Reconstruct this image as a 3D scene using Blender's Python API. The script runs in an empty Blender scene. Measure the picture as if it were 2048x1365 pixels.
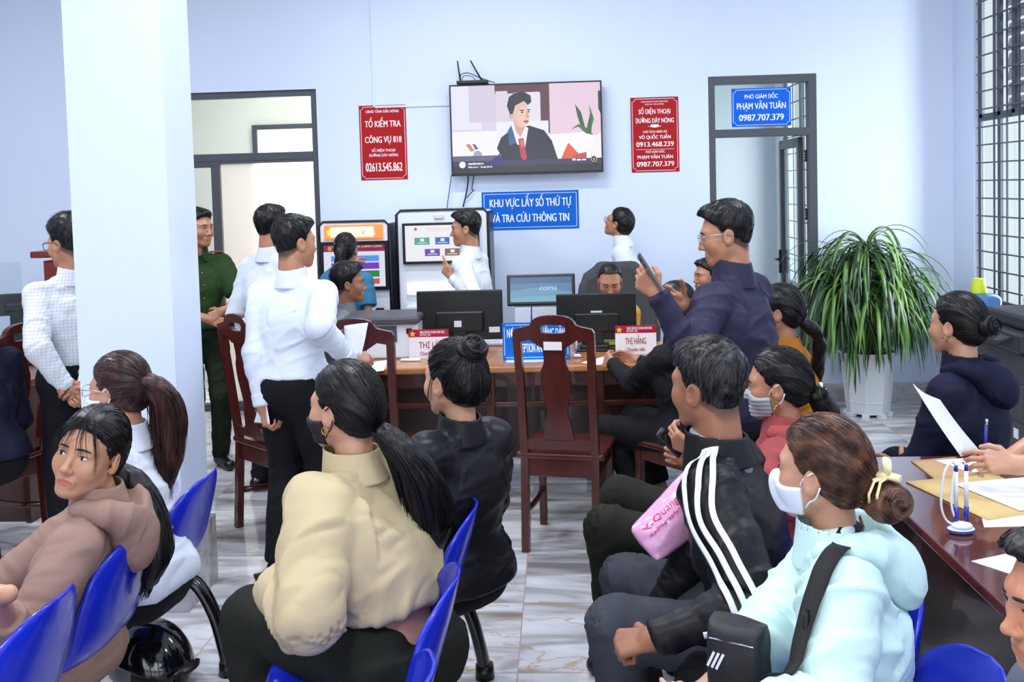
import bpy, bmesh, math, random
import numpy as np
from mathutils import Vector, Matrix

SC = bpy.context.scene
COL = SC.collection
random.seed(7)
PI = math.pi
A = np.array
def V(*a): return np.array(a, float)
def nrm(v):
    v = np.asarray(v, float); n = np.linalg.norm(v)
    return v / n if n > 1e-9 else v
def rad(d): return d * PI / 180

# ------------------------------------------------------------------ camera
FPX, PPY = 2000.0, 484.0
YAW, PITCH, ROLL = -0.0489, 0.0520, -0.0274
CAM = V(0, 0, 1.70)
C_F = V(math.sin(YAW) * math.cos(PITCH), math.cos(YAW) * math.cos(PITCH), -math.sin(PITCH))
_r = V(math.cos(YAW), -math.sin(YAW), 0); _u = np.cross(_r, C_F)
C_R = math.cos(ROLL) * _r + math.sin(ROLL) * _u
C_U = -math.sin(ROLL) * _r + math.cos(ROLL) * _u
def ray(px, py): return C_F + C_R * (px - 1024) / FPX - C_U * (py - PPY) / FPX
def atY(px, py, Y): d = ray(px, py); return CAM + d * Y / d[1]
def atX(px, py, X): d = ray(px, py); return CAM + d * X / d[0]
def atZ(px, py, Z): d = ray(px, py); return CAM + d * (Z - CAM[2]) / d[2]
def atD(px, py, D): return CAM + ray(px, py) * D
def proj(p):
    d = np.asarray(p, float) - CAM; w = d @ C_F
    return round(1024 + FPX * (d @ C_R) / w), round(PPY - FPX * (d @ C_U) / w), round(FPX / w)

# ------------------------------------------------------------------ materials
MATS = {}
def nodes_of(m):
    m.use_nodes = True
    nt = m.node_tree
    return nt, nt.nodes['Principled BSDF']
def setin(b, **kw):
    names = dict(rough='Roughness', metal='Metallic', spec='Specular IOR Level', sss='Subsurface Weight', coat='Coat Weight',
                 sheen='Sheen Weight', trans='Transmission Weight', ior='IOR', alpha='Alpha', coatr='Coat Roughness', estr='Emission Strength')
    for k, v in kw.items():
        if names[k] in b.inputs: b.inputs[names[k]].default_value = v
def srgb(r, g, b):
    f = lambda c: (c / 255 / 12.92) if c / 255 <= 0.04045 else ((c / 255 + 0.055) / 1.055) ** 2.4
    return (f(r), f(g), f(b), 1)
def mat(name, rgb, var=0.0, vscale=8.0, bump=0.0, bscale=60.0, stretch=None, emit=None, **kw):
    """plain procedural material: colour with optional noise variation and bump"""
    if name in MATS: return MATS[name]
    m = bpy.data.materials.new(name); nt, b = nodes_of(m)
    c = srgb(*rgb)
    b.inputs['Base Color'].default_value = c
    kw.setdefault('rough', 0.5); setin(b, **kw)
    tc = nt.nodes.new('ShaderNodeTexCoord')
    src = tc.outputs['Object']
    if stretch:
        mp = nt.nodes.new('ShaderNodeMapping'); mp.inputs['Scale'].default_value = stretch
        nt.links.new(src, mp.inputs['Vector']); src = mp.outputs['Vector']
    if var > 0:
        n = nt.nodes.new('ShaderNodeTexNoise'); n.inputs['Scale'].default_value = vscale; n.inputs['Detail'].default_value = 4
        nt.links.new(src, n.inputs['Vector'])
        r = nt.nodes.new('ShaderNodeValToRGB')
        r.color_ramp.elements[0].position = 0.3; r.color_ramp.elements[1].position = 0.7
        r.color_ramp.elements[0].color = (c[0] * (1 - var), c[1] * (1 - var), c[2] * (1 - var), 1)
        r.color_ramp.elements[1].color = (min(1, c[0] * (1 + var)), min(1, c[1] * (1 + var)), min(1, c[2] * (1 + var)), 1)
        nt.links.new(n.outputs['Fac'], r.inputs['Fac']); nt.links.new(r.outputs['Color'], b.inputs['Base Color'])
    if bump > 0:
        n2 = nt.nodes.new('ShaderNodeTexNoise'); n2.inputs['Scale'].default_value = bscale; n2.inputs['Detail'].default_value = 3
        nt.links.new(src, n2.inputs['Vector'])
        bp = nt.nodes.new('ShaderNodeBump'); bp.inputs['Strength'].default_value = bump; bp.inputs['Distance'].default_value = 0.01
        nt.links.new(n2.outputs['Fac'], bp.inputs['Height']); nt.links.new(bp.outputs['Normal'], b.inputs['Normal'])
    if emit:
        b.inputs['Emission Color'].default_value = srgb(*rgb); b.inputs['Emission Strength'].default_value = emit
    MATS[name] = m
    return m

# ------------------------------------------------------------------ objects
def mesh_np(name, v, quads=None, tris=None):
    me = bpy.data.meshes.new(name)
    v = np.asarray(v, np.float32)
    nq = 0 if quads is None else len(quads); ntri = 0 if tris is None else len(tris)
    me.vertices.add(len(v)); me.vertices.foreach_set('co', v.ravel())
    loops = []; starts = []; tot = []
    if nq: loops.append(np.asarray(quads, np.int32).ravel()); starts.append(np.arange(nq) * 4); tot.append(np.full(nq, 4))
    if ntri: loops.append(np.asarray(tris, np.int32).ravel()); starts.append(nq * 4 + np.arange(ntri) * 3); tot.append(np.full(ntri, 3))
    if loops:
        L = np.concatenate(loops); me.loops.add(len(L)); me.loops.foreach_set('vertex_index', L)
        me.polygons.add(nq + ntri)
        me.polygons.foreach_set('loop_start', np.concatenate(starts).astype(np.int32))
        try: me.polygons.foreach_set('loop_total', np.concatenate(tot).astype(np.int32))
        except Exception: pass
        me.polygons.foreach_set('use_smooth', np.ones(nq + ntri, bool))
    me.update(calc_edges=True); me.validate()
    return me
def link(name, me, m=None, parent=None, loc=None):
    o = bpy.data.objects.new(name, me); COL.objects.link(o)
    if m is not None:
        for mm in (m if isinstance(m, (list, tuple)) else [m]): me.materials.append(mm)
    if parent is not None: o.parent = parent
    if loc is not None: o.location = loc
    return o
def tag(o, label=None, cat=None, group=None, kind=None):
    if label: o['label'] = label
    if cat: o['category'] = cat
    if group: o['group'] = group
    if kind: o['kind'] = kind
    return o
def empty(name, loc=(0, 0, 0), rz=0, label=None, cat=None, group=None, kind=None):
    o = bpy.data.objects.new(name, None); COL.objects.link(o)
    o.empty_display_size = 0.1
    o.location = loc; o.rotation_euler = (0, 0, rz)
    return tag(o, label, cat, group, kind)
def copy_tree(o, parent=None):
    c = o.copy(); COL.objects.link(c); c.parent = parent
    for ch in list(o.children): copy_tree(ch, c)
    return c

class MB:
    """collects simple solids into one mesh"""
    def __init__(s): s.bm = bmesh.new()
    def box(s, c, size, rz=0, bev=0.0, rot=None, mi=0):
        M = Matrix.Translation(Vector(c)) @ (rot if rot is not None else Matrix.Rotation(rz, 4, 'Z')) @ Matrix.Diagonal((size[0], size[1], size[2], 1))
        r = bmesh.ops.create_cube(s.bm, size=1, matrix=M)
        fs = {f for v in r['verts'] for f in v.link_faces}
        if bev > 0:
            es = list({e for v in r['verts'] for e in v.link_edges})
            g = bmesh.ops.bevel(s.bm, geom=es, offset=bev, segments=2, affect='EDGES', profile=0.5)
            fs = {f for f in fs if f.is_valid} | set(g['faces'])
        for f in fs: f.material_index = mi
        return s
    def span(s, a, b, bev=0.0, mi=0):
        a = np.asarray(a, float); b = np.asarray(b, float)
        return s.box((a + b) / 2, np.abs(b - a), bev=bev, mi=mi)
    def cyl(s, a, b, r0, r1=None, n=16, mi=0, cap=True):
        r1 = r0 if r1 is None else r1
        a = Vector(a); b = Vector(b); d = b - a
        M = Matrix.Translation((a + b) / 2) @ d.to_track_quat('Z', 'Y').to_matrix().to_4x4()
        r = bmesh.ops.create_cone(s.bm, cap_ends=cap, cap_tris=False, segments=n, radius1=max(r0, 1e-5), radius2=max(r1, 1e-5), depth=d.length, matrix=M)
        for f in {f for v in r['verts'] for f in v.link_faces}:
            f.material_index = mi; f.smooth = len(f.verts) == 4
        return s
    def sph(s, c, r, n=16, mi=0, sc=(1, 1, 1), rot=None):
        M = Matrix.Translation(Vector(c)) @ (rot if rot is not None else Matrix.Identity(4)) @ Matrix.Diagonal((r * sc[0], r * sc[1], r * sc[2], 1))
        q = bmesh.ops.create_uvsphere(s.bm, u_segments=n, v_segments=max(6, n // 2), radius=1, matrix=M)
        for f in {f for v in q['verts'] for f in v.link_faces}: f.material_index = mi; f.smooth = True
        return s
    def tube(s, pts, r, n=8, mi=0, closed=False, sq=None):
        pts = [Vector(p) for p in pts]; N = len(pts)
        rr = r if isinstance(r, (list, tuple, np.ndarray)) else [r] * N
        rings = []; up = None
        for i, p in enumerate(pts):
            t = (pts[(i + 1) % N] - pts[i - 1]) if closed or 0 < i < N - 1 else (pts[1] - pts[0] if i == 0 else pts[-1] - pts[-2])
            t.normalize()
            if up is None:
                up = Vector((0, 0, 1)) if abs(t.z) < 0.9 else Vector((1, 0, 0))
            sd = t.cross(up); sd.normalize(); up = sd.cross(t); up.normalize()
            k = sq or (1, 1)
            rings.append([s.bm.verts.new(p + sd * math.cos(2 * PI * j / n) * rr[i] * k[0] + up * math.sin(2 * PI * j / n) * rr[i] * k[1]) for j in range(n)])
        for i in range(N if closed else N - 1):
            a, b = rings[i], rings[(i + 1) % N]
            for j in range(n):
                f = s.bm.faces.new((a[j], a[(j + 1) % n], b[(j + 1) % n], b[j])); f.smooth = True; f.material_index = mi
        if not closed:
            for q in (rings[0], list(reversed(rings[-1]))):
                f = s.bm.faces.new(q); f.material_index = mi
        return s
    def prism(s, poly, z0, z1, M=None, mi=0, holes=None):
        """extrude a 2-D outline (x,y) from z0 to z1"""
        M = M or Matrix.Identity(4)
        lo = [s.bm.verts.new(M @ Vector((x, y, z0))) for x, y in poly]; hi = [s.bm.verts.new(M @ Vector((x, y, z1))) for x, y in poly]
        n = len(poly); fs = []
        for i in range(n): fs.append(s.bm.faces.new((lo[i], lo[(i + 1) % n], hi[(i + 1) % n], hi[i])))
        fs.append(s.bm.faces.new(list(reversed(lo)))); fs.append(s.bm.faces.new(hi))
        for f in fs: f.material_index = mi
        return s
    def lathe(s, prof, c=(0, 0, 0), n=32, mi=0, flat=False):
        rings = []
        for r, z in prof:
            rings.append([s.bm.verts.new((c[0] + r * math.cos(2 * PI * (j + .5) / n), c[1] + r * math.sin(2 * PI * (j + .5) / n), c[2] + z)) for j in range(n)])
        for a, b in zip(rings, rings[1:]):
            for j in range(n):
                f = s.bm.faces.new((a[j], a[(j + 1) % n], b[(j + 1) % n], b[j])); f.smooth = not flat; f.material_index = mi
        s.bm.faces.new(list(reversed(rings[0]))).material_index = mi; s.bm.faces.new(rings[-1]).material_index = mi
        return s
    def quad(s, pts, mi=0):
        f = s.bm.faces.new([s.bm.verts.new(p) for p in pts]); f.material_index = mi; return s
    def build(s, name, m=None, parent=None, loc=None, smooth=None):
        bmesh.ops.recalc_face_normals(s.bm, faces=s.bm.faces)
        me = bpy.data.meshes.new(name); s.bm.to_mesh(me); s.bm.free()
        if smooth: me.polygons.foreach_set('use_smooth', np.ones(len(me.polygons), bool))
        return link(name, me, m, parent, loc)

def sheet(name, grid, th, m, parent=None, loc=None, smooth=True):
    """a thin solid sheet from a (nu, nv, 3) grid of points"""
    g = np.asarray(grid, float); nu, nv, _ = g.shape
    du = np.gradient(g, axis=0); dv = np.gradient(g, axis=1)
    n = np.cross(du, dv); n /= np.maximum(np.linalg.norm(n, axis=2, keepdims=True), 1e-9)
    top = (g + n * th / 2).reshape(-1, 3); bot = (g - n * th / 2).reshape(-1, 3); K = nu * nv
    ij = lambda i, j: i * nv + j
    q = []
    for i in range(nu - 1):
        for j in range(nv - 1):
            a, b, c, d = ij(i, j), ij(i + 1, j), ij(i + 1, j + 1), ij(i, j + 1)
            q.append((a, b, c, d)); q.append((K + a, K + d, K + c, K + b))
    for i in range(nu - 1):
        q.append((ij(i, 0), K + ij(i, 0), K + ij(i + 1, 0), ij(i + 1, 0)))
        q.append((ij(i, nv - 1), ij(i + 1, nv - 1), K + ij(i + 1, nv - 1), K + ij(i, nv - 1)))
    for j in range(nv - 1):
        q.append((ij(0, j), ij(0, j + 1), K + ij(0, j + 1), K + ij(0, j)))
        q.append((ij(nu - 1, j), K + ij(nu - 1, j), K + ij(nu - 1, j + 1), ij(nu - 1, j + 1)))
    me = mesh_np(name, np.vstack([top, bot]), q)
    if not smooth: me.polygons.foreach_set('use_smooth', np.zeros(len(me.polygons), bool))
    return link(name, me, m, parent, loc)

def lettering(name, s, size, m, parent, loc, rot=(0, 0, 0), bold=0.0, sx=1.0, align='CENTER', depth=0.0006, width=None):
    """raised lettering as a mesh, lying in the local xz plane and facing -y when rot=(pi/2,0,0)"""
    cu = bpy.data.curves.new(name, 'FONT'); cu.body = s; cu.size = size; cu.align_x = align; cu.align_y = 'CENTER'
    cu.extrude = depth; cu.resolution_u = 3
    o = bpy.data.objects.new(name, cu); COL.objects.link(o)
    dg = bpy.context.evaluated_depsgraph_get(); dg.update()
    me = bpy.data.meshes.new_from_object(o.evaluated_get(dg))
    COL.objects.unlink(o); bpy.data.objects.remove(o)
    if width and len(me.vertices):
        xs = [v.co.x for v in me.vertices]; w = max(xs) - min(xs); sx = width / max(w, 1e-6)
    for v in me.vertices: v.co.x *= sx
    if bold > 0 and len(me.vertices):      # heavier strokes: the outline struck three times side by side
        n_ = len(me.vertices); base = me; bm = bmesh.new()
        for k in (-1, 0, 1):
            b2 = bm.verts[:] and len(bm.verts) or 0
            bm.from_mesh(base); bm.verts.ensure_lookup_table()
            for vv in bm.verts[b2:]: vv.co.x += k * bold * .9 * max(.6, sx); vv.co.z += abs(k) * -.00004
        bm.to_mesh(me); bm.free()
    me.materials.clear()
    q = link(name, me, m, parent, loc); q.rotation_euler = rot
    return q

# ------------------------------------------------------------------ implicit solids -> meshes
def smin(a, b, k):
    if k <= 0: return np.minimum(a, b)
    h = np.clip(0.5 + 0.5 * (b - a) / k, 0, 1)
    return b + (a - b) * h - k * h * (1 - h)
def smax(a, b, k): return -smin(-a, -b, k)
class Solid:
    def __init__(s): s.ops = []
    def cone(s, a, b, ra, rb, k=0.02, op='u', M=None, f=1.0):
        a = np.asarray(a, float); b = np.asarray(b, float); R = max(ra, rb) * 1.25 + k + 0.02
        s.ops.append((op, 'c', (a, b, ra, rb, M, f), k, np.minimum(a, b) - R, np.maximum(a, b) + R)); return s
    def ell(s, c, r, R=None, k=0.02, op='u'):
        c = np.asarray(c, float); r = np.asarray(r, float) if np.ndim(r) else np.full(3, float(r))
        E = max(r) + k + 0.02
        s.ops.append((op, 'e', (c, r, R), k, c - E, c + E)); return s
    def plane(s, o, n, k=0.0, op='i'):
        s.ops.append((op, 'p', (np.asarray(o, float), nrm(n)), k, None, None)); return s
    def func(s, fn, k=0.0, op='i', lo=None, hi=None):
        s.ops.append((op, 'f', fn, k, lo, hi)); return s
    def add(s, other): s.ops += other.ops; return s
    @staticmethod
    def prim(kind, q, p):
        if kind == 'c':
            a, b, ra, rb, M, f = q
            if M is not None: p = p @ M.T; a = M @ a; b = M @ b
            ba = b - a; L2 = ba @ ba
            pa = p - a
            t = np.clip(pa @ ba / max(L2, 1e-12), 0, 1)
            d = pa - t[..., None] * ba
            return (np.sqrt((d * d).sum(-1)) - (ra + (rb - ra) * t)) * f
        if kind == 'e':
            c, r, R = q; d = p - c
            if R is not None: d = d @ R.T
            k0 = np.sqrt(((d / r) ** 2).sum(-1)); k1 = np.sqrt(((d / (r * r)) ** 2).sum(-1))
            return k0 * (k0 - 1) / np.maximum(k1, 1e-6)
        if kind == 'p': return (p - q[0]) @ q[1]
        return q(p)
    @staticmethod
    def comb(op, D, d, k):
        if op == 'u': return smin(D, d, k)
        if op == 's': return smax(D, -d, k)
        if op == 'a': return D + d
        return smax(D, d, k)
    def ev(s, p):
        D = np.full(p.shape[:-1], 1.0)
        for op, kind, q, k, lo, hi in s.ops: D = s.comb(op, D, s.prim(kind, q, p), k)
        return D
    def grad(s, p, e=0.002):
        g = np.stack([s.ev(p + e * ax) - s.ev(p - e * ax) for ax in np.eye(3)], -1)
        return g / np.maximum(np.linalg.norm(g, axis=-1, keepdims=True), 1e-9)
    def mesh(s, h, lo=None, hi=None):
        U = [o for o in s.ops if o[0] == 'u']
        l = np.min([o[4] for o in U], 0); u = np.max([o[5] for o in U], 0)
        if lo is not None: l = np.maximum(l, lo)
        if hi is not None: u = np.minimum(u, hi)
        n = np.maximum(np.ceil((u - l) / h).astype(int) + 2, 4)
        ax = [l[i] + h * np.arange(n[i]) for i in range(3)]
        F = np.full(n, 1.0, np.float32)
        for op, kind, q, k, plo, phi in s.ops:
            if plo is None: sl = [slice(0, n[i]) for i in range(3)]
            else: sl = [slice(max(0, int((plo[i] - l[i]) / h)), min(n[i], int((phi[i] - l[i]) / h) + 2)) for i in range(3)]
            if any(x.stop <= x.start for x in sl): continue
            P = np.stack(np.meshgrid(ax[0][sl[0]], ax[1][sl[1]], ax[2][sl[2]], indexing='ij'), -1)
            F[tuple(sl)] = s.comb(op, F[tuple(sl)], s.prim(kind, q, P), k)
        for i in range(3):
            ix = [slice(None)] * 3; ix[i] = 0; F[tuple(ix)] = np.maximum(F[tuple(ix)], 1e-3); ix[i] = -1; F[tuple(ix)] = np.maximum(F[tuple(ix)], 1e-3)
        return surfnet(F, l, h)
CORN = np.array([(i, j, k) for i in (0, 1) for j in (0, 1) for k in (0, 1)])
EDG = [(a, b) for a in range(8) for b in range(a + 1, 8) if np.abs(CORN[a] - CORN[b]).sum() == 1]
def surfnet(F, l, h):
    I = F < 0; n = np.array(F.shape)
    cs = sum(I[c[0]:n[0] - 1 + c[0], c[1]:n[1] - 1 + c[1], c[2]:n[2] - 1 + c[2]].astype(np.int8) for c in CORN)
    act = np.argwhere((cs > 0) & (cs < 8))
    if len(act) == 0: return np.zeros((0, 3)), np.zeros((0, 4), int)
    idx = np.full(n - 1, -1, np.int32); idx[tuple(act.T)] = np.arange(len(act))
    vals = [F[tuple((act + c).T)] for c in CORN]
    pos = np.zeros((len(act), 3)); cnt = np.zeros(len(act))
    for a, b in EDG:
        va, vb = vals[a], vals[b]; x = (va < 0) != (vb < 0)
        t = va[x] / (va[x] - vb[x])
        pos[x] += CORN[a] + t[:, None] * (CORN[b] - CORN[a]); cnt[x] += 1
    v = l + h * (act + pos / cnt[:, None])
    Q = []
    for d in range(3):
        e1, e2 = (d + 1) % 3, (d + 2) % 3
        sl0 = [slice(None)] * 3; sl0[d] = slice(0, n[d] - 1); sl1 = [slice(None)] * 3; sl1[d] = slice(1, n[d])
        A0, A1 = I[tuple(sl0)], I[tuple(sl1)]
        E = np.argwhere(A0 != A1)
        ok = (E[:, e1] > 0) & (E[:, e1] < n[e1] - 1) & (E[:, e2] > 0) & (E[:, e2] < n[e2] - 1); E = E[ok]
        s = A0[tuple(E.T)]
        u1 = np.zeros(3, int); u1[e1] = 1; u2 = np.zeros(3, int); u2[e2] = 1
        q = np.stack([idx[tuple((E - u1 - u2).T)], idx[tuple((E - u2).T)], idx[tuple(E.T)], idx[tuple((E - u1).T)]], 1)
        q[~s] = q[~s][:, ::-1]
        Q.append(q)
    Q = np.concatenate(Q); Q = Q[(Q >= 0).all(1)]
    return v, Q
_T = np.random.RandomState(3).rand(4096)
def vnoise(p):
    """smooth value noise in [-1,1]"""
    i = np.floor(p).astype(np.int64); f = p - i; f = f * f * (3 - 2 * f)
    def H(a, b, c): return _T[(a * 73856093 ^ b * 19349663 ^ c * 83492791) & 4095]
    r = 0
    for dx in (0, 1):
        for dy in (0, 1):
            for dz in (0, 1):
                w = (f[:, 0] if dx else 1 - f[:, 0]) * (f[:, 1] if dy else 1 - f[:, 1]) * (f[:, 2] if dz else 1 - f[:, 2])
                r = r + w * H(i[:, 0] + dx, i[:, 1] + dy, i[:, 2] + dz)
    return r * 2 - 1
def vnormals(v, q):
    n = np.cross(v[q[:, 2]] - v[q[:, 0]], v[q[:, 3]] - v[q[:, 1]])
    N = np.zeros_like(v)
    for i in range(4): np.add.at(N, q[:, i], n)
    return N / np.maximum(np.linalg.norm(N, axis=1, keepdims=True), 1e-12)
def relax(v, q, it=1, w=0.5):
    for _ in range(it):
        s = np.zeros_like(v); c = np.zeros(len(v))
        for i in range(4):
            np.add.at(s, q[:, i], v[q[:, (i + 1) % 4]] + v[q[:, (i + 3) % 4]]); np.add.at(c, q[:, i], 2)
        v = v * (1 - w) + w * s / np.maximum(c, 1)[:, None]
    return v
def joinm(parts):
    vs, qs, o = [], [], 0
    for v, q in parts:
        vs.append(v); qs.append(np.asarray(q) + o); o += len(v)
    return np.concatenate(vs), np.concatenate(qs)
def ribbons(paths, rad0, rad1, n=3):
    """many thin tapering tubes: paths (S, K, 3) -> verts, quads"""
    P = np.asarray(paths, float); S, K, _ = P.shape
    t = np.gradient(P, axis=1); t /= np.maximum(np.linalg.norm(t, axis=2, keepdims=True), 1e-9)
    ref = np.where(np.abs(t[..., 2:3]) < 0.9, V(0, 0, 1), V(1, 0, 0))
    a = np.cross(t, ref); a /= np.maximum(np.linalg.norm(a, axis=2, keepdims=True), 1e-9); b = np.cross(t, a)
    r = np.linspace(rad0, rad1, K)[None, :, None]
    ring = np.stack([P + r * (math.cos(2 * PI * j / n) * a + math.sin(2 * PI * j / n) * b) for j in range(n)], 2)
    v = ring.reshape(-1, 3)
    base = (np.arange(S)[:, None] * K + np.arange(K - 1)[None, :]) * n
    q = []
    for j in range(n):
        j2 = (j + 1) % n
        q.append(np.stack([base + j, base + j2, base + n + j2, base + n + j], -1).reshape(-1, 4))
    return v, np.concatenate(q)
# ------------------------------------------------------------------ people
SKIN = {}
def skin_mat(key, rgb):
    if key in SKIN: return SKIN[key]
    m = bpy.data.materials.new('skin_' + key); nt, b = nodes_of(m)
    c = srgb(*rgb)
    at = nt.nodes.new('ShaderNodeAttribute'); at.attribute_name = 'tone'
    mx = nt.nodes.new('ShaderNodeMix'); mx.data_type = 'RGBA'; mx.blend_type = 'MULTIPLY'; mx.inputs[0].default_value = 1
    n = nt.nodes.new('ShaderNodeTexNoise'); n.inputs['Scale'].default_value = 14; n.inputs['Detail'].default_value = 5
    tc = nt.nodes.new('ShaderNodeTexCoord'); nt.links.new(tc.outputs['Object'], n.inputs['Vector'])
    r = nt.nodes.new('ShaderNodeValToRGB'); r.color_ramp.elements[0].position = .35; r.color_ramp.elements[1].position = .65
    r.color_ramp.elements[0].color = (c[0] * .9, c[1] * .84, c[2] * .82, 1); r.color_ramp.elements[1].color = (c[0] * 1.06, c[1] * 1.05, c[2] * 1.05, 1)
    nt.links.new(n.outputs['Fac'], r.inputs['Fac'])
    nt.links.new(r.outputs['Color'], mx.inputs[6]); nt.links.new(at.outputs['Color'], mx.inputs[7])
    nt.links.new(mx.outputs[2], b.inputs['Base Color'])
    setin(b, rough=0.42, sss=0.12, spec=0.45)
    b.inputs['Subsurface Radius'].default_value = (0.012, 0.004, 0.002)
    SKIN[key] = m; return m
def hair_mat(name, dark, light, f=0.5, rough=0.38, scale=(140, 140, 9)):
    if name in MATS: return MATS[name]
    m = bpy.data.materials.new(name); nt, b = nodes_of(m)
    tc = nt.nodes.new('ShaderNodeTexCoord'); mp = nt.nodes.new('ShaderNodeMapping'); mp.inputs['Scale'].default_value = scale
    n = nt.nodes.new('ShaderNodeTexNoise'); n.inputs['Scale'].default_value = 1; n.inputs['Detail'].default_value = 2
    r = nt.nodes.new('ShaderNodeValToRGB'); r.color_ramp.elements[0].position = f - .15; r.color_ramp.elements[1].position = f + .2
    r.color_ramp.elements[0].color = srgb(*dark); r.color_ramp.elements[1].color = srgb(*light)
    nt.links.new(tc.outputs['Object'], mp.inputs['Vector']); nt.links.new(mp.outputs['Vector'], n.inputs['Vector'])
    nt.links.new(n.outputs['Fac'], r.inputs['Fac']); nt.links.new(r.outputs['Color'], b.inputs['Base Color'])
    bp = nt.nodes.new('ShaderNodeBump'); bp.inputs['Strength'].default_value = 0.25; bp.inputs['Distance'].default_value = 0.004
    nt.links.new(n.outputs['Fac'], bp.inputs['Height']); nt.links.new(bp.outputs['Normal'], b.inputs['Normal'])
    setin(b, rough=rough, spec=0.38); MATS[name] = m; return m
BLACKHAIR = lambda: hair_mat('black_hair', (5, 4, 5), (14, 12, 13), rough=.4)

class Frame:
    """an origin with right, forward, up axes; local (x, y, z) -> world"""
    def __init__(s, o, yaw, pitch=0, roll=0, sc=1.0):
        y, p, r = rad(yaw), rad(pitch), rad(roll)
        f = V(-math.sin(y) * math.cos(p), math.cos(y) * math.cos(p), -math.sin(p)); x = V(math.cos(y), math.sin(y), 0); u = np.cross(x, f)
        s.o = np.asarray(o, float); s.f = f; s.x = math.cos(r) * x - math.sin(r) * u; s.u = math.sin(r) * x + math.cos(r) * u; s.sc = sc
        s.R = np.stack([s.x, s.f, s.u])
    def __call__(s, x, y, z): return s.o + (s.x * x + s.f * y + s.u * z) * s.sc
    def many(s, P): return s.o + (np.asarray(P, float) * s.sc) @ s.R
    def inv(s, P): return ((P - s.o) @ s.R.T) / s.sc

HAIRLINE_Z = [-.16, -.10, -.06, -.03, 0.0, .025, .05, .075, .09, .12]
HAIRLINE = dict(
    short=[-.09, -.075, -.05, -.012, .012, .02, .045, .066, .085, .3],
    back=[-.09, -.072, -.045, -.012, .012, .03, .05, .062, .075, .3],
    low=[-.09, -.07, -.04, -.005, .016, .035, .055, .072, .09, .3])

def head_solid(hd, sex='m', m=0.0, s=None, fat=1.0):
    s = s or Solid(); c = hd.sc; R = hd.R
    E = lambda p, r, k=.02, op='u': s.ell(hd(*p), (A(r) + m) * c, R, k * c, op)
    Cn = lambda a, b, ra, rb, k=.02, op='u': s.cone(hd(*a), hd(*b), (ra + m) * c, (rb + m) * c, k * c, op)
    j = 0.92 if sex == 'f' else 1.0
    E((0, -.012, .026), (.0745, .095, .084))
    E((0, .028, -.03), (.0635 * fat, .060, .083), .03)
    Cn((-.05 * fat, -.002, -.058), (-.018, .062, -.099), .018 * j, .017 * j, .03); Cn((.05 * fat, -.002, -.058), (.018, .062, -.099), .018 * j, .017 * j, .03)
    E((0, .070, -.100), (.022 * j, .017, .016), .02)
    for x in (-1, 1):
        E((x * .041 * fat, .055, -.032), (.026, .026, .030), .025)
        Cn((x * .016, .0815 - (.004 if sex == 'f' else 0), .022), (x * .045, .0675 - (.003 if sex == 'f' else 0), .020), .010, .009, .022)
    if m <= 0.0001:
        for x in (-1, 1):
            E((x * .033, .092, .001), (.017, .013, .0115), .008, 's')
            E((x * .032, .0735, .0), (.0145, .0125, .0125), .004)
            Cn((x * .018, .0845, .0075), (x * .047, .0765, .006), .0028, .0022, .004)
            Cn((x * .020, .0835, -.0085), (x * .044, .0775, -.007), .0022, .0018, .004)
        Cn((0, .083, .006), (0, .102, -.034), .0065, .0095, .012)
        E((0, .104, -.038), (.0115, .011, .0095), .008)
        for x in (-1, 1):
            E((x * .0125, .094, -.042), (.0075, .0105, .0075), .006); E((x * .006, .101, -.0485), (.0035, .0045, .003), .002, 's')
        E((0, .082, -.072), (.028, .012, .020), .012)
        Cn((-.020, .0865, -.0685), (.020, .0865, -.0685), .0045, .0045, .006); Cn((-.016, .0865, -.079), (.016, .0865, -.079), .0055, .0055, .006)
        Cn((-.021, .094, -.0735), (.021, .094, -.0735), .0017, .0017, .003, 's')
    else:
        Cn((0, .083, .006), (0, .100, -.034), .0065, .0095, .012)
        E((0, .080, -.075), (.030, .014, .022), .012)
    return s
def ear_solid(hd, s, both=True):
    c = hd.sc
    for x in (-1, 1):
        Re = Frame((0, 0, 0), 0, 0, 0).R
        a = rad(-18 * x); b = rad(12)
        ex = nrm(hd.x * math.cos(a) + hd.f * math.sin(a)); ef = nrm(hd.f * math.cos(a) - hd.x * math.sin(a)); eu = hd.u
        ef2 = nrm(ef * math.cos(b) + eu * math.sin(b)); eu2 = nrm(eu * math.cos(b) - ef * math.sin(b)); R = np.stack([ex, ef2, eu2])
        s.ell(hd(x * .078, -.012, -.012), A((.0085, .021, .033)) * c, R, .006 * c)
        s.ell(hd(x * .088, -.009, -.008), A((.0075, .012, .020)) * c, R, .004 * c, 's')
        s.ell(hd(x * .0755, -.001, -.034), A((.007, .008, .010)) * c, R, .005 * c)
        s.ell(hd(x * .080, .002, -.013), A((.006, .005, .007)) * c, R, .004 * c)
    return s

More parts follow.
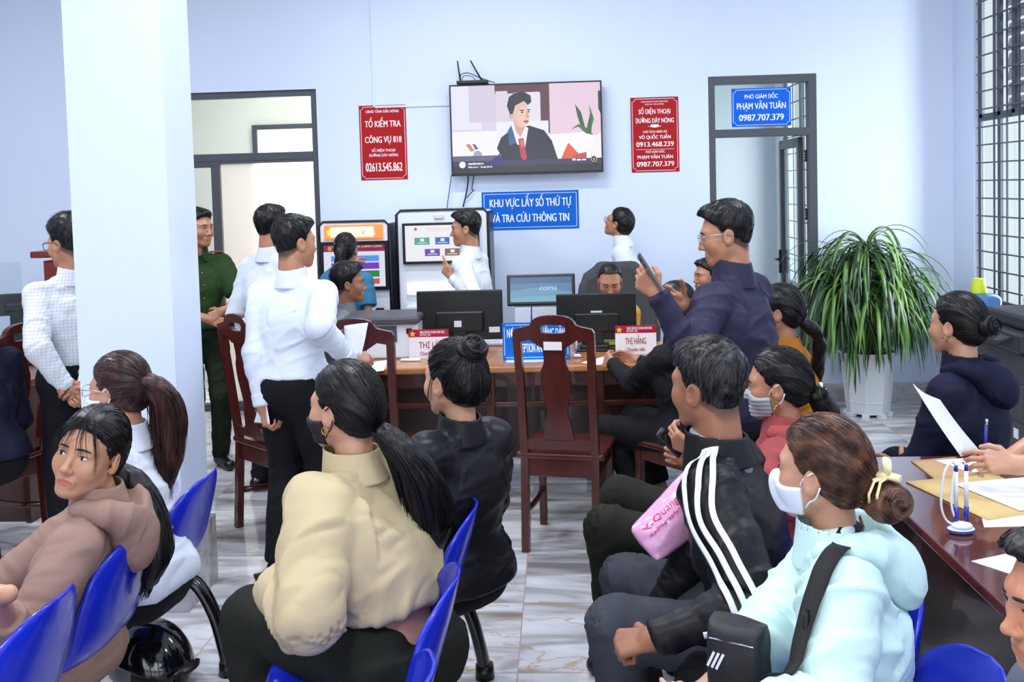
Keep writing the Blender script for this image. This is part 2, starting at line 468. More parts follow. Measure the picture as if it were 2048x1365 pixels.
def hand_solid(s, w, d, n, t, curl=.35, thumb=.3, c=1.0, spread=.1, curls=None):
    """a hand with palm, four bent fingers and a thumb; w wrist, d finger direction, n palm normal, t thumb side"""
    d = nrm(d); n = nrm(n - d * (n @ d)); tt = np.cross(n, d); t = tt if tt @ t > 0 else -tt
    kn = [(.028, .086), (.0095, .091), (-.0095, .087), (-.027, .078)]
    L = [(.041, .026, .021), (.045, .030, .022), (.041, .028, .021), (.033, .021, .019)]
    hs = Solid()
    for (o, l) in kn:
        hs.cone(w + d * .006 * c + t * o * .55 * c, w + (d * l + t * o) * c - n * .002 * c, .0135 * c, .0118 * c, .012 * c)
    hs.cone(w + (d * .02 + t * .018 + n * .006) * c, w + (d * .05 + t * .022 + n * .008) * c, .015 * c, .012 * c, .012 * c)
    hs.cone(w - d * .035 * c, w + d * .012 * c, .0235 * c, .022 * c, .015 * c)
    for i, ((o, l), ph) in enumerate(zip(kn, L)):
        cu = curls[i] if curls else curl * (1 + .08 * (i - 1))
        p = w + (d * l + t * o) * c; ang = 0; lat = t * (o / .03) * spread
        r = (.0090, .0092, .0088, .0078)[i] * c
        for k, seg in enumerate(ph):
            ang += cu * (1.15, 1.5, 1.0)[k]
            e = nrm(d * math.cos(ang) + n * math.sin(ang) + lat * math.cos(min(ang, 1.4)))
            q = p + e * seg * c
            hs.cone(p, q, r * (1, .93, .86)[k], r * (.94, .87, .72)[k], .0035 * c); p = q
    p = w + (d * .024 + t * .024 + n * .006) * c; a0 = nrm(d * .62 + t * .70 + n * .35)
    for k, (seg, r) in enumerate(((.040, .0125), (.033, .0105), (.026, .0092))):
        e = nrm(a0 + (d * .25 - t * .5 + n * .45) * thumb * k * 1.3)
        q = p + e * seg * c; hs.cone(p, q, r * c, r * (.9, .9, .78)[k] * c, .006 * c); p = q
    s.add(hs); return s

def ik(S, W, l1, l2, pole):
    d = W - S; D = np.linalg.norm(d)
    if D > (l1 + l2) * .995: W = S + d / D * (l1 + l2) * .995; D = (l1 + l2) * .995; d = W - S
    x = (l1 * l1 - l2 * l2 + D * D) / (2 * D); h = math.sqrt(max(l1 * l1 - x * x, 0))
    e = d / D; p = np.asarray(pole, float); p = p - e * (p @ e)
    return S + e * x + nrm(p) * h, W

def folds(v, n, bones, amp, ft=22, fr=7, seed=0, power=1.3):
    best = np.full(len(v), 9.0); co = np.zeros_like(v)
    for i, (a, b) in enumerate(bones):
        ba = b - a; L = np.linalg.norm(ba); e = ba / L
        t = (v - a) @ e; tc = np.clip(t, 0, L); d = np.linalg.norm(v - a - tc[:, None] * e, axis=1)
        s = d < best; best[s] = d[s]
        r = v[s] - a - t[s][:, None] * e
        rx = r @ nrm(np.cross(e, V(.3, .9, .2))); ry = r @ nrm(np.cross(e, np.cross(e, V(.3, .9, .2))))
        co[s] = np.stack([t[s] * ft + rx * fr * 1.1, rx * fr + i * 7.3 + seed, ry * fr], 1)
    co = co + .45 * np.stack([vnoise(co * .6 + 3), vnoise(co * .6 + 17), vnoise(co * .6 + 29)], 1)
    w = 1 - np.abs(vnoise(co * A((.8, .8, .8)))); w2 = vnoise(co * 0.4 + 31.7); w3 = np.abs(vnoise(co * 1.9 + 9)) ** .7
    return v + n * (amp * (1.5 * (w ** 2.2 - .4) + .9 * w2 + .7 * (w3 - .4)))[:, None]

def mk(name, vq, m, parent, root):
    return link(name, mesh_np(name, vq[0] - root, vq[1]), m, parent)

def strands_on(sol, starts, dirf, steps=9, ds=.012, lift=.0012):
    p = starts.copy(); path = []
    for i in range(steps):
        g = sol.grad(p); p = p - g * (sol.ev(p) - lift)[:, None]
        path.append(p.copy())
        d = dirf(p); d = d - g * (d * g).sum(1, keepdims=True); d /= np.maximum(np.linalg.norm(d, axis=1, keepdims=True), 1e-6)
        p = p + d * ds
    return np.stack(path, 1)
def spline(pts, n):
    P = np.asarray(pts, float); K = len(P); t = np.linspace(0, K - 1, n); i = np.clip(t.astype(int), 0, K - 2); f = (t - i)[:, None]
    g = lambda j: P[np.clip(j, 0, K - 1)]
    a, b, c, d = g(i - 1), g(i), g(i + 1), g(i + 2)
    return .5 * (2 * b + (c - a) * f + (2 * a - 5 * b + 4 * c - d) * f ** 2 + (3 * b - a - 3 * c + d) * f ** 3)

PEOPLE = {}
def person(sp):
    g = sp.get
    rng = np.random.RandomState(int(sp['px'][0]) + 1000)
    sex = g('sex', 'm'); fine = g('fine', .0042); sit = g('pose', 'stand') == 'sit'
    H = atD(*sp['px'])
    yaw = g('yaw', 0); hy = g('hyaw', yaw)
    lean, side, twist = rad(g('lean', 4)), rad(g('side', 0)), g('twist', 0)
    up = V(0, 0, 1); f0 = V(-math.sin(rad(yaw)), math.cos(rad(yaw)), 0); x0 = V(math.cos(rad(yaw)), math.sin(rad(yaw)), 0)
    U = nrm(up * math.cos(lean) + f0 * math.sin(lean) + x0 * math.tan(side))
    yc = rad(yaw + twist); xc = V(math.cos(yc), math.sin(yc), 0); X = nrm(xc - U * (xc @ U)); F = np.cross(U, X)
    seat = g('seat', .44)
    hf = Frame((0, 0, 0), hy, g('hpitch', 0), g('hroll', 0))
    neck = g('neck', .165); nf = g('neckf', .035)
    off = lambda s: U * .49 * s + up * neck * s + (hf.f * .6 + F * .4) * nf * s + hf.f * .0
    if sit: zp = seat + g('pz', .095); s = (H[2] - zp) / off(1.0)[2]
    else: s = H[2] / (.93 + off(1.0)[2])
    s = g('s', s)
    hs = g('hs', min(max(s, .9), 1.04))
    P0 = H - off(s); N = P0 + U * .49 * s
    hd = Frame(H, hy, g('hpitch', 0), g('hroll', 0), hs)
    root = V(P0[0], P0[1], 0) if not g('root') else A(g('root'))
    ro = empty(sp.get('name', 'person'), root, 0, sp['label'], 'person')
    PEOPLE[sp['id']] = dict(root=ro, P0=P0, N=N, U=U, X=X, F=F, H=H, hd=hd, s=s, base=root)
    bulk = g('bulk', 1.0) * s; sw = (.142 if sex == 'f' else .160) * s * g('sw', 1.0)
    Sh = {k: P0 + U * .405 * s + X * x * sw for k, x in (('L', -1), ('R', 1))}
    shr = g('shrug', 0)
    for k in Sh: Sh[k] = Sh[k] + U * shr + F * g('shf', 0.01)
    # ---- limbs
    l1, l2 = .285 * s, .245 * s
    arms = {}
    for k, x in (('L', -1), ('R', 1)):
        a = g('arm' + k, ('l', x * .25, .02, -.48))
        if a[0] == 'w': W = atD(*a[1:4])
        elif a[0] == 'p': W = A(a[1:4], float)
        else: W = Sh[k] + X * (a[1] - x * .2) * s + F * a[2] * s + U * a[3] * s
        pole = g('pole' + k, (x * .35, -1, -.3)); pw = X * pole[0] + F * pole[1] + U * pole[2]
        E, W = ik(Sh[k], W, l1, l2, pw)
        arms[k] = (Sh[k], E, W)
    hips = {k: P0 + x0 * x * .085 * s * (1.05 if sex == 'f' else 1) - up * .01 for k, x in (('L', -1), ('R', 1))}
    legs = {}
    for k, x in (('L', -1), ('R', 1)):
        q = g('leg' + k)
        if sit:
            kx, kf, kz, ax, af = q or (x * .03, .40, .03, x * .03, .38)
            K = hips[k] + x0 * kx * s + f0 * kf * s + up * (kz - .02); An = hips[k] + x0 * ax * s + f0 * af * s; An[2] = .085
        else:
            ax, af = q or (x * .02, 0.0)
            An = hips[k] + x0 * ax * s + f0 * af * s; An[2] = .085
            K, An = ik(hips[k], An, .43 * s, .42 * s, f0)
        legs[k] = (hips[k], K, An)
    PEOPLE[sp['id']].update(arms=arms, legs=legs)
    Mt = np.stack([X, F / .80, U]); Mw = np.stack([X, F / .78, U])
    def trunk(m, bag=0.0, low=True, chest=1.0):
        q = Solid(); b = bulk
        if low: q.cone(P0 - x0 * .07 * s - up * .02, P0 + x0 * .07 * s - up * .02, .112 * b + max(m, -.006 if m < 0 else m + .010), .112 * b + max(m, -.006 if m < 0 else m + .010), .04)
        if low and sit and m > 0: q.cone(P0 - x0 * .06 * s - up * .02 - f0 * .025, P0 + x0 * .06 * s - up * .02 - f0 * .025, .108 * b + m, .108 * b + m, .03)
        q.cone(P0 + U * .04 * s, P0 + U * .22 * s, .115 * b + m + bag, .112 * b + m + bag * .7, .04, M=Mw, f=.9)
        q.cone(P0 + U * .275 * s - X * .05 * s + F * .0, P0 + U * .275 * s + X * .05 * s, .108 * b * chest + m + bag * .5, .108 * b * chest + m + bag * .5, .05, M=Mt, f=.9)
        q.cone(P0 + U * .365 * s - X * .075 * s, P0 + U * .365 * s + X * .075 * s, .072 * b + m, .072 * b + m, .045, M=Mt, f=.9)
        for k, x in (('L', -1), ('R', 1)):
            q.cone(N - U * .022 * s, Sh[k] - U * .004, .046 * s + m * .4, .047 * b + m * .6, .03)
        if sex == 'f':
            for x in (-1, 1): q.ell(P0 + U * .285 * s + X * x * .07 * s + F * .062 * s, .050 * b + m, None, .04)
        if g('belly'): q.ell(P0 + U * .12 * s + F * .06 * s, .115 * b * g('belly') + m, None, .06)
        return q
    def limb(q, k, mu, mf, me=None, sh=True):
        S, E, W = arms[k]; me = mu if me is None else me
        q.cone(S, E, .048 * bulk + mu, .039 * bulk + me, .025); q.cone(E, W, .040 * bulk + me, .027 * s + mf, .02); return q
    def leglimb(q, k, m, mk_=None, ma=None):
        Hp, K, An = legs[k]; mk_ = m if mk_ is None else mk_; ma = m if ma is None else ma
        q.cone(Hp, K, .086 * bulk + m, .056 * s + mk_, .03); q.cone(K, An, .056 * s + mk_, .037 * s + ma, .025); return q
    # ---- the body: one mesh
    core = trunk(-.006)
    for k in 'LR':
        limb(core, k, -.006, -.004); leglimb(core, k, -.004)
        An = legs[k][2]; core.cone(An - up * .045, An - up * .055 + f0 * .12, .032, .026, .02)
    core.cone(N - U * .03 * s, H - hd.u * .07 * hs - hd.f * .02, .05 * s, .046 * s, .03)
    parts = [core.mesh(.011)]
    hsol = head_solid(hd, sex, 0, fat=g('fat', 1.0)); ear_solid(hd, hsol)
    nr = (.051 if sex == 'f' else .058) * s * g('neckr', 1)
    hsol.cone(N - U * .01 * s - F * .0, hd(0, -.022, -.05), nr * 1.04, nr, .022)
    for x in (-1, 1): hsol.cone(N + X * x * .02 - U * .045, N + X * x * .07 * s - U * .07 * s, nr * .72, .030 * s, .03)
    hsol.plane(P0 + U * .42 * s, -U)
    hv, hq = hsol.mesh(fine); parts.append((hv, hq))
    n_core = len(parts[0][0])
    for k, x in (('L', -1), ('R', 1)):
        S, E, W = arms[k]
        fd = nrm(W - E); hsol2 = Solid()
        hp = g('hand' + k, {})
        dd = hp.get('d'); dd = fd if dd is None else nrm(A(dd, float)); nn = hp.get('n'); nn = (-X * x * .8 + F * .1) if nn is None else A(nn, float)
        tt = hp.get('t'); tt = F if tt is None else A(tt, float)
        bare = g('bare' + k, .11)
        a = E if bare >= .24 else W - fd * bare
        ra = .027 * s + (.040 * bulk - .027 * s) * min(1, bare / .245)
        hsol2.cone(a, W, ra, .0255 * s, .02)
        hand_solid(hsol2, W, dd, nn, tt, hp.get('curl', .35), hp.get('thumb', .3), s * .98 * hp.get('c', 1.0), hp.get('spread', .1), hp.get('curls'))
        parts.append(hsol2.mesh(hp.get('res', min(fine, .0042))))
    bv, bq = joinm(parts)
    body = mk('body', (bv, bq), skin_mat(*g('skin', ('tan', (196, 146, 116)))), ro, root)
    # lips, cheeks, shaved hair tones
    tone = np.ones((len(bv), 4)); L = hd.inv(bv); isH = np.zeros(len(bv), bool); isH[n_core:n_core + len(hv)] = True
    lip = isH & (np.abs(L[:, 0]) < .0235) & (np.abs(L[:, 2] + .0735) < .0088 * np.sqrt(np.clip(1 - (L[:, 0] / .0245) ** 2, 0, 1))) & (L[:, 1] > .07)
    tone[lip, :3] = (.80, .52, .52) if sex == 'f' else (.82, .62, .60)
    if g('fade'):
        hl = np.interp(L[:, 2], HAIRLINE_Z, HAIRLINE['short']); w = np.clip((hl + .004 - L[:, 1]) / .012, 0, 1) * np.clip((L[:, 2] + .092) / .03, 0, 1) * isH * (np.abs(L[:, 0]) < .0785)
        ear = ((np.abs(L[:, 0]) - .078) / .02) ** 2 + ((L[:, 1] + .012) / .024) ** 2 + ((L[:, 2] + .012) / .036) ** 2 < 1
        w = w * (~ear) * g('fade'); tone[:, :3] = tone[:, :3] * (1 - w[:, None]) + w[:, None] * A((.12, .11, .11))
    at = body.data.color_attributes.new('tone', 'FLOAT_COLOR', 'POINT'); at.data.foreach_set('color', tone.astype(np.float32).ravel())
    # ---- eyes, brows
    if g('eyes', True):
        em = [mat('eye_white', (226, 218, 212), rough=.25), mat('eye_iris', (38, 22, 16), rough=.1), mat('lash_black', (14, 11, 11), rough=.6)]
        gz = g('gaze', (0, 0)); op = g('eyeopen', 1.0)
        for x in (-1, 1):
            c = A((x * .032, .0745, .0)); e = MB(); nu, nv = 14, 8
            rows = []
            for i in range(nu + 1):
                a = -1 + 2 * i / nu; wz = (1 - a * a) ** .75
                row = []
                for j in range(nv + 1):
                    b = -1 + 2 * j / nv
                    lx = a * .0128; lz = (b * .0049 + .0004 * x * 0 + a * x * .0014) * wz * op + a * x * .001
                    ly = math.sqrt(max(.0138 ** 2 - lx * lx - lz * lz, 1e-8)) * .96
                    row.append(e.bm.verts.new(Vector(hd(c[0] + lx, c[1] + ly - .0005, c[2] + lz) - root)))
                rows.append(row)
            for i in range(nu):
                for j in range(nv):
                    a = -1 + 2 * (i + .5) / nu; b = -1 + 2 * (j + .5) / nv
                    dd = math.hypot(a * .0128 - gz[0] * .004, b * .0049 * op - gz[1] * .002)
                    try: f = e.bm.faces.new((rows[i][j], rows[i + 1][j], rows[i + 1][j + 1], rows[i][j + 1])); f.material_index = 1 if dd < .0054 else 0; f.smooth = True
                    except ValueError: pass
            pts = [hd(c[0] + a * .0135, c[1] + math.sqrt(max(.0146 ** 2 - (a * .0135) ** 2, 1e-8)) - .0005, (.0052 * (1 - a * a) ** .75 * op + a * x * .0012)) - root for a in np.linspace(-1, 1, 9)]
            e.tube(pts, [.0005, .001, .0012, .0013, .0013, .0013, .0012, .001, .0006], 5, 2)
            e.build('eye', em, ro)
            bw = MB(); pts = [hd(c[0] + x * a * .019 - x * .001, .0905 - .013 * ((a + 1) / 2) ** 1.6 - .001,   .0188 + .0030 * (1 - (a + .1) ** 2) - .0012 * a) for a in np.linspace(-1, 1, 8)]; pts = A(pts)
            for _ in range(2): pts = pts - hsol.grad(pts) * (hsol.ev(pts))[:, None]
            pts = pts - root
            bw.tube(pts, [.0016, .0023, .0025, .0024, .0022, .0019, .0015, .0007], 6, 0, sq=(1.0, 1.25)); bw.build('eyebrow', mat('brow_hair', (22, 17, 16), rough=.7), ro)
    # ---- clothes
    t = sp['top']; tm = t.get('m', .012); q = trunk(tm, t.get('bag', 0), low=t.get('hem', .06) < .03, chest=t.get('chest', 1))
    hem = t.get('hem', .06)
    q.plane(P0 + U * hem * s, -(U + F * t.get('hemtilt', 0)), .008)
    for k in 'LR':
        S, E, W = arms[k]; sl = t.get('sleeve' + k, t.get('sleeve', 1.0))
        lm = Solid(); mu = tm + t.get('sl', .008); mf = t.get('cuff', .008)
        limb(lm, k, mu, mf, t.get('elb', mu))
        if sl >= .5:
            f_ = (sl - .5) / .5; fd = nrm(W - E); fo = Solid(); fo.ops = lm.ops[1:]; fo.plane(E + (W - E) * f_, fd); lm.ops = lm.ops[:1]
            lm.func((lambda FO: (lambda p: FO.ev(p)))(fo), .02, 'u', np.minimum(E, W) - .16, np.maximum(E, W) + .16)
        else: fd = nrm(E - S); lm.ops = lm.ops[:1]; lm.plane(S + (E - S) * sl * 2, fd)
        if t.get('puff') and sl >= .9:
            lm2 = Solid().cone(E + (W - E) * .45, E + (W - E) * .78, .046 * s + t['puff'], .044 * s + t['puff'], .03); lm.add(lm2)
        q.func((lambda LM: (lambda p: LM.ev(p)))(lm), .016, 'u', np.min([S, E, W], 0) - .16, np.max([S, E, W], 0) + .16)
    if t.get('waistband'): q.cone(P0 + U * (hem + .02) * s - x0 * .04, P0 + U * (hem + .02) * s + x0 * .04, .10 * bulk + t['waistband'], .10 * bulk + t['waistband'], .01, M=Mw, f=.9)
    col = t.get('collar', 'shirt')
    if col == 'round': q.cone(N - U * .01, N + U * .012, .070 * s, .062 * s, .012)
    q.func(lambda p: -(np.sqrt(((p - (N + U * .02)) ** 2).sum(-1)) - .04 * s), .01, 'i') if col == 'open' else None
    v, qd = q.mesh(t.get('res', .0075))
    v = relax(v, qd, 2)
    bones = [(P0, N)] + [arms[k][:2] for k in 'LR'] + [arms[k][1:] for k in 'LR']
    v = folds(v, vnormals(v, qd), bones, t.get('fold', .004), t.get('ft', 20), t.get('fr', 7), sp['px'][0] * .37, t.get('fp', 1.6))
    to = mk(t.get('name', 'shirt'), (v, qd), t['mat'], ro, root)
    PEOPLE[sp['id']]['topsolid'] = q
    if col in ('shirt', 'stand', 'hoodneck'):
        cs = Solid(); ch = t.get('colh', .045); cr = t.get('colr', .066)
        nd = nrm(nrm(hd(0, -.022, -.05) - N) * .6 + U * .4)
        c0 = N + F * .008
        cs.cone(c0 - nd * .055, c0 + nd * ch, cr * s * 1.22 + .004, cr * s * .98, .01)
        cs.cone(c0 - nd * .0, c0 + nd * (ch + .06), cr * s * 1.0 - .004, cr * s * .92 - .004, .003, 's')
        cs.plane(c0 + nd * ch - F * .0, nd - F * .25, .004)
        cs.plane(c0 - nd * .052, -nd, .004)
        if col == 'shirt':
            cs.func(lambda p: np.where((p - c0) @ F > .02, .012 + .30 * np.abs((p - c0) @ nd - .0) - np.abs((p - c0) @ X), -1.0), .003, 'i')
        mk('collar', cs.mesh(.0045), t.get('colmat', t['mat']), to, root)
    if t.get('cuffs'):
        for k in 'LR':
            S, E, W = arms[k]; fd = nrm(W - E)
            cs = Solid().cone(W - fd * .055, W - fd * .004, .028 * s + t['cuffs'] + .004, .027 * s + t['cuffs'], .004); cs.plane(W - fd * .002, fd, .003).plane(W - fd * .055, -fd, .003)
            mk('cuff', cs.mesh(.0045), t.get('cuffmat', t['mat']), to, root)
    if t.get('hood'):
        hx, hz, hr = t['hood']
        hq_ = Solid()
        b0 = N - F * .055 * s - U * .02 * s
        pts = [N + X * .085 * s + F * .03 - U * .005, N + X * .095 * s - F * .04 * s, b0 + X * .06 * s - F * .03 * s, b0 - F * .05 * s - U * hz * .3, b0 - X * .06 * s - F * .03 * s, N - X * .095 * s - F * .04 * s, N - X * .085 * s + F * .03 - U * .005]
        for a, b in zip(pts, pts[1:]): hq_.cone(a, b, .026 * hr, .026 * hr, .03)
        hq_.cone(b0 - F * .02 + X * hx * .5, b0 - F * .075 * s - U * hz * .7, .05 * hr, .045 * hr, .05)
        hq_.cone(b0 - F * .02 - X * hx * .5, b0 - F * .075 * s - U * hz * .7, .05 * hr, .045 * hr, .05)
        hq_.cone(b0 - F * .06 - U * hz * .5, b0 - F * .095 * s - U * hz * 1.15, .046 * hr, .02 * hr, .04)
        hq_.ell(b0 + U * .05 - F * .0, (.075 * s, .055 * s, .05), None, .02, 's')
        hv2, hq2 = hq_.mesh(.006); hv2 = folds(hv2, vnormals(hv2, hq2), [(pts[0], pts[3]), (pts[3], pts[6])], .004, 26, 12, 3)
        mk('hood', (hv2, hq2), t.get('hoodmat', t['mat']), to, root)
    tr = sp['bottom']; wst = tr.get('waist', max(.02, hem + .012)); q = Solid(); m = tr.get('m', .012); b = bulk
    q.cone(P0 - x0 * .07 * s - up * .02, P0 + x0 * .07 * s - up * .02, .112 * b + m * .8, .112 * b + m * .8, .04)
    q.cone(P0 + U * .0, P0 + U * wst * s, .122 * b + m * .6, .120 * b + m * .5, .05, M=Mw, f=.9)
    if sit: q.cone(P0 - x0 * .06 * s - up * .035 - f0 * .02, P0 + x0 * .06 * s - up * .035 - f0 * .02, .10 * b + m, .10 * b + m, .04)
    q.plane(P0 + U * wst * s, U, .006)
    for k in 'LR':
        lm = Solid(); leglimb(lm, k, m, m * 1.2, tr.get('ma', m * 1.6)); Hp, K, An = legs[k]
        lm.plane(An + up * tr.get('cut', -.03), -nrm(K - An), .004)
        q.func((lambda LM: (lambda p: LM.ev(p)))(lm), .02, 'u', np.min([Hp, K, An], 0) - .16, np.max([Hp, K, An], 0) + .16)
    v, qd = q.mesh(tr.get('res', .009)); v = relax(v, qd, 2)
    bones = [legs[k][:2] for k in 'LR'] + [legs[k][1:] for k in 'LR']
    v = folds(v, vnormals(v, qd), bones, tr.get('fold', .004), 16, 8, 5 + sp['px'][0] * .1)
    mk('trousers', (v, qd), tr['mat'], ro, root)
    for k in 'LR':
        Hp, K, An = legs[k]; fx = g('footyaw', 0); ff = nrm(f0 * math.cos(rad(fx)) + x0 * math.sin(rad(fx)) * (1 if k == 'R' else -1))
        so = Solid(); a = V(An[0], An[1], 0)
        so.cone(a - ff * .03 + up * .042, a + ff * .15 + up * .034, .042, .036, .02).cone(a + up * .05, a + up * .09, .042, .040, .02)
        so.plane(a + up * .0, -up, .004)
        if g('shoe', 'shoe') == 'none': continue
        mk('shoe', so.mesh(.008), g('shoemat', None) or mat('black_shoe_leather', (18, 17, 18), rough=.3), ro, root)
    # ---- hair
    h = sp['hair']
    if (g('fade') or 0) >= .8: h = dict(h, nape=-.062, tap=.080)
    hm = h.get('mat') or BLACKHAIR(); hs_ = hair_solid(hd, h)
    hv, hq = hs_.mesh(h.get('res', max(fine, .0035)))
    hv = relax(hv, hq, 1)
    hl = hd.inv(hv)
    nn = vnormals(hv, hq)
    if h.get('tie') is not None:
        kn = A(h['tie']); dv = kn - hl; dist = np.linalg.norm(dv, axis=1); az = np.arctan2(hl[:, 0] - kn[0], hl[:, 2] - kn[2] + .02)
        hv = hv + nn * (h.get('rough', .0016) * vnoise(np.stack([az * 14, dist * 9, az * 0], 1)))[:, None]
    else: hv = hv + nn * (h.get('rough', .0030) * vnoise(hl * A((70, 45, 45))))[:, None]
    pieces = [(hv, hq)]
    ho = None
    ns = h.get('n', 260)
    if ns:
        pick = hv[rng.choice(len(hv), ns)]; lp = hd.inv(pick)
        if h.get('tie') is not None:
            kw = hd(*h['tie']); dirf = lambda p: kw - p
            P = strands_on(hs_, pick, dirf, 10, .011 * hs, .001)
        else:
            cr = hd(*h.get('crown', (0.01, -.06, .09))); fl = h.get('flow', (0, 0, -.5)); fw = hd.x * fl[0] + hd.f * fl[1] + hd.u * fl[2]
            dirf = lambda p: (p - cr) / np.maximum(np.linalg.norm(p - cr, axis=1, keepdims=True), 1e-4) + fw
            P = strands_on(hs_, pick, dirf, 5, h.get('slen', .009) * hs, .0015)
            P[:, -1] += (P[:, -1] - hd.o) * .02 * h.get('spiky', 1)
        P = P + .0006 * rng.randn(*P.shape)
        pieces.append(ribbons(P, h.get('sr', .0011), .0004))
    for tl in h.get('tails', []):
        kw = hd(*tl['at']); fr = tl.get('frame', 'body')
        ax = (x0, f0, up) if fr == 'body' else (hd.x, hd.f, hd.u)
        pts = [kw] + [kw + ax[0] * a + ax[1] * b_ + ax[2] * c_ for a, b_, c_ in tl['pts']]
        K = max(8, len(pts) * 5); cl = spline(pts, K); rr = np.interp(np.linspace(0, 1, K), np.linspace(0, 1, len(tl['r'])), tl['r'])
        sq = tl.get('flat', 1.0)
        so = Solid()
        Mf = np.stack([x0, f0 / sq, up]) if sq != 1.0 else None
        for i in range(K - 1): so.cone(cl[i], cl[i + 1], rr[i] * .9, rr[i + 1] * .9, .012, M=Mf)
        tv, tq = so.mesh(.0055); tvn = vnormals(tv, tq)
        tv = tv + tvn * (.003 * vnoise(tv * A((90, 90, 14))))[:, None]
        pieces.append((tv, tq))
        m_ = tl.get('n', 140); ang = rng.rand(m_) * 2 * PI; ra = .7 + .4 * rng.rand(m_); ph = rng.rand(m_) * 6
        kk = np.linspace(0, 1, K)
        wob = .12 * np.sin(kk[None] * 7 + ph[:, None])
        offs = (np.cos(ang)[:, None, None] * x0 + np.sin(ang)[:, None, None] * sq * f0) * ((ra[:, None] + wob) * rr[None])[..., None]
        Pp = cl[None] + offs
        ext = nrm(cl[-1] - cl[-3]) * (rng.rand(m_) * tl.get('ragged', .05))[:, None]
        Pp = np.concatenate([Pp, (Pp[:, -1] + ext)[:, None]], 1)
        pieces.append(ribbons(Pp, tl.get('sr', .0019), .0005))
    for bx in h.get('buns', []):
        so = Solid(); cw = hd(*bx['at']); r_ = bx['r'] * hs
        so.ell(cw, A(bx.get('sq', (1, 1, 1))) * r_, hd.R)
        tv, tq = so.mesh(.004); tl_ = hd.inv(tv) - A(bx['at']); n_ = vnormals(tv, tq)
        ax_ = nrm(A(bx.get('axis', (0, -1, .3)))); ra_ = np.linalg.norm(np.cross(tl_, ax_), axis=1); an_ = np.arctan2(tl_ @ nrm(np.cross(ax_, (0.1, .2, 1))), tl_ @ nrm(np.cross(ax_, np.cross(ax_, (0.1, .2, 1)))))
        tv = tv + n_ * (.10 * r_ * np.sin(an_ * 2 + ra_ / r_ * 11) + .05 * r_ * vnoise(np.stack([an_ * 2, ra_ * 200, tl_ @ ax_ * 120], 1)))[:, None]
        pieces.append((tv, tq))
        m_ = bx.get('n', 60); th = rng.rand(m_) * 2 * PI; rad_ = r_ * (.45 + .6 * rng.rand(m_)); axw = hd.x * ax_[0] + hd.f * ax_[1] + hd.u * ax_[2]
        e1 = nrm(np.cross(axw, V(.1, .3, 1))); e2 = np.cross(axw, e1); kk = np.linspace(0, 2.2, 9)
        hgt = np.sqrt(np.maximum(r_ ** 2 * 1.02 - np.minimum(rad_, r_) ** 2, 0)) + .002
        Pp = cw + rad_[:, None, None] * (np.cos(th[:, None] + kk)[..., None] * e1 + np.sin(th[:, None] + kk)[..., None] * e2) + hgt[:, None, None] * axw
        pieces.append(ribbons(Pp, .0014, .0005))
    for st in h.get('wisps', []):   # loose strands: head-local polylines with jitter
        m_ = st.get('n', 10); base = np.asarray(st['pts'], float); K = 8
        Pl = spline(base, K)[None] + rng.randn(m_, 1, 3) * A(st.get('jit', (.01, .003, .003))) * np.linspace(st.get('j0', .3), 1, K)[None, :, None]
        pieces.append(ribbons(hd.o + (Pl * hs) @ hd.R, st.get('sr', .0009), .0003))
    mk('hair', joinm(pieces), hm, ro, root)
    return ro

def hair_solid(hd, h):
    """the hair volume over the skull, cut along the hairline"""
    s = Solid(); c = hd.sc; R = hd.R
    th = h.get('th', .010); tt = h.get('top', th); bk = h.get('bk', th)
    s.ell(hd(0, -.012, .026), A((.0745 + th * .75, .095 + th, .084 + th)) * c, R, .02 * c)
    s.ell(hd(0, -.02, .045 + tt * .4), A((.066 + tt * .6, .082 + tt * .7, .068 + tt)) * c, R, .03 * c)
    if h.get('line', 'short') == 'short': s.ell(hd(0, -.031, -.022), A((.063 + th * .4, .067 + th * .6, .062)) * c, R, .02 * c)
    else: s.ell(hd(0, -.05 - bk * .5, -.01), A((.066 + th * .4, .058 + bk, .075)) * c, R, .03 * c)
    if h.get('quiff'):
        q = h['quiff']; s.ell(hd(q[0], .052, .088), A((.052, .04, q[1])) * c, R, .03 * c)
    hz = HAIRLINE[h.get('line', 'short')]; nape = h.get('nape', -.085); sh = h.get('fshift', 0)
    def cut(p):
        l = hd.inv(p)
        side = np.abs(l[..., 0])
        g1 = l[..., 1] - (np.interp(l[..., 2], HAIRLINE_Z, hz) + sh - .35 * np.maximum(side - .045, 0) * (l[..., 2] > .03))
        g2 = (nape - l[..., 2])
        return np.maximum(g1, g2) * c
    if h.get('line', 'short') == 'short':      # short sides: the hair thins out towards the nape and the ears
        z1 = h.get('tap', .045); z0 = nape
        def thin(p):
            z = hd.inv(p)[..., 2]; t = np.clip((z1 - z) / (z1 - z0), 0, 1)
            return (th + bk * .6 + .003) * c * t ** 1.3
        s.func(thin, 0, 'a')
    s.func(cut, .006 * c, 'i')
    if h.get('ears', True):
        for x in (-1, 1):
            s.ell(hd(x * .088, -.006, -.016), A((.026, .024, .034)) * c, R, .006 * c, 's')
    return s

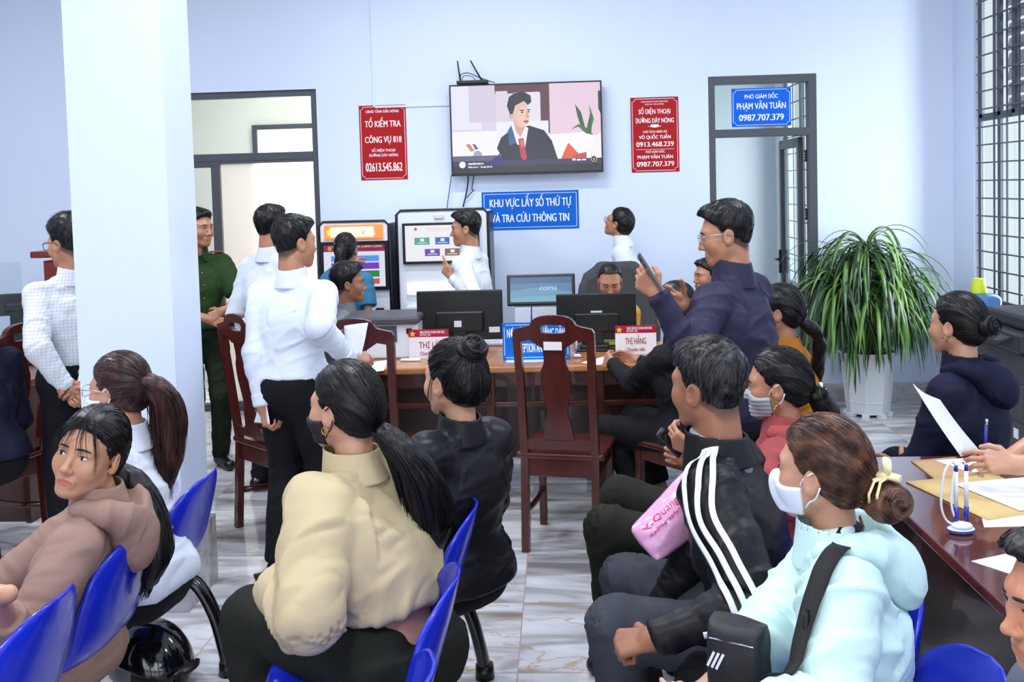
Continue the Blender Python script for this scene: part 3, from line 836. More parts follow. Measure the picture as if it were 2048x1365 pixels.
def glasses(pid, m, lens=None, w=.027, hgt=.019, name='glasses'):
    P = PEOPLE[pid]; hd = P['hd']; r = P['base']; g = MB()
    for x in (-1, 1):
        pts = []
        for i in range(20):
            a = 2 * PI * i / 20; ca, sa = math.cos(a), math.sin(a); e = .6
            pts.append(hd(x * .034 + w * math.copysign(abs(ca) ** e, ca), .106 - .16 * max(0, abs(x * .034 + w * ca) - .03), -.004 + hgt * math.copysign(abs(sa) ** e, sa)) - r)
        g.tube(pts, .0016, 6, 0, closed=True)
        g.tube([hd(x * .060, .1, .004) - r, hd(x * .0765, .088, .006) - r, hd(x * .081, .03, .006) - r, hd(x * .084, -.012, .002) - r, hd(x * .084, -.028, -.012) - r], .0016, 6)
    g.tube([hd(-.008, .106, .002) - r, hd(0, .109, .005) - r, hd(.008, .106, .002) - r], .0014, 6)
    return g.build(name, m, P['root'])
def earring(pid, side, m, drop=.0):
    P = PEOPLE[pid]; hd = P['hd']; r = P['base']; g = MB()
    c = A((side * .081, .002, -.054)); pts = [hd(c[0] + .0, c[1] + .010 * math.cos(a), c[2] + .010 * math.sin(a)) - r for a in np.linspace(0, 2 * PI, 16, endpoint=False)]
    g.tube(pts, .0018, 6, closed=True); return g.build('earring', m, P['root'])
def mask(pid, m, loopm, z0=.0, kind='flat', jut=0.0, name='face_mask'):
    P = PEOPLE[pid]; hd = P['hd']; c = hd.sc; r = P['base']
    s = head_solid(hd, 'f', .008)
    if jut: s.ell(hd(0, .085, -.055), A((.03, .03 + jut, .045)) * c, hd.R, .03 * c)
    ztop = z0 - .012
    def cut(p):
        l = hd.inv(p)
        a = l[..., 2] - (ztop - .28 * np.abs(l[..., 0])); b = (-.112 + .22 * np.abs(l[..., 0])) - l[..., 2]; d = (.018 + .25 * np.maximum(0, np.abs(l[..., 2] + .055) - .02)) - l[..., 1]
        return np.maximum(np.maximum(a, b), d) * c
    s.func(cut, .004 * c, 'i')
    v, q = s.mesh(.0036)
    if kind == 'pleat':
        l = hd.inv(v); v = v + vnormals(v, q) * (.0016 * np.sin(l[:, 2] * 420))[:, None]
    o = mk(name, (v, q), m, P['root'], r)
    for x in (-1, 1):
        g = MB()
        a = hd(x * .064, .024, -.030) - r; b = hd(x * .086, -.018, .012) - r; e = hd(x * .088, -.034, -.02) - r; d = hd(x * .0655, .012, -.078) - r
        g.tube(spline([a, hd(x * .0785, .008, -.006) - r, b], 8), .0019, 6); g.tube(spline([d, hd(x * .074, -.002, -.06) - r, hd(x * .082, -.02, -.048) - r, e], 8), .0019, 6)
        g.build('ear_loop', loopm, o)
    return o
# ------------------------------------------------------------------ setting
YW = 7.74          # back wall
XR = 2.98          # right wall
XL = -7.5          # left wall
ZC = 3.75          # ceiling
M_WALL = mat('wall_paint', (216, 226, 246), var=.012, vscale=1.5, bump=.05, bscale=180, rough=.62)
M_FRAME = mat('dark_aluminium', (74, 76, 84), rough=.45, metal=.2, bump=.04, bscale=200)
M_WHITE = mat('white_plastic', (232, 236, 242), rough=.35)
M_BLACK = mat('black_plastic', (11, 11, 12), rough=.35, bump=.04, bscale=300)
M_CABLE = mat('cable_black', (20, 20, 22), rough=.5)

def marble(name, tile=None, tint=(1, 1, 1)):
    m = bpy.data.materials.new(name); nt, b = nodes_of(m); N = nt.nodes; Lk = nt.links
    def math_(op, a, bb=None):
        n = N.new('ShaderNodeMath'); n.operation = op
        for i, x in enumerate((a, bb)):
            if x is None: continue
            if isinstance(x, (int, float)): n.inputs[i].default_value = x
            else: Lk.new(x, n.inputs[i])
        return n.outputs[0]
    geo = N.new('ShaderNodeNewGeometry'); pos = geo.outputs['Position']
    vec = pos
    if tile:
        sx = N.new('ShaderNodeSeparateXYZ'); Lk.new(pos, sx.inputs[0])
        tx = math_('DIVIDE', math_('ADD', sx.outputs[0], tile[1]), tile[0]); ty = math_('DIVIDE', math_('ADD', sx.outputs[1], tile[2]), tile[0])
        fx = math_('FLOOR', tx); fy = math_('FLOOR', ty)
        cb = N.new('ShaderNodeCombineXYZ'); Lk.new(fx, cb.inputs[0]); Lk.new(fy, cb.inputs[1])
        wn = N.new('ShaderNodeTexWhiteNoise'); wn.noise_dimensions = '3D'; Lk.new(cb.outputs[0], wn.inputs['Vector'])
        sc = N.new('ShaderNodeVectorMath'); sc.operation = 'SCALE'; sc.inputs['Scale'].default_value = 7; Lk.new(wn.outputs['Color'], sc.inputs[0])
        ad = N.new('ShaderNodeVectorMath'); ad.operation = 'ADD'; Lk.new(pos, ad.inputs[0]); Lk.new(sc.outputs[0], ad.inputs[1]); vec = ad.outputs[0]
        ex = math_('SUBTRACT', .5, math_('ABSOLUTE', math_('SUBTRACT', math_('FRACT', tx), .5)))
        ey = math_('SUBTRACT', .5, math_('ABSOLUTE', math_('SUBTRACT', math_('FRACT', ty), .5)))
        grout = math_('LESS_THAN', math_('MINIMUM', ex, ey), .0022 / tile[0])
    mp = N.new('ShaderNodeMapping'); mp.inputs['Rotation'].default_value = (.2, .1, .55); mp.inputs['Scale'].default_value = (1.5, 5.5, 3.0); Lk.new(vec, mp.inputs['Vector'])
    n1 = N.new('ShaderNodeTexNoise'); n1.inputs['Scale'].default_value = 1.1; n1.inputs['Detail'].default_value = 8; n1.inputs['Distortion'].default_value = 1.1; Lk.new(mp.outputs[0], n1.inputs['Vector'])
    r1 = N.new('ShaderNodeValToRGB'); e = r1.color_ramp.elements
    e[0].position = .30; e[0].color = srgb(132 * tint[0], 128 * tint[1], 128 * tint[2]); e[1].position = .66; e[1].color = srgb(214 * tint[0], 215 * tint[1], 221 * tint[2])
    q = e.new(.43); q.color = srgb(168 * tint[0], 165 * tint[1], 167 * tint[2]); q = e.new(.52); q.color = srgb(196 * tint[0], 196 * tint[1], 201 * tint[2])
    Lk.new(n1.outputs['Fac'], r1.inputs['Fac'])
    n2 = N.new('ShaderNodeTexNoise'); n2.inputs['Scale'].default_value = .75; n2.inputs['Detail'].default_value = 6; n2.inputs['Distortion'].default_value = 1.6; Lk.new(mp.outputs[0], n2.inputs['Vector'])
    r2 = N.new('ShaderNodeValToRGB'); e = r2.color_ramp.elements
    e[0].position = .485; e[0].color = (0, 0, 0, 1); e[1].position = .515; e[1].color = (0, 0, 0, 1); q = e.new(.5); q.color = (1, 1, 1, 1)
    Lk.new(n2.outputs['Fac'], r2.inputs['Fac'])
    n3 = N.new('ShaderNodeTexNoise'); n3.inputs['Scale'].default_value = .9; Lk.new(vec, n3.inputs['Vector'])
    gl = math_('MULTIPLY', r2.outputs['Color'], math_('MULTIPLY', math_('GREATER_THAN', n3.outputs['Fac'], .5), .75))
    mx = N.new('ShaderNodeMix'); mx.data_type = 'RGBA'; Lk.new(gl, mx.inputs[0]); Lk.new(r1.outputs['Color'], mx.inputs[6]); mx.inputs[7].default_value = srgb(172, 140, 92)
    out = mx.outputs[2]
    if tile:
        m2 = N.new('ShaderNodeMix'); m2.data_type = 'RGBA'; Lk.new(grout, m2.inputs[0]); Lk.new(out, m2.inputs[6]); m2.inputs[7].default_value = srgb(166, 150, 136); out = m2.outputs[2]
    Lk.new(out, b.inputs['Base Color']); setin(b, rough=.10, spec=.5)
    return m
M_FLOOR = marble('polished_marble_tile', (.60, .79, .17))
M_SKIRT = marble('marble_cladding', None, (.93, .92, .92))

def struct(o, lab=None):
    o['kind'] = 'structure'; return o
struct(MB().span((XL, -4, -.12), (XR + .2, YW + .2, 0)).build('floor', M_FLOOR))
struct(MB().span((XL, -4, ZC), (XR + .2, YW + .2, ZC + .12)).build('ceiling', mat('ceiling_paint', (236, 240, 246), rough=.8)))
# back wall with two door openings
DL0, DL1, DLZ = -3.02, -1.872, 2.525
DR0, DR1, DRZ = 1.150, 1.965, 2.520
bw = MB()
for a, b_ in ((XL - .2, DL0), (DL1, DR0), (DR1, XR + .2)): bw.span((a, YW, 0), (b_, YW + .18, ZC))
bw.span((DL0, YW, DLZ), (DL1, YW + .18, ZC)); bw.span((DR0, YW, DRZ), (DR1, YW + .18, ZC))
struct(bw.build('wall_back', M_WALL))
struct(MB().span((XL - .2, -4, 0), (XL, YW, ZC)).build('wall_left', M_WALL))
# right wall with a window opening
WA, WB, WZ0, WZ1 = 6.52, 7.36, .80, 3.3
rw = MB()
rw.span((XR, -4, 0), (XR + .07, WA, ZC)); rw.span((XR, WB, 0), (XR + .07, YW, ZC)); rw.span((XR, WA, 0), (XR + .07, WB, WZ0)); rw.span((XR, WA, WZ1), (XR + .07, WB, ZC))
struct(rw.build('wall_right', M_WALL))
# front of the hall behind the viewer: piers with wide glazed openings between them
fw_ = MB()
for a, b_ in ((XL - .2, -4.6), (-2.4, -1.9), (.6, 1.1), (2.6, XR + .2)): fw_.span((a, -4.2, 0), (b_, -4, ZC))
fw_.span((XL - .2, -4.2, 3.0), (XR + .2, -4, ZC))
struct(fw_.build('wall_front', M_WALL))
bb = MB()
for a, b_ in ((XL, DL0), (DL1, DR0), (DR1, XR)): bb.span((a, YW - .014, 0), (b_, YW, .145))
struct(bb.build('baseboard_back', M_SKIRT))
struct(MB().span((XR - .014, 0, 0), (XR, YW - .014, .145)).build('baseboard_right', M_SKIRT))
# square pillar and its marble foot
PX0, PX1, PY0, PY1 = -1.985, -1.585, 3.98, 4.29
struct(MB().span((PX0, PY0, 0), (PX1, PY1, ZC)).build('pillar', M_WALL))
struct(MB().span((PX0 - .022, PY0 - .022, 0), (PX1 + .022, PY1 + .022, .30), bev=.004).build('trim_1', M_SKIRT))
# ---- glass
def glass_mat():
    m = bpy.data.materials.new('window_glass'); nt, b = nodes_of(m); nt.nodes.remove(b)
    t = nt.nodes.new('ShaderNodeBsdfTransparent'); t.inputs[0].default_value = (.93, .96, .95, 1); g = nt.nodes.new('ShaderNodeBsdfGlossy'); g.inputs['Roughness'].default_value = .02
    lw = nt.nodes.new('ShaderNodeLayerWeight'); lw.inputs[0].default_value = .5; pw = nt.nodes.new('ShaderNodeMath'); pw.operation = 'POWER'; pw.inputs[1].default_value = 4; fr = nt.nodes.new('ShaderNodeMath'); fr.operation = 'MULTIPLY_ADD'; fr.inputs[1].default_value = .55; fr.inputs[2].default_value = .03; nt.links.new(lw.outputs['Facing'], pw.inputs[0]); nt.links.new(pw.outputs[0], fr.inputs[0]); mx = nt.nodes.new('ShaderNodeMixShader')
    nt.links.new(fr.outputs[0], mx.inputs[0]); nt.links.new(t.outputs[0], mx.inputs[1]); nt.links.new(g.outputs[0], mx.inputs[2])
    nt.links.new(mx.outputs[0], nt.nodes['Material Output'].inputs[0]); return m
M_GLASS = glass_mat()
# ---- door_1 (left): fixed light above, narrow glass leaf and wide cream panel leaf below
d1 = tag(empty('door_1', ((DL0 + DL1) / 2, YW, 0)), kind='structure'); ox = (DL0 + DL1) / 2
def part(mb, name, m, root): return mb.build(name, m, root)
y0, y1 = .03, .10
f = MB(); R_ = lambda a, b_, z0, z1, ya=y0, yb=y1: f.span((a - ox, ya, z0), (b_ - ox, yb, z1), bev=.003)
R_(DL0, DL0 + .05, 0, DLZ); R_(DL1 - .05, DL1, 0, DLZ); R_(DL0 + .05, DL1 - .05, DLZ - .05, DLZ); R_(DL0 + .05, DL1 - .05, 1.985, 2.045)
part(f, 'frame', M_FRAME, d1)
XM = -2.70
f = MB(); R_(XM - .035, XM + .035, .0, 1.985, y0 - .01, y1); R_(DL0 + .05, XM - .035, 1.94, 1.985); R_(DL0 + .05, XM - .035, 0, .06)
lf = part(f, 'leaf', M_FRAME, d1)
part(MB().span((DL0 + .05 - ox, .06, .06), (XM - .035 - ox, .066, 1.94)), 'glass_pane', M_GLASS, lf)
f = MB(); R_(XM + .035, DL1 - .05, 0, .075); R_(XM + .035, DL1 - .05, 1.965, 1.985)
lf = part(f, 'leaf', M_FRAME, d1)
part(MB().span((XM + .035 - ox, .055, .075), (DL1 - .05 - ox, .075, 1.965)), 'cream_panel', mat('cream_frosted_panel', (252, 246, 236), rough=.35, trans=.35, ior=1.2), lf)
part(MB().span((DL0 + .05 - ox, .06, 2.045), (DL1 - .05 - ox, .066, DLZ - .05)), 'transom_glass', M_GLASS, d1)
# ---- door_2 (right): transom light with a plate, leaf standing open into the next room
d2 = tag(empty('door_2', ((DR0 + DR1) / 2, YW, 0)), kind='structure'); ox = (DR0 + DR1) / 2
f = MB(); R_(DR0, DR0 + .05, 0, DRZ, 0); R_(DR1 - .06, DR1, 0, DRZ, 0); R_(DR0 + .05, DR1 - .06, DRZ - .06, DRZ, 0); R_(DR0 + .05, DR1 - .06, 2.055, 2.115, 0)
part(f, 'frame', M_FRAME, d2)
part(MB().span((DR0 + .05 - ox, .05, 2.115), (DR1 - .06 - ox, .056, DRZ - .06)), 'transom_glass', M_GLASS, d2)
M_WOOD_EDGE = mat('door_edge_brown', (104, 66, 44), rough=.45)
lx = 1.885; f = MB()
for a, b_, z0, z1 in ((0, .05, 0, 2.05), (.62, .67, 0, 2.05), (.05, .62, 1.97, 2.05), (.05, .62, 0, .62)): f.span((lx - .02 - ox, .19 + a, z0 + .005), (lx + .02 - ox, .19 + b_, z1), bev=.003)
lf = part(f, 'leaf', M_FRAME, d2)
part(MB().span((lx - .004 - ox, .24, .62), (lx + .004 - ox, .81, 1.97)), 'glass_pane', M_GLASS, lf)
part(MB().span((lx - .021 - ox, .852, .02), (lx - .005 - ox, .862, 2.04)), 'edge_strip', M_WOOD_EDGE, lf)
h_ = MB(); h_.box((lx - .03 - ox, .835, 1.03), (.02, .035, .2), bev=.006).cyl((lx - .03 - ox, .835, 1.05), (lx - .07 - ox, .835, 1.05), .009).box((lx - .07 - ox, .80, 1.05), (.016, .11, .018), bev=.005)
part(h_, 'handle', M_BLACK, lf)
for z in (.4, 1.45, 1.9):
    h_ = MB(); h_.box((DR1 - .065 - ox, .10, z), (.016, .05, .09), bev=.003, mi=0)
    for k in (-1, 0, 1): h_.sph((DR1 - .075 - ox, .085, z + k * .02), .0045, 8, mi=1)
    part(h_, 'hinge', [M_BLACK, M_WHITE], d2)
# ---- rooms beyond the doors
M_WALL2 = mat('inner_wall_paint', (214, 220, 226), rough=.8)
M_CREAMW = mat('inner_wall_cream', (226, 226, 216), rough=.8)
def bars_window(name, origin, ax, width, z0, z1, out, cols, zs, thick=(), slats=False):
    """a grilled window: origin at lower start, ax horizontal direction along the wall, out pointing outdoors"""
    w = tag(empty(name, origin), kind='structure'); ax = nrm(ax); out = nrm(out); P = lambda a, d, z: ax * a + out * d + V(0, 0, z - z0)
    def bar(mb, a0, a1, za, zb, d0, d1):
        c = (P(a0, d0, za) + P(a1, d1, zb)) / 2; sz = np.abs(ax) * abs(a1 - a0) + np.abs(out) * abs(d1 - d0) + V(0, 0, abs(zb - za)); mb.box(c, sz)
    f = MB(); t = .045
    bar(f, 0, t, z0, z1, .03, .05); bar(f, width - t, width, z0, z1, .03, .05); bar(f, t, width - t, z0, z0 + t, .03, .05); bar(f, t, width - t, z1 - t, z1, .03, .05)
    for a in thick: bar(f, a - .022, a + .022, z0 + t, z1 - t, .03, .05)
    f.build('window_frame', M_FRAME, w)
    for z in zs:
        g = MB(); bar(g, t, width - t, z - .005, z + .005, .0, .010); g.build('bar', M_FRAME, w)
    for a in cols:
        g = MB(); bar(g, a - .005, a + .005, z0 + t, z1 - t, .010, .020); g.build('bar', M_FRAME, w)
    g = MB(); bar(g, t, width - t, z0 + t, z1 - t, .038, .042); g.build('window_glass', M_GLASS, w)
    return w
w1 = bars_window('window_1', (XR, WB, WZ0), (0, -1, 0), WB - WA, WZ0, WZ1, (1, 0, 0), (.30, .50, .68), [WZ0 + .125 * k for k in range(1, 20)], (.34,))
f = MB()   # dark upper casements with tinted louvre slats
for a in (.045, .27, .34, .56, .78): f.box((.04, -a, (2.12 + WZ1) / 2 - WZ0), (.022, .045, WZ1 - 2.12))
f.box((.04, -(WB - WA) / 2, 2.12 - WZ0), (.022, WB - WA, .05)); f.build('upper_casement', M_FRAME, w1)
M_TINT = mat('tinted_glass', (96, 98, 100), rough=.15, spec=.5)
for k in range(11): MB().box((.085, -(.57), 2.19 - WZ0 + k * .1), (.012, .40, .085), rot=Matrix.Rotation(rad(12), 4, 'Y')).build('louvre_slat', M_TINT, w1)
struct(MB().span((XR + .0, WA, WZ0 - .03), (XR + .07, WB, WZ0)).build('trim_2', mat('sill_white', (235, 238, 242), rough=.5)))
# room behind door_2
r2 = MB(); r2.span((.2, YW + 2.3, 0), (2.25, YW + 2.42, 3.3)); r2.span((.1, YW + .18, 0), (.2, YW + 2.42, 3.3))
XB = 2.14
r2.span((XB, YW + .18, 0), (XB + .12, YW + .80, 3.3)); r2.span((XB, YW + 2.0, 0), (XB + .12, YW + 2.42, 3.3)); r2.span((XB, YW + .80, 0), (XB + .12, YW + 2.0, .72)); r2.span((XB, YW + .80, 2.72), (XB + .12, YW + 2.0, 3.3))
struct(r2.build('wall_office', M_WALL2))
struct(MB().span((.1, YW + .18, 3.3), (2.26, YW + 2.42, 3.4)).build('ceiling_office', M_WALL2))
struct(MB().span((.1, YW + .18, -.12), (2.26, YW + 2.42, 0)).build('floor_office', M_FLOOR))
bars_window('window_2', (XB, YW + 2.0, .72), (0, -1, 0), 1.2, .72, 2.72, (1, 0, 0), (.4, .8), [.72 + .155 * k for k in range(1, 13)], (.6,))
# room behind door_1
r1 = MB(); r1.span((XL, YW + 2.7, 0), (-.6, YW + 2.8, 3.4)); r1.span((-.7, YW + .18, 0), (-.6, YW + 2.8, 3.4)); r1.span((XL - .1, YW + .18, 0), (XL, YW + 2.8, 3.4))
struct(r1.build('wall_staff_room', M_CREAMW))
struct(MB().span((XL, YW + .18, 3.4), (-.6, YW + 2.8, 3.5)).build('ceiling_staff_room', M_WALL2))
struct(MB().span((XL, YW + .18, -.12), (-.6, YW + 2.8, 0)).build('floor_staff_room', M_FLOOR))
w3 = tag(empty('window_3', (-3.2, YW + 2.69, 1.83)), kind='structure')
f = MB()
for a, b_, z0, z1 in ((0, .05, 0, .62), (1.55, 1.6, 0, .62), (.05, 1.55, 0, .05), (.05, 1.55, .57, .62)): f.span((a, -.06, z0), (b_, 0, z1))
f.build('window_frame', M_FRAME, w3)
MB().span((.05, -.03, .05), (1.55, -.02, .57)).build('daylit_pane', mat('daylit_frosted_glass', (246, 250, 255), emit=1.6), w3)
# ---- wiring channel on the back wall
tr = MB(); tr.span((-1.425, YW - .012, 2.372), (-1.41, YW, ZC)); tr.span((-1.41, YW - .012, 2.362), (-.80, YW, 2.377))
tag(tr.build('wiring_channel', M_WALL), 'thin white wiring channel running down the back wall and across to the television', 'cable channel')
# ------------------------------------------------------------------ signs on the wall
TXT_W = mat('sign_lettering_white', (244, 246, 250), rough=.5)
def sign(name, label, cat, tl, br, Y, rgb, lines, border=.012, notch=True, group=None, parent=None, m=None, th=.004):
    a = atY(*tl, Y); b = atY(*br, Y); w = b[0] - a[0]; h = a[2] - b[2]; c = (a + b) / 2
    root = empty(name, (c[0], Y, c[2]), 0, label, cat, group)
    MB().box((0, -th / 2, 0), (w, th, h), bev=.0008).build('board', m or mat('%s_face_%d' % (name, rgb[1]), rgb, rough=.45, spec=.2), root)
    g = MB(); t = .0032; i = border; yy = -th - .0004
    k = .022 if notch else 0
    for x in (-1, 1):
        g.box((x * (w / 2 - i), yy, 0), (t, .0008, h - 2 * i - 2 * k)); g.box((0, yy, x * (h / 2 - i)), (w - 2 * i - 2 * k, .0008, t))
        if notch:
            for z in (-1, 1):
                pts = [(x * (w / 2 - i - k * math.sin(q)), yy, z * (h / 2 - i - k * math.cos(q))) for q in np.linspace(0, PI / 2, 6)]
                pts = [(x * (w / 2 - i) - x * (k - k * math.cos(q)) , yy, z * (h / 2 - i - k) + 0 * q) for q in (0,)] + [(x * (w / 2 - i - k + k * math.cos(q) * .0), yy, z * (h / 2 - i - k)) for q in (0,)] + [(x * (w / 2 - i - k), yy, z * (h / 2 - i))]
                g.tube(pts[:1] + pts[1:], .0016, 4) if False else g.tube([(x * (w / 2 - i), yy, z * (h / 2 - i - k)), (x * (w / 2 - i - k * .75), yy, z * (h / 2 - i - k * .75)), (x * (w / 2 - i - k), yy, z * (h / 2 - i))], .0016, 4)
    g.build('border_line', TXT_W, root)
    for s, zf, hf, wf, bold in lines:
        if s == '->':
            q = MB(); z = h * (.5 - zf); q.prism([(-.025 * 1.2, h * .022), (.025 * 1.2, h * .022), (.025 * 1.2, 0), (.055, 0), (0, -h * .022), (-.055, 0), (-.025 * 1.2, 0)], 0, .0008, Matrix.Translation((0, yy, z)) @ Matrix.Rotation(PI / 2, 4, 'X')); q.build('arrow', TXT_W, root); continue
        if s == '--':
            MB().box((0, yy, h * (.5 - zf)), (w * wf, .0008, .0022)).build('rule', TXT_W, root); continue
        sz = hf * h / .70
        lettering('lettering', s, sz, TXT_W, root, (0, -th - .0002, h * (.5 - zf)), (PI / 2, 0, 0), bold=sz * bold * .8, width=w * wf)
    return root
RED, BLUE = (170, 14, 24), (0, 98, 200)
sign('red_notice', 'red notice left of the television, six lines of white lettering above one phone number', 'sign', (717.5, 212), (816, 358.5), YW - .001, RED,
     [('UBND TỈNH ĐẮK NÔNG', .085, .035, .70, .02), ('TỔ KIỂM TRA', .255, .085, .76, .03), ('CÔNG VỤ 818', .465, .085, .78, .03), ('SỐ ĐIỆN THOẠI', .607, .035, .50, .02), ('ĐƯỜNG DÂY NÓNG', .672, .035, .62, .02), ('02613.545.862', .835, .115, .78, .028)])
sign('red_notice', 'red hotline notice right of the television with two names and two phone numbers', 'sign', (1260.5, 196), (1359, 343), YW - .001, RED,
     [('TRUNG TÂM PHỤC VỤ HÀNH CHÍNH CÔNG', .06, .018, .56, .01), ('XÃ ĐỨC AN - TỈNH LÂM ĐỒNG', .095, .018, .40, .01), ('SỐ ĐIỆN THOẠI', .195, .062, .66, .03), ('ĐƯỜNG DÂY NÓNG', .315, .062, .80, .03), ('->', .385, .05, .3, 0), ('CHỦ TỊCH UBND XÃ', .462, .030, .50, .02), ('VÕ QUỐC TUẤN', .535, .045, .66, .03), ('0913.468.239', .630, .065, .78, .03), ('--', .695, 0, .80, 0), ('PHÓ GIÁM ĐỐC', .730, .030, .40, .02), ('PHẠM VĂN TUÂN', .800, .045, .74, .03), ('0987.707.379', .895, .065, .78, .03)])
sign('blue_area_sign', 'blue wall sign in two lines of white capitals under the television', 'sign', (963, 385), (1158.5, 456.5), YW - .001, BLUE,
     [('KHU VỰC LẤY SỐ THỨ TỰ', .31, .205, .84, .035), ('VÀ TRA CỨU THÔNG TIN', .71, .205, .80, .035)], border=.018, notch=False)
sign('blue_door_plate', 'blue name plate on the glass above the right door', 'sign', (1462.5, 178), (1582.5, 251), YW + .045, (0, 96, 214),
     [('PHÓ GIÁM ĐỐC', .225, .105, .56, .03), ('PHẠM VĂN TUÂN', .475, .165, .82, .032), ('0987.707.379', .775, .165, .75, .035)])
# ------------------------------------------------------------------ television with its picture
YT = YW - .11
a, b = atY(898, 170.5, YT), atY(1207, 344.5, YT); TW, TH = b[0] - a[0], a[2] - b[2]
tv = empty('television', ((a[0] + b[0]) / 2, YT, (a[2] + b[2]) / 2), 0, 'large flat television on the wall showing a man in a dark jacket and red tie', 'television')
MB().box((0, .03, 0), (TW, .05, TH), bev=.006).build('casing', M_BLACK, tv)
MB().box((0, .078, 0), (.3, .05, .3), bev=.004).build('wall_bracket', M_BLACK, tv)
f = MB(); bz = .012
for x in (-1, 1): f.box((x * (TW / 2 - bz / 2), .002, 0), (bz, .012, TH), bev=.002)
f.box((0, .002, TH / 2 - bz / 2), (TW - 2 * bz, .012, bz), bev=.002); f.box((0, .002, -TH / 2 + bz * .75), (TW - 2 * bz, .012, bz * 1.5), bev=.002); f.box((.0, -.002, -TH / 2 + .003), (.05, .012, .012), bev=.002)
f.build('bezel', M_BLACK, tv)
def screen(name, W, H, y, parent, shapes, strength=1.0, z0=0.0, x0=0.0, tilt=None):
    """a lit picture: flat colour shapes (u right 0..1, v down 0..1) stacked by a hair's breadth"""
    mb = MB(); ms = []; keys = []
    for k, (rgb, poly) in enumerate(shapes):
        if rgb not in keys: keys.append(rgb); ms.append(mat('lit_%d_%d_%d_%d' % (*rgb, int(strength * 100)), rgb, rough=.25, emit=strength)); ms[-1].node_tree.nodes['Principled BSDF'].inputs['Base Color'].default_value = (.01, .01, .012, 1)
        vs = [mb.bm.verts.new((x0 + (u - .5) * W, y - k * .00012, z0 + (.5 - v) * H)) for u, v in poly]
        f_ = mb.bm.faces.new(vs); f_.material_index = keys.index(rgb); f_.normal_update()
        if f_.normal.y > 0: f_.normal_flip()
    me = bpy.data.meshes.new(name); mb.bm.to_mesh(me); mb.bm.free()
    return link(name, me, ms, parent)
def rect(u0, v0, u1, v1): return [(u0, v0), (u1, v0), (u1, v1), (u0, v1)]
def oval(u, v, ru, rv, n=18, a0=0, a1=2 * PI): return [(u + ru * math.cos(a0 + (a1 - a0) * i / n), v + rv * math.sin(a0 + (a1 - a0) * i / n)) for i in range(n)]
SW, SH = TW - 2 * bz, TH - 2.5 * bz
pic = [((216, 212, 236), rect(0, 0, 1, 1)), ((232, 232, 248), rect(0, 0, .2, .5)), ((214, 204, 226), rect(.12, .0, .3, .42)), ((92, 48, 52), rect(.295, 0, .66, .1)), ((96, 54, 60), rect(.60, 0, .66, .56)),
       ((222, 210, 226), rect(.30, .07, .38, .42)), ((232, 226, 236), rect(.425, .09, .595, .42)), ((234, 206, 224), rect(.665, 0, 1, .62)), ((246, 244, 252), rect(0, .52, .34, .86)), ((238, 236, 248), rect(.30, .42, .65, .9)), ((250, 246, 250), [(.65, .58), (.9, .56), (.96, .6), (.92, .9), (.65, .9)]), ((244, 240, 248), [(.95, .62), (1, .57), (1, .9), (.93, .9)]),
       ((54, 92, 58), [(.83, .24), (.87, .34), (.9, .55), (.875, .55), (.845, .38)]), ((86, 130, 70), [(.925, .25), (.955, .42), (.93, .55), (.91, .52), (.93, .4)]), ((70, 112, 60), [(.80, .53), (.85, .47), (.91, .52), (.95, .6), (.9, .58), (.85, .5)]), ((40, 66, 46), [(.985, .1), (1, .1), (1, .36), (.985, .3)]), ((60, 100, 56), [(.9, .56), (.93, .35), (.945, .36), (.935, .58)]),
       ((226, 120, 90), [(.09, .67), (.115, .66), (.15, .74), (.125, .75)]), ((40, 66, 190), [(.135, .66), (.155, .67), (.175, .72), (.155, .73)]), ((150, 168, 206), oval(.17, .80, .03, .06)), ((232, 84, 34), [(.78, .68), (.85, .81), (.80, .9), (.72, .9), (.745, .8)]), ((206, 60, 40), [(.82, .82), (.9, .79), (.9, .9), (.78, .9)]),
       ((18, 22, 40), [(.30, .72), (.33, .6), (.40, .51), (.52, .47), (.62, .53), (.67, .65), (.715, .9), (.33, .9), (.325, .8)]), ((60, 90, 140), [(.375, .53), (.40, .46), (.43, .66), (.385, .70)]), ((238, 238, 246), [(.405, .48), (.44, .5), (.50, .48), (.515, .5), (.49, .72), (.435, .68)]), ((214, 164, 148), [(.415, .4), (.485, .42), (.49, .5), (.46, .6), (.43, .53)]), ((196, 50, 62), [(.445, .62), (.48, .61), (.50, .84), (.48, .88), (.46, .82)]), ((224, 110, 118), [(.455, .64), (.475, .63), (.485, .7), (.465, .72)]),
       ((232, 190, 174), oval(.467, .335, .052, .155)), ((222, 176, 160), oval(.402, .35, .017, .05)), ((238, 200, 184), oval(.485, .36, .04, .11)), ((32, 26, 30), [(.375, .24), (.39, .14), (.43, .095), (.49, .085), (.535, .13), (.54, .2), (.515, .24), (.49, .19), (.46, .215), (.43, .24), (.415, .33), (.395, .34)]), ((44, 30, 30), rect(.462, .29, .488, .302)), ((44, 30, 30), rect(.512, .285, .532, .297)), ((40, 26, 28), oval(.476, .318, .008, .009)), ((40, 26, 28), oval(.518, .314, .007, .009)), ((178, 86, 84), oval(.502, .425, .018, .016)), ((214, 164, 150), [(.505, .30), (.522, .38), (.50, .385)]),
       ((96, 90, 120), rect(0, .80, .30, .86)), ((44, 46, 78), rect(0, .86, 1, .93)), ((12, 12, 16), rect(0, .92, 1, 1)), ((20, 30, 120), [(.26, .86), (.32, .78), (.34, .92), (.24, .92)]),
       ((244, 244, 248), oval(.065, .90, .022, .038)), ((236, 200, 60), oval(.948, .87, .020, .036)), ((20, 20, 24), oval(.948, .87, .016, .029))]
sc_ = screen('screen', SW, SH, -.0045, tv, pic, .95, z0=bz * .25)
LIT = mat('lit_caption', (240, 240, 244), emit=.9)
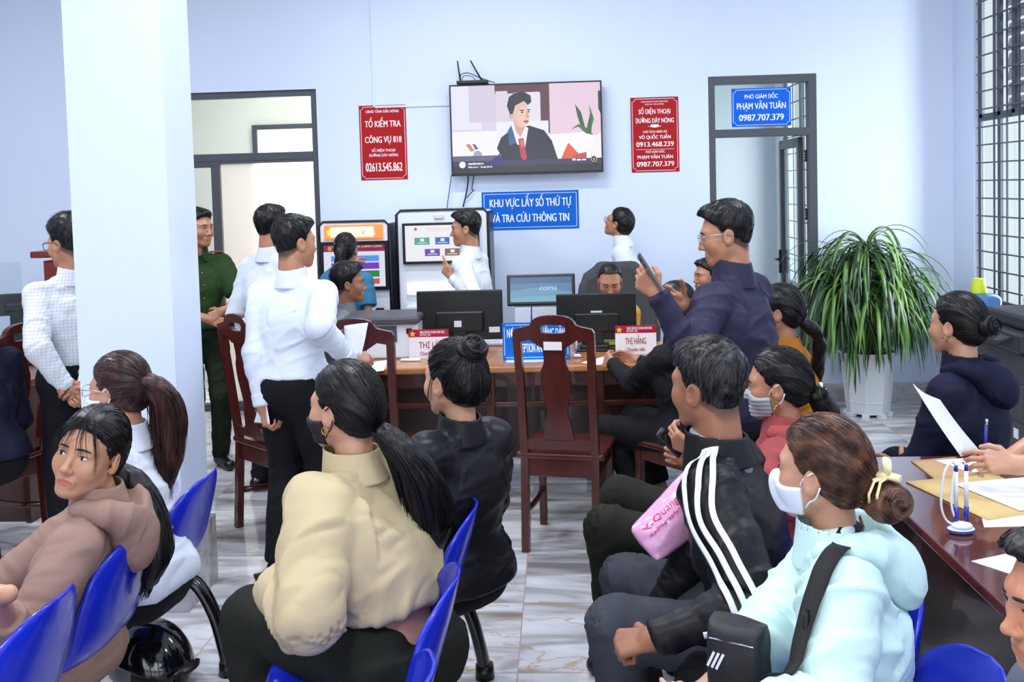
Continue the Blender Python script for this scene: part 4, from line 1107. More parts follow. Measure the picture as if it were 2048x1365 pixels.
lettering('caption', 'cuocdoi.vntv.vn', .022, LIT, tv, (-SW * .395, -.0115, SH * -.385), (PI / 2, 0, 0), bold=.0005, align='LEFT', width=SW * .1)
lettering('caption', 'Được tài trợ  •  Tuesday 20m 22', .018, LIT, tv, (-SW * .395, -.0115, SH * -.425), (PI / 2, 0, 0), align='LEFT', width=SW * .16)
lettering('caption', 'Bỏ qua sau', .022, LIT, tv, (SW * .35, -.0115, SH * -.37), (PI / 2, 0, 0), bold=.0004, width=SW * .09)
lettering('caption', '3', .02, LIT, tv, (SW * .448, -.0115, SH * -.37), (PI / 2, 0, 0))
# router on top of it
rt = atY(945, 166, YT); r0 = empty('wifi_router', (rt[0], YT + .02, a[2] + .002), 0, 'black wireless router with two antennas lying on top of the television', 'router')
MB().box((0, 0, .014), (.24, .1, .026), bev=.006).build('housing', M_BLACK, r0)
for x0_, x1_ in ((-.095, -.115), (.075, -.015)): MB().tube([(x0_, .03, .02), ((x0_ * .5 + x1_ * .5), .03, .1), (x1_, .03, .185)], [.007, .006, .005], 8).build('antenna', M_BLACK, r0)
MB().tube(spline([V(-.09, -.02, .03), V(-.085, -.02, .075), V(-.03, -.02, .085), V(.05, -.02, .05), V(.10, -.02, .03), V(.17, -.01, .006)], 24), .0035, 6).build('cable', M_CABLE, r0)
MB().tube(spline([V(-.08, -.03, .03), V(-.06, -.03, .065), V(0, -.03, .055), V(.02, -.03, .03)], 16), .003, 6).build('cable', M_CABLE, r0)
zt = b[2]
def hang(pts, r, label, name='hanging_cable'):
    P = [atY(x, y, YW - .03) for x, y in pts]; o = P[0]
    t = MB().tube([p - o for p in spline(P, 20)], r, 6); q = t.build(name, M_CABLE, None, o); return tag(q, label, 'cable', 'cables under the television')
hang([(936, 350), (936, 366), (932, 390), (926, 414)], .006, 'thick black cable hanging from under the television, middle of three')
hang([(903, 350), (900, 372), (896, 400), (894, 417)], .003, 'thin grey cable hanging below the left end of the television')
hang([(948, 350), (945, 368), (944, 378), (947, 381), (940, 388), (934, 396)], .004, 'short kinked cable with a plug hanging right of the thick cable under the television')
# ------------------------------------------------------------------ kiosks
def kiosk(name, label, x0, x1, ztop, Yf, depth, shapes, scr, rimw=.02, tint=(228, 232, 240)):
    w = x1 - x0; r = empty(name, ((x0 + x1) / 2, Yf, 0), 0, label, 'kiosk')
    MB().box((0, depth / 2, ztop / 2), (w, depth, ztop - .02), bev=.015).build('cabinet', mat('kiosk_white', tint, rough=.3), r)
    f = MB(); pts = [(-w / 2, 0, .02), (-w / 2, 0, ztop - .03), (-w / 2 + .03, 0, ztop), (w / 2 - .03, 0, ztop), (w / 2, 0, ztop - .03), (w / 2, 0, .02)]
    f.tube([V(*p) + V(0, .0, 0) for p in pts], rimw * .5, 6)
    f.span((w / 2, .0, .02), (w / 2 + .012, depth, ztop - .02)); f.build('edge_trim', M_BLACK, r)
    MB().box((0, depth / 2, .02), (w * .94, depth * .94, .04)).build('plinth', M_BLACK, r)
    sx, sz, sw, sh, bzl = scr
    b_ = MB()
    for x in (-1, 1): b_.box((sx + x * (sw / 2 + bzl / 2), -.012, sz), (bzl, .03, sh + 2 * bzl), bev=.003); b_.box((sx, -.012, sz + x * (sh / 2 + bzl / 2)), (sw, .03, bzl), bev=.003)
    b_.build('screen_frame', M_BLACK, r)
    screen('screen', sw, sh, -.012, r, shapes, .95, z0=sz, x0=sx)
    return r
YK = 7.05
k0, k1 = atY(637, 445, YK), atY(777, 442, YK)
sh1 = [((222, 226, 246), rect(0, 0, 1, 1)), ((140, 40, 62), rect(0, 0, 1, .16)), ((206, 150, 70), oval(.1, .08, .03, .06)), ((92, 150, 226), rect(.12, .26, .9, .40)), ((120, 60, 190), rect(.12, .43, .9, .58)), ((36, 140, 66), rect(.12, .62, .9, .77)), ((210, 90, 60), rect(.12, .81, .9, .94))]
ks = kiosk('ticket_kiosk', 'white ticket kiosk with orange header, used by the woman in the blue polo', k0[0], k1[0], k0[2], YK, .42, sh1, (.0, 1.19, .44, .30, .025))
w_ = k1[0] - k0[0]; zt1 = k0[2]
hd_ = MB().box((0, -.006, zt1 - .075), (w_ * .84, .014, .105), bev=.004).build('header_panel', mat('orange_lightbox', (238, 128, 66), emit=.7), ks)
MB().box((-.01, -.0145, zt1 - .075), (w_ * .62, .004, .075), bev=.002).build('header_glow', mat('cream_lightbox', (250, 206, 170), emit=.8), ks)
st = MB(); st.prism([((.034 if i % 2 == 0 else .017) * math.sin(i * PI / 5), (.034 if i % 2 == 0 else .017) * math.cos(i * PI / 5)) for i in range(10)], 0, .002, Matrix.Translation((-w_ * .33, -.0135, zt1 - .075)) @ Matrix.Rotation(PI / 2, 4, 'X')); st.build('star', mat('yellow_star', (252, 214, 92), emit=.7), ks)
lettering('lettering', 'LẤY SỐ TỰ ĐỘNG', .04, TXT_W, ks, (.03, -.018, zt1 - .085), (PI / 2, 0, 0), bold=.001, width=w_ * .5)
lettering('lettering', 'TRUNG TÂM HÀNH CHÍNH CÔNG', .022, TXT_W, ks, (.02, -.014, 1.327), (PI / 2, 0, 0), bold=.0006, width=.36)
p_ = MB(); p_.box((.17, -.008, .82), (.06, .02, .13), bev=.004); p_.build('ticket_slot', M_BLACK, ks)
YK2 = 7.12
k0, k1 = atY(792, 422, YK2), atY(975, 417, YK2)
cx_ = (k0[0] + k1[0]) / 2; w_ = k1[0] - k0[0]
s0, s1 = atY(810, 452, YK2), atY(955, 520, YK2); sw_, sh_ = s1[0] - s0[0], s0[2] - s1[2]
sh2 = [((240, 240, 246), rect(0, 0, 1, 1)), ((214, 70, 60), oval(.15, .1, .02, .045)), ((238, 214, 216), rect(.3, .08, .7, .11)), ((238, 214, 216), rect(.3, .14, .7, .16)), ((86, 166, 150), rect(.13, .34, .34, .54)), ((46, 104, 190), rect(.42, .34, .62, .54)), ((96, 170, 216), rect(.7, .34, .9, .54)), ((118, 66, 176), rect(.27, .66, .48, .86)), ((134, 104, 82), rect(.55, .66, .76, .86))] + \
      [((236, 240, 246), rect(u - .025, v - .05, u + .03, v + .03)) for u, v in ((.235, .42), (.52, .42), (.8, .42), (.375, .74), (.655, .74))] + [((226, 232, 240), rect(u - .07, v + .05, u + .07, v + .07)) for u, v in ((.235, .43), (.52, .43), (.8, .43), (.375, .75), (.655, .75))]
ks2 = kiosk('information_kiosk', 'tall white kiosk with coloured icons on its screen, behind the gesturing man', k0[0], k1[0], k0[2], YK2, .40, sh2, ((s0[0] + s1[0]) / 2 - cx_, (s0[2] + s1[2]) / 2, sw_, sh_, .018), tint=(226, 230, 238))
MB().box((-.02, -.006, k0[2] - .05), (.075, .012, .03), bev=.005).build('camera_window', mat('grey_lens', (206, 210, 218), rough=.2), ks2)
pz = atY(850, 578, YK2)[2]
MB().box((-.01, -.01, pz), (w_ * .78, .03, .085), bev=.012).build('light_panel', mat('white_light_panel', (246, 250, 255), emit=.55), ks2)
MB().box((0, -.04, pz - .17), (w_ * .82, .10, .11), bev=.01).build('printer_shelf', M_WHITE, ks2)
MB().box((.0, -.092, pz - .165), (.2, .012, .016)).build('paper_slot', M_BLACK, ks2)
YK3 = 6.95
k0, k1 = atY(1013, 551, YK3), atY(1151, 607, YK3); cx_ = (k0[0] + k1[0]) / 2; cz_ = (k0[2] + k1[2]) / 2; w_ = k1[0] - k0[0]; h_ = (k0[2] - k1[2]) * 1.0
ks3 = empty('self_service_kiosk', (cx_, YK3, 0), 0, 'low white self service kiosk with a tilted blue touch screen between the two desk monitors', 'kiosk')
MB().box((0, .16, (cz_ - .12) / 2), (w_ * .80, .34, cz_ - .12), bev=.012).build('cabinet', mat('kiosk_white', (228, 232, 240), rough=.3), ks3)
MB().box((.0, -.015, cz_ - .24), (.13, .02, .055), bev=.003).build('printer_mouth', M_BLACK, ks3)
tl = empty('touch_screen', (0, 0, cz_)); tl.parent = ks3; tl.rotation_euler = (rad(-14), 0, 0)
MB().box((0, .03, 0), (w_, .05, h_ * 1.06), bev=.008).build('housing', M_BLACK, tl)
screen('display', w_ * .90, h_ * .84, .0035, tl, [((84, 132, 170), rect(0, 0, 1, 1)), ((104, 160, 192), [(0, .55), (.4, .42), (1, .62), (1, .82), (0, .9)]), ((66, 104, 150), rect(0, 0, 1, .25)), ((120, 178, 204), [(0, .82), (1, .74), (1, 1), (0, 1)])], .8)
lettering('lettering', 'coma', .05, mat('lit_lettering', (150, 196, 226), emit=.6), tl, (.05, .0025, .01), (PI / 2, 0, 0), width=.12)
# ------------------------------------------------------------------ wooden dining-type chairs
M_CHERRY = mat('cherry_lacquer', (76, 26, 20), var=.22, vscale=3, bump=.03, bscale=30, stretch=(12, 12, 1.2), rough=.22, coat=.4, coatr=.12)
def wooden_chair(label, loc, rz, group='carved wooden chairs around the hall', tape=False):
    r = empty('wooden_chair', loc, rz, label, 'chair', group)
    rec = lambda z: -.19 - max(0, z - .45) * .13          # back leans away
    def plate(outline, th, name, hole=None):
        mb = MB(); N_ = 72
        def ring(poly, yo):
            return [mb.bm.verts.new((x, rec(z) + yo, z)) for x, z in poly]
        def resample(poly, cx, cz):
            out = []; P = poly + [poly[0]]
            for i in range(N_):
                a_ = 2 * PI * i / N_; d = V(math.cos(a_), math.sin(a_)); best = None
                for p, q in zip(P, P[1:]):
                    p_, q_ = V(p[0] - cx, p[1] - cz), V(q[0] - cx, q[1] - cz); e = q_ - p_; den = d[0] * e[1] - d[1] * e[0]
                    if abs(den) < 1e-12: continue
                    t = (p_[0] * e[1] - p_[1] * e[0]) / den; u_ = (p_[0] * d[1] - p_[1] * d[0]) / den
                    if t > 0 and -1e-9 <= u_ <= 1 + 1e-9 and (best is None or t > best): best = t
                out.append((cx + d[0] * best, cz + d[1] * best))
            return out
        if hole:
            cx, cz, hw, hh = hole
            O = resample(outline, cx, cz); I = resample([(cx + hw * math.copysign(abs(math.cos(t)) ** .45, math.cos(t)), cz + hh * math.copysign(abs(math.sin(t)) ** .6, math.sin(t))) for t in np.linspace(0, 2 * PI, 60, endpoint=False)], cx, cz)
            a0, a1, b0, b1 = ring(O, -th / 2), ring(O, th / 2), ring(I, -th / 2), ring(I, th / 2)
            for i in range(N_):
                j = (i + 1) % N_
                for q in ((a0[i], a0[j], b0[j], b0[i]), (a1[j], a1[i], b1[i], b1[j]), (a0[j], a0[i], a1[i], a1[j]), (b0[i], b0[j], b1[j], b1[i])): mb.bm.faces.new(q)
        else:
            a0, a1 = ring(outline, -th / 2), ring(outline, th / 2); n = len(outline); mb.bm.faces.new(a0); mb.bm.faces.new(list(reversed(a1)))
            for i in range(n): j = (i + 1) % n; mb.bm.faces.new((a0[j], a0[i], a1[i], a1[j]))
        return mb.build(name, M_CHERRY, r)
    half = lambda pts: [(-x, z) for x, z in pts] + [(x, z) for x, z in reversed(pts)]
    crest = half([(.190, 1.0), (.190, 1.045), (.180, 1.062), (.160, 1.070), (.120, 1.074), (.105, 1.082), (.098, 1.098), (.082, 1.113), (.055, 1.122), (.02, 1.126)])
    crest = [(-.155, .99)] + crest + [(.155, .99), (.150, 1.008), (.120, 1.018), (.095, 1.000), (.072, .985), (.058, .975), (-.058, .975), (-.072, .985), (-.095, 1.0), (-.120, 1.018), (-.150, 1.008)]
    plate(crest, .030, 'crest_rail', hole=(0, 1.062, .058, .020))
    sp_ = half([(.085, .53), (.070, .545), (.066, .575), (.062, .62), (.052, .645), (.047, .665), (.056, .72), (.068, .78), (.070, .83), (.067, .865), (.052, .90), (.050, .93), (.056, .985)])
    plate(sp_, .018, 'splat')
    plate([(-.165, .488), (.165, .488), (.165, .532), (-.165, .532)], .026, 'lower_rail')
    for x in (-1, 1):
        mb = MB(); st_ = []
        for z in (0, .2, .45, .6, .8, 1.0, 1.03): st_.append((x * (.168 + .004 * (z > .9)), -.19 - max(0, z - .45) * .13 + max(0, .45 - z) * -.06, z))
        rings = [[mb.bm.verts.new((px_ + dx * .018, py_ + dy * .017, pz_)) for dx, dy in ((-1, -1), (1, -1), (1, 1), (-1, 1))] for px_, py_, pz_ in st_]
        for q, w in zip(rings, rings[1:]):
            for i in range(4): mb.bm.faces.new((q[i], q[(i + 1) % 4], w[(i + 1) % 4], w[i]))
        mb.bm.faces.new(list(reversed(rings[0]))); mb.bm.faces.new(rings[-1]); mb.build('back_post', M_CHERRY, r)
        MB().box((x * .172, .175, .22), (.036, .036, .44), bev=.005).build('leg', M_CHERRY, r)
        MB().box((x * .172, -.01, .40), (.024, .36, .07), bev=.004).build('side_rail', M_CHERRY, r)
        MB().tube([(x * .172, -.19, .19), (x * .172, -.05, .17), (x * .172, .06, .17), (x * .172, .17, .19)], .012, 6, sq=(1, 1.4)).build('stretcher', M_CHERRY, r)
    MB().box((0, .172, .40), (.32, .024, .07), bev=.004).build('front_rail', M_CHERRY, r)
    MB().box((0, -.185, .40), (.32, .024, .09), bev=.004).build('back_rail', M_CHERRY, r)
    MB().box((0, .0, .455), (.42, .42, .03), bev=.010).build('seat', M_CHERRY, r)
    if tape: MB().box((-.003, rec(.985) - .0165, .985), (.085, .002, .04)).build('paper_label', mat('paper_label_white', (232, 226, 230), rough=.7), r)
    return r
def chair_at(l, rr, label, **k):
    p, q = atZ(*l, 0), atZ(*rr, 0); e = nrm((q - p) * V(1, 1, 0)); fwd = V(-e[1], e[0], 0); c = (p + q) / 2 + fwd * .215
    return wooden_chair(label, (c[0], c[1], 0), math.atan2(e[1], e[0]), **k)
chair_at((1050, 1103), (1197, 1113), 'empty carved wooden chair with a white paper label, in front of the blue reception sign', tape=True)
wooden_chair('carved wooden chair at the desk, its back just left of the woman with the topknot', (-.955, 4.83, 0), rad(-3))
chair_at((480, 1055), (546, 1084), 'carved wooden chair turned sideways between the pillar and the man with a sheet of paper')
wooden_chair('carved wooden chair at the left edge of the hall, behind the woman looking back', (-2.86, 4.72, 0), rad(75))
# ------------------------------------------------------------------ office desk and what stands on it
M_DESKTOP = mat('desk_top_oak', (172, 112, 62), var=.18, vscale=2, stretch=(1.5, 14, 8), rough=.25, coat=.3)
M_DESK = mat('desk_dark_wood', (66, 28, 22), var=.2, vscale=2, stretch=(2, 10, 8), rough=.3, coat=.3)
DX0, DX1, DY0, DY1, DZ = -1.28, 1.05, 5.22, 5.98, .77
ds = empty('office_desk', ((DX0 + DX1) / 2, (DY0 + DY1) / 2, 0), 0, 'long brown office desk with an orange wood top and open front under the monitors', 'desk')
ox, oy = (DX0 + DX1) / 2, (DY0 + DY1) / 2; hw, hd2 = (DX1 - DX0) / 2, (DY1 - DY0) / 2
MB().box((0, 0, DZ - .0175), (2 * hw, 2 * hd2, .035), bev=.008).build('desk_top', M_DESKTOP, ds)
MB().box((0, -hd2 + .05, DZ - .075), (2 * hw - .06, .024, .08), bev=.003).build('apron', M_DESK, ds)
MB().box((0, hd2 - .10, .42), (2 * hw - .1, .02, .62)).build('modesty_panel', M_DESK, ds)
for x in (-hw + .05, -.28, .30, hw - .05): MB().box((x, -hd2 + .05, (DZ - .035) / 2), (.05, .05, DZ - .035), bev=.004).build('leg', M_DESK, ds)
for x in (-hw + .05, hw - .05): MB().box((x, .02, .40), (.03, 2 * hd2 - .14, .66), bev=.003).build('side_panel', M_DESK, ds)
MB().box((0, -hd2 + .05, .56), (2 * hw - .1, .028, .028), bev=.004).build('rail', M_DESK, ds)
def monitor(label, l, r_, tl_y, bot, Y, stick, rz=0):
    a, b = atY(l, tl_y, Y), atY(r_, bot, Y); w = b[0] - a[0]; zt = a[2]; h = w * .58; cx = (a[0] + b[0]) / 2
    m = empty('desktop_monitor', (cx, Y, DZ), rz, label, 'monitor')
    zc = zt - h / 2 - DZ
    MB().box((0, 0, zc), (w, .022, h), bev=.006).build('casing', M_BLACK, m)
    MB().box((0, -.022, zc - h * .12), (w * .56, .03, h * .42), bev=.010).build('rear_bulge', M_BLACK, m)
    f = MB(); f.box((0, .0125, zc), (w - .03, .002, h - .03)); f.build('display', mat('dark_screen', (40, 60, 90), emit=.25, rough=.1), m)
    MB().box((0, -.02, (zc - h * .3) / 2 + .01), (.075, .03, zc - h * .3 + .02), bev=.006).build('stand_neck', M_BLACK, m)
    MB().box((0, .0, .008), (.23, .17, .016), bev=.007).build('stand_foot', M_BLACK, m)
    for (x, z, sw, sh) in stick:
        s = MB().box((x * w, -.0115 if abs(x) > .3 or z > 0 else -.0375, zc + z * h), (sw, .002, sh)).build('sticker', mat('sticker_white', (214, 216, 222), rough=.6), m)
    return m
monitor('black desktop monitor seen from behind, left of the blue reception sign', 833, 1007, 583, 680, 5.72, [(-.02, -.16, .042, .036), (.40, -.30, .062, .032)])
monitor('black desktop monitor seen from behind, in front of the seated clerk', 1112, 1274, 589, 690, 5.72, [(0.0, .06, .066, .036)])
def standee(name, label, l, r_, top, bot, Y, body, lean=8):
    a, b = atY(l, top, Y), atY(r_, bot, Y); w = b[0] - a[0]; h = max(.05, a[2] - DZ - .002)
    r = empty(name, ((a[0] + b[0]) / 2, Y, DZ + .001), 0, label, 'sign'); return r, w, h
r, w, h = standee('reception_sign', 'blue reception sign standing on the desk behind the empty wooden chair', 1004, 1140, 646, 708, 5.42, None)
ps = MB(); ps.box((0, 0, h / 2), (w, .006, h), bev=.001); ps.box((0, .05, .003), (w, .10, .006)); ps.build('board', mat('sign_blue_light', (14, 112, 210), rough=.4, spec=.2), r)
lettering('lettering', 'NƠI ĐÓN TIẾP, HƯỚNG DẪN', .07, TXT_W, r, (0, -.0034, h * .70), (PI / 2, 0, 0), bold=.0016, width=w * .86)
lettering('lettering', 'RECEPTION AND GUIDE', .07, TXT_W, r, (0, -.0034, h * .30), (PI / 2, 0, 0), bold=.0014, width=w * .62)
g = MB()
for z in (.06, .94): g.box((0, -.0036, h * z), (w * .9, .001, .003))
for x in (-.47, .47): g.box((x * w, -.0036, h * .5), (.003, .001, h * .76))
g.build('border_line', TXT_W, r)
def nameplate(label, l, r_, top, name_, sub, Y):
    a, b = atY(l, top, Y), atY(r_, top, Y); w = b[0] - a[0]; h = a[2] - DZ - .001
    r = empty('name_plate', ((a[0] + b[0]) / 2, Y, DZ + .001), 0, label, 'name plate', 'name plates on the desk')
    MB().box((0, 0, h * .37), (w, .006, h * .74)).build('board', mat('plate_white', (236, 234, 238), rough=.3), r)
    MB().box((0, .03, .003), (w, .06, .006)).build('foot', mat('plate_clear', (206, 206, 212), rough=.2), r)
    MB().box((0, 0, h * .87), (w, .0062, h * .26)).build('red_band', mat('plate_red', (170, 24, 52), rough=.3), r)
    st = MB(); st.prism([((.018 if i % 2 == 0 else .009) * math.sin(i * PI / 5), (.018 if i % 2 == 0 else .009) * math.cos(i * PI / 5)) for i in range(10)], 0, .001, Matrix.Translation((-w * .40, -.0035, h * .85)) @ Matrix.Rotation(PI / 2, 4, 'X')); st.build('star', mat('gold_star', (232, 190, 60), rough=.4), r)
    lettering('lettering', 'TRUNG TÂM PHỤC VỤ HÀNH CHÍNH CÔNG', .02, TXT_W, r, (.02, -.0034, h * .90), (PI / 2, 0, 0), bold=.0003, width=w * .62)
    lettering('lettering', 'XÃ ĐỨC AN', .016, TXT_W, r, (-.02, -.0034, h * .81), (PI / 2, 0, 0), bold=.0003, width=w * .26)
    M_RT = mat('plate_lettering_red', (150, 30, 46), rough=.5)
    lettering('lettering', name_, .05, M_RT, r, (0, -.0034, h * .45), (PI / 2, 0, 0), bold=.0006, width=w * .50)
    lettering('lettering', sub, .03, M_RT, r, (0, -.0034, h * .17), (PI / 2, 0, 0), bold=.0004, width=w * .45)
nameplate('red and white name plate in front of the left monitor, above the topknot', 817, 897, 660, 'THỊ LÝ', 'Chuyên viên', 5.52)
nameplate('red and white name plate in front of the right monitor, beside the person in black', 1230, 1312, 652, 'THỊ HẰNG', 'Chuyên viên', 5.52)
M_PAPER = mat('paper_white', (238, 240, 246), rough=.75)
def sheet_on(label, pts, z, Y=None, th=.0012, m=None, name='paper_sheet', curl=0.0, group=None):
    P = [atZ(x, y, z) for x, y in pts]; o = sum(P) / 4
    u = np.linspace(0, 1, 7); g = np.zeros((7, 7, 3))
    for i, s in enumerate(u):
        for j, t in enumerate(u):
            g[i, j] = (1 - s) * (1 - t) * P[0] + s * (1 - t) * P[1] + s * t * P[2] + (1 - s) * t * P[3] - o
            g[i, j, 2] += curl * (s * t) ** 2 * 1.0
    q = sheet(name, g, th, m or M_PAPER, None, o + V(0, 0, th / 2 + .0004)); return tag(q, label, 'paper', group)
sheet_on('pale blue paper lying at the foot of the blue reception sign', [(1012, 716), (1092, 714), (1088, 724), (1012, 726)], DZ, m=mat('paper_pale_blue', (196, 218, 240), rough=.7))
sheet_on('white form lying on the desk right of the pen stand', [(1162, 726), (1216, 712), (1228, 716), (1200, 731)], DZ)
sheet_on('white paper on the desk in front of the young man in grey', [(735, 727), (776, 720), (768, 742), (738, 746)], DZ)
def desk_obj(name, label, cat, px, z=DZ): p = atZ(*px, z); return empty(name, (p[0], p[1], z + .001), 0, label, cat), p
M_PENW, M_PENB = mat('pen_white', (230, 232, 240), rough=.25), mat('pen_blue', (26, 44, 150), rough=.25)
def pen_stand(label, x, y, z, rz=0, sc=1.0, n=2, lean=0):
    r = empty('pen_stand', (x, y, z), rz, label, 'pen stand')
    b = MB(); b.sph((0, 0, .008 * sc), .034 * sc, 24, 0, (1.0, .78, .24)); b.sph((0, -.004 * sc, .018 * sc), .025 * sc, 20, 0, (1, .8, .38)); b.build('base', M_PENW, r)
    e = MB(); e.tube([(.0335 * sc * math.cos(t), .0265 * sc * math.sin(t), .009 * sc) for t in np.linspace(0, 2 * PI, 28, endpoint=False)], .0022 * sc, 6, closed=True); e.build('base_rim', M_PENB, r)
    for i in range(n):
        x0 = (-.006 + i * .026) * sc; yb = .010 * sc
        c = MB(); c.cyl((x0, yb, .02 * sc), (x0, yb, .058 * sc), .0058 * sc, n=12, mi=1); c.cyl((x0, yb, .058 * sc), (x0, yb, .145 * sc), .0048 * sc, n=12, mi=0); c.cyl((x0, yb, .145 * sc), (x0, yb, .160 * sc), .0050 * sc, .0036 * sc, n=12, mi=1)
        c.build('pen', [M_PENW, M_PENB], r)
        d = -1
        MB().tube(spline([V(x0, yb, .160) if False else V(x0, yb, .158 * sc), V(x0 - .012 * sc, yb, .168 * sc), V(x0 - .030 * sc, yb, .140 * sc), V(x0 - .038 * sc, yb, .07 * sc), V(x0 - .026 * sc, yb + .0, .03 * sc), V(x0 - .004 * sc, yb, .016 * sc)], 30), .0028 * sc, 8).build('tether', M_PENW, r)
    return r
p = atZ(1155, 716, DZ); pen_stand('white tethered pen stand on the office desk, right of the empty chair back', p[0], p[1], DZ, 0, .8, 1)
p = atZ(1060, 700, DZ)
pn = MB(); pn.cyl((0, 0, 0), (.004, 0, .125), .0045, n=10); pn.cyl((.004, 0, .125), (.0045, 0, .14), .003, n=8)
cup, p = desk_obj('pen_cup', 'small pen cup holding a blue pen behind the blue reception sign', 'pen cup', (1062, 690)); MB().lathe([(.030, 0), (.033, .08), (.030, .08), (.027, .004)], n=20).build('cup', M_BLACK, cup)
q = pn.build('ballpoint_pen', M_PENB, None, (p[0] + .005, p[1], DZ + .1)); tag(q, 'blue ballpoint pen sticking up behind the blue reception sign', 'pen')
r, p = desk_obj('note_pad', 'yellow green note pad beside the right name plate', 'note pad', (1218, 697)); MB().box((0, 0, .045), (.075, .012, .055), rot=Matrix.Rotation(rad(-20), 4, 'X')).build('pad', mat('note_green', (176, 182, 96), rough=.7), r); MB().box((0, .03, .012), (.11, .08, .024), bev=.004).build('holder', M_BLACK, r)
r, p = desk_obj('desk_phone', 'black desk phone in front of the right monitor', 'telephone', (1190, 700)); MB().box((0, 0, .02), (.17, .12, .035), bev=.01).build('base', M_BLACK, r); MB().tube([(-.06, -.03, .05), (-.055, .03, .055), (-.05, .06, .05)], [.016, .012, .016], 8).build('handset', M_BLACK, r)
r, p = desk_obj('pen_tray', 'white pens lying on the desk in front of the left name plate', 'pens', (820, 722))
for k in range(3): MB().cyl((-.05, -.02 + .016 * k, .006), (.06, -.03 + .02 * k, .006), .0055, n=10).build('pen', M_PENW, r)
for lab, px in (('white computer keyboard on the desk behind the left name plate', (940, 690)),):
    r, p = desk_obj('keyboard', lab, 'keyboard', px); MB().box((0, 0, .010), (.40, .14, .018), bev=.005).build('case', M_WHITE, r)
    kk = MB()
    for i in range(14):
        for j in range(5): kk.box((-.175 + i * .027, -.05 + j * .025, .021), (.022, .02, .006))
    kk.build('keys', mat('key_grey', (200, 204, 212), rough=.5), r)
# printer at the left end of the desk
r = empty('desk_printer', (-1.01, 5.70, DZ + .001), 0, 'dark grey and white laser printer at the left end of the desk behind the chair', 'printer')
MB().box((0, 0, .10), (.40, .34, .20), bev=.012).build('body', mat('printer_white', (222, 226, 232), rough=.4), r)
MB().box((-.01, -.02, .218), (.44, .36, .045), bev=.016).build('lid', mat('printer_grey', (74, 76, 82), rough=.4), r)
MB().box((-.05, -.172, .14), (.26, .01, .09), bev=.004).build('front_panel', mat('printer_grey', (74, 76, 82), rough=.4), r); MB().box((.15, -.174, .155), (.03, .008, .03)).build('port', M_BLACK, r)
# ------------------------------------------------------------------ office chairs behind the desk
def office_chair(label, x, y, rz, ztop, w=.50):
    r = empty('office_chair', (x, y, 0), rz, label, 'office chair', 'swivel chairs behind the desk'); M_F = mat('charcoal_mesh_fabric', (66, 67, 70), rough=.85, bump=.2, bscale=400)
    g = np.zeros((15, 13, 3))
    for i, s in enumerate(np.linspace(0, 1, 15)):
        z = .50 + s * (ztop - .50)
        hw_ = w / 2 * (.86 + .14 * math.sin(PI * min(1, s * 1.2)))
        if s > .8: hw_ *= math.sqrt(max(0, 1 - ((s - .8) / .205) ** 2)) * .55 + .45
        for j, t in enumerate(np.linspace(-1, 1, 13)): g[i, j] = (t * hw_, -.23 - .10 * s + .05 * t * t - .02 * math.sin(s * PI), z - .04 * (t ** 4) * (s > .85))
    sheet('backrest', g, .05, M_F, r)
    MB().box((0, .02, .46), (w, .48, .08), bev=.03).build('seat', M_F, r)
    MB().cyl((0, 0, .12), (0, 0, .42), .028).build('gas_lift', M_BLACK, r)
    for k in range(5):
        a = k * 2 * PI / 5 + .3; MB().tube([(0, 0, .12), (.15 * math.cos(a), .15 * math.sin(a), .10), (.29 * math.cos(a), .29 * math.sin(a), .075)], [.028, .022, .016], 8).build('base_arm', M_BLACK, r)
        MB().cyl((.29 * math.cos(a) - .02 * math.sin(a), .29 * math.sin(a) + .02 * math.cos(a), .032), (.29 * math.cos(a) + .02 * math.sin(a), .29 * math.sin(a) - .02 * math.cos(a), .032), .030).build('caster', M_BLACK, r)
    for x_ in (-1, 1): MB().tube([(x_ * w * .5, .06, .45), (x_ * w * .58, .06, .52), (x_ * w * .58, .02, .66), (x_ * w * .56, -.14, .66)], .017, 8).build('armrest', M_BLACK, r)
    return r
c_ = atD(1238, 560, 6.55); office_chair('grey high backed swivel chair behind the clerk at the right monitor', c_[0], c_[1] - .05, PI, 1.19, .56)
# ------------------------------------------------------------------ blue waiting benches
M_BLUE = mat('blue_moulded_plastic', (20, 40, 186), rough=.26, coat=.25, bump=.02, bscale=500)
M_BLKMET = mat('black_lacquered_tube', (12, 12, 13), rough=.18, coat=.6, coatr=.08)
def shell_mesh():
    prof = [V(.43, .395), V(.405, .425), V(.34, .432), V(.24, .418), V(.14, .410), V(.06, .424), V(.005, .468), V(-.03, .53), V(-.055, .61), V(-.078, .69), V(-.092, .745), V(-.100, .785)]
    P = spline([V(a[0], a[1], 0) for a in prof], 40); g = np.zeros((40, 17, 3))
    for i, p in enumerate(P):
        s = i / 39
        w = .205 + .015 * math.sin(s * PI)
        if s < .10: w *= .72 + .28 * math.sqrt(max(0, 1 - ((.10 - s) / .10) ** 2))
        if s > .70: w *= max(.01, 1 - ((s - .70) / .303) ** 2.3) ** .55
        for j, t in enumerate(np.linspace(-1, 1, 17)):
            lift = (.034 * t * t * t * t + .028 * t * t) * min(1, w / .19) ** 1.5
            k = min(1, max(0, (s - .38) / .3))
            g[i, j] = (t * w, p[0] + lift * k * .9, p[1] + lift * (1 - k))
    return g
SHELL = None
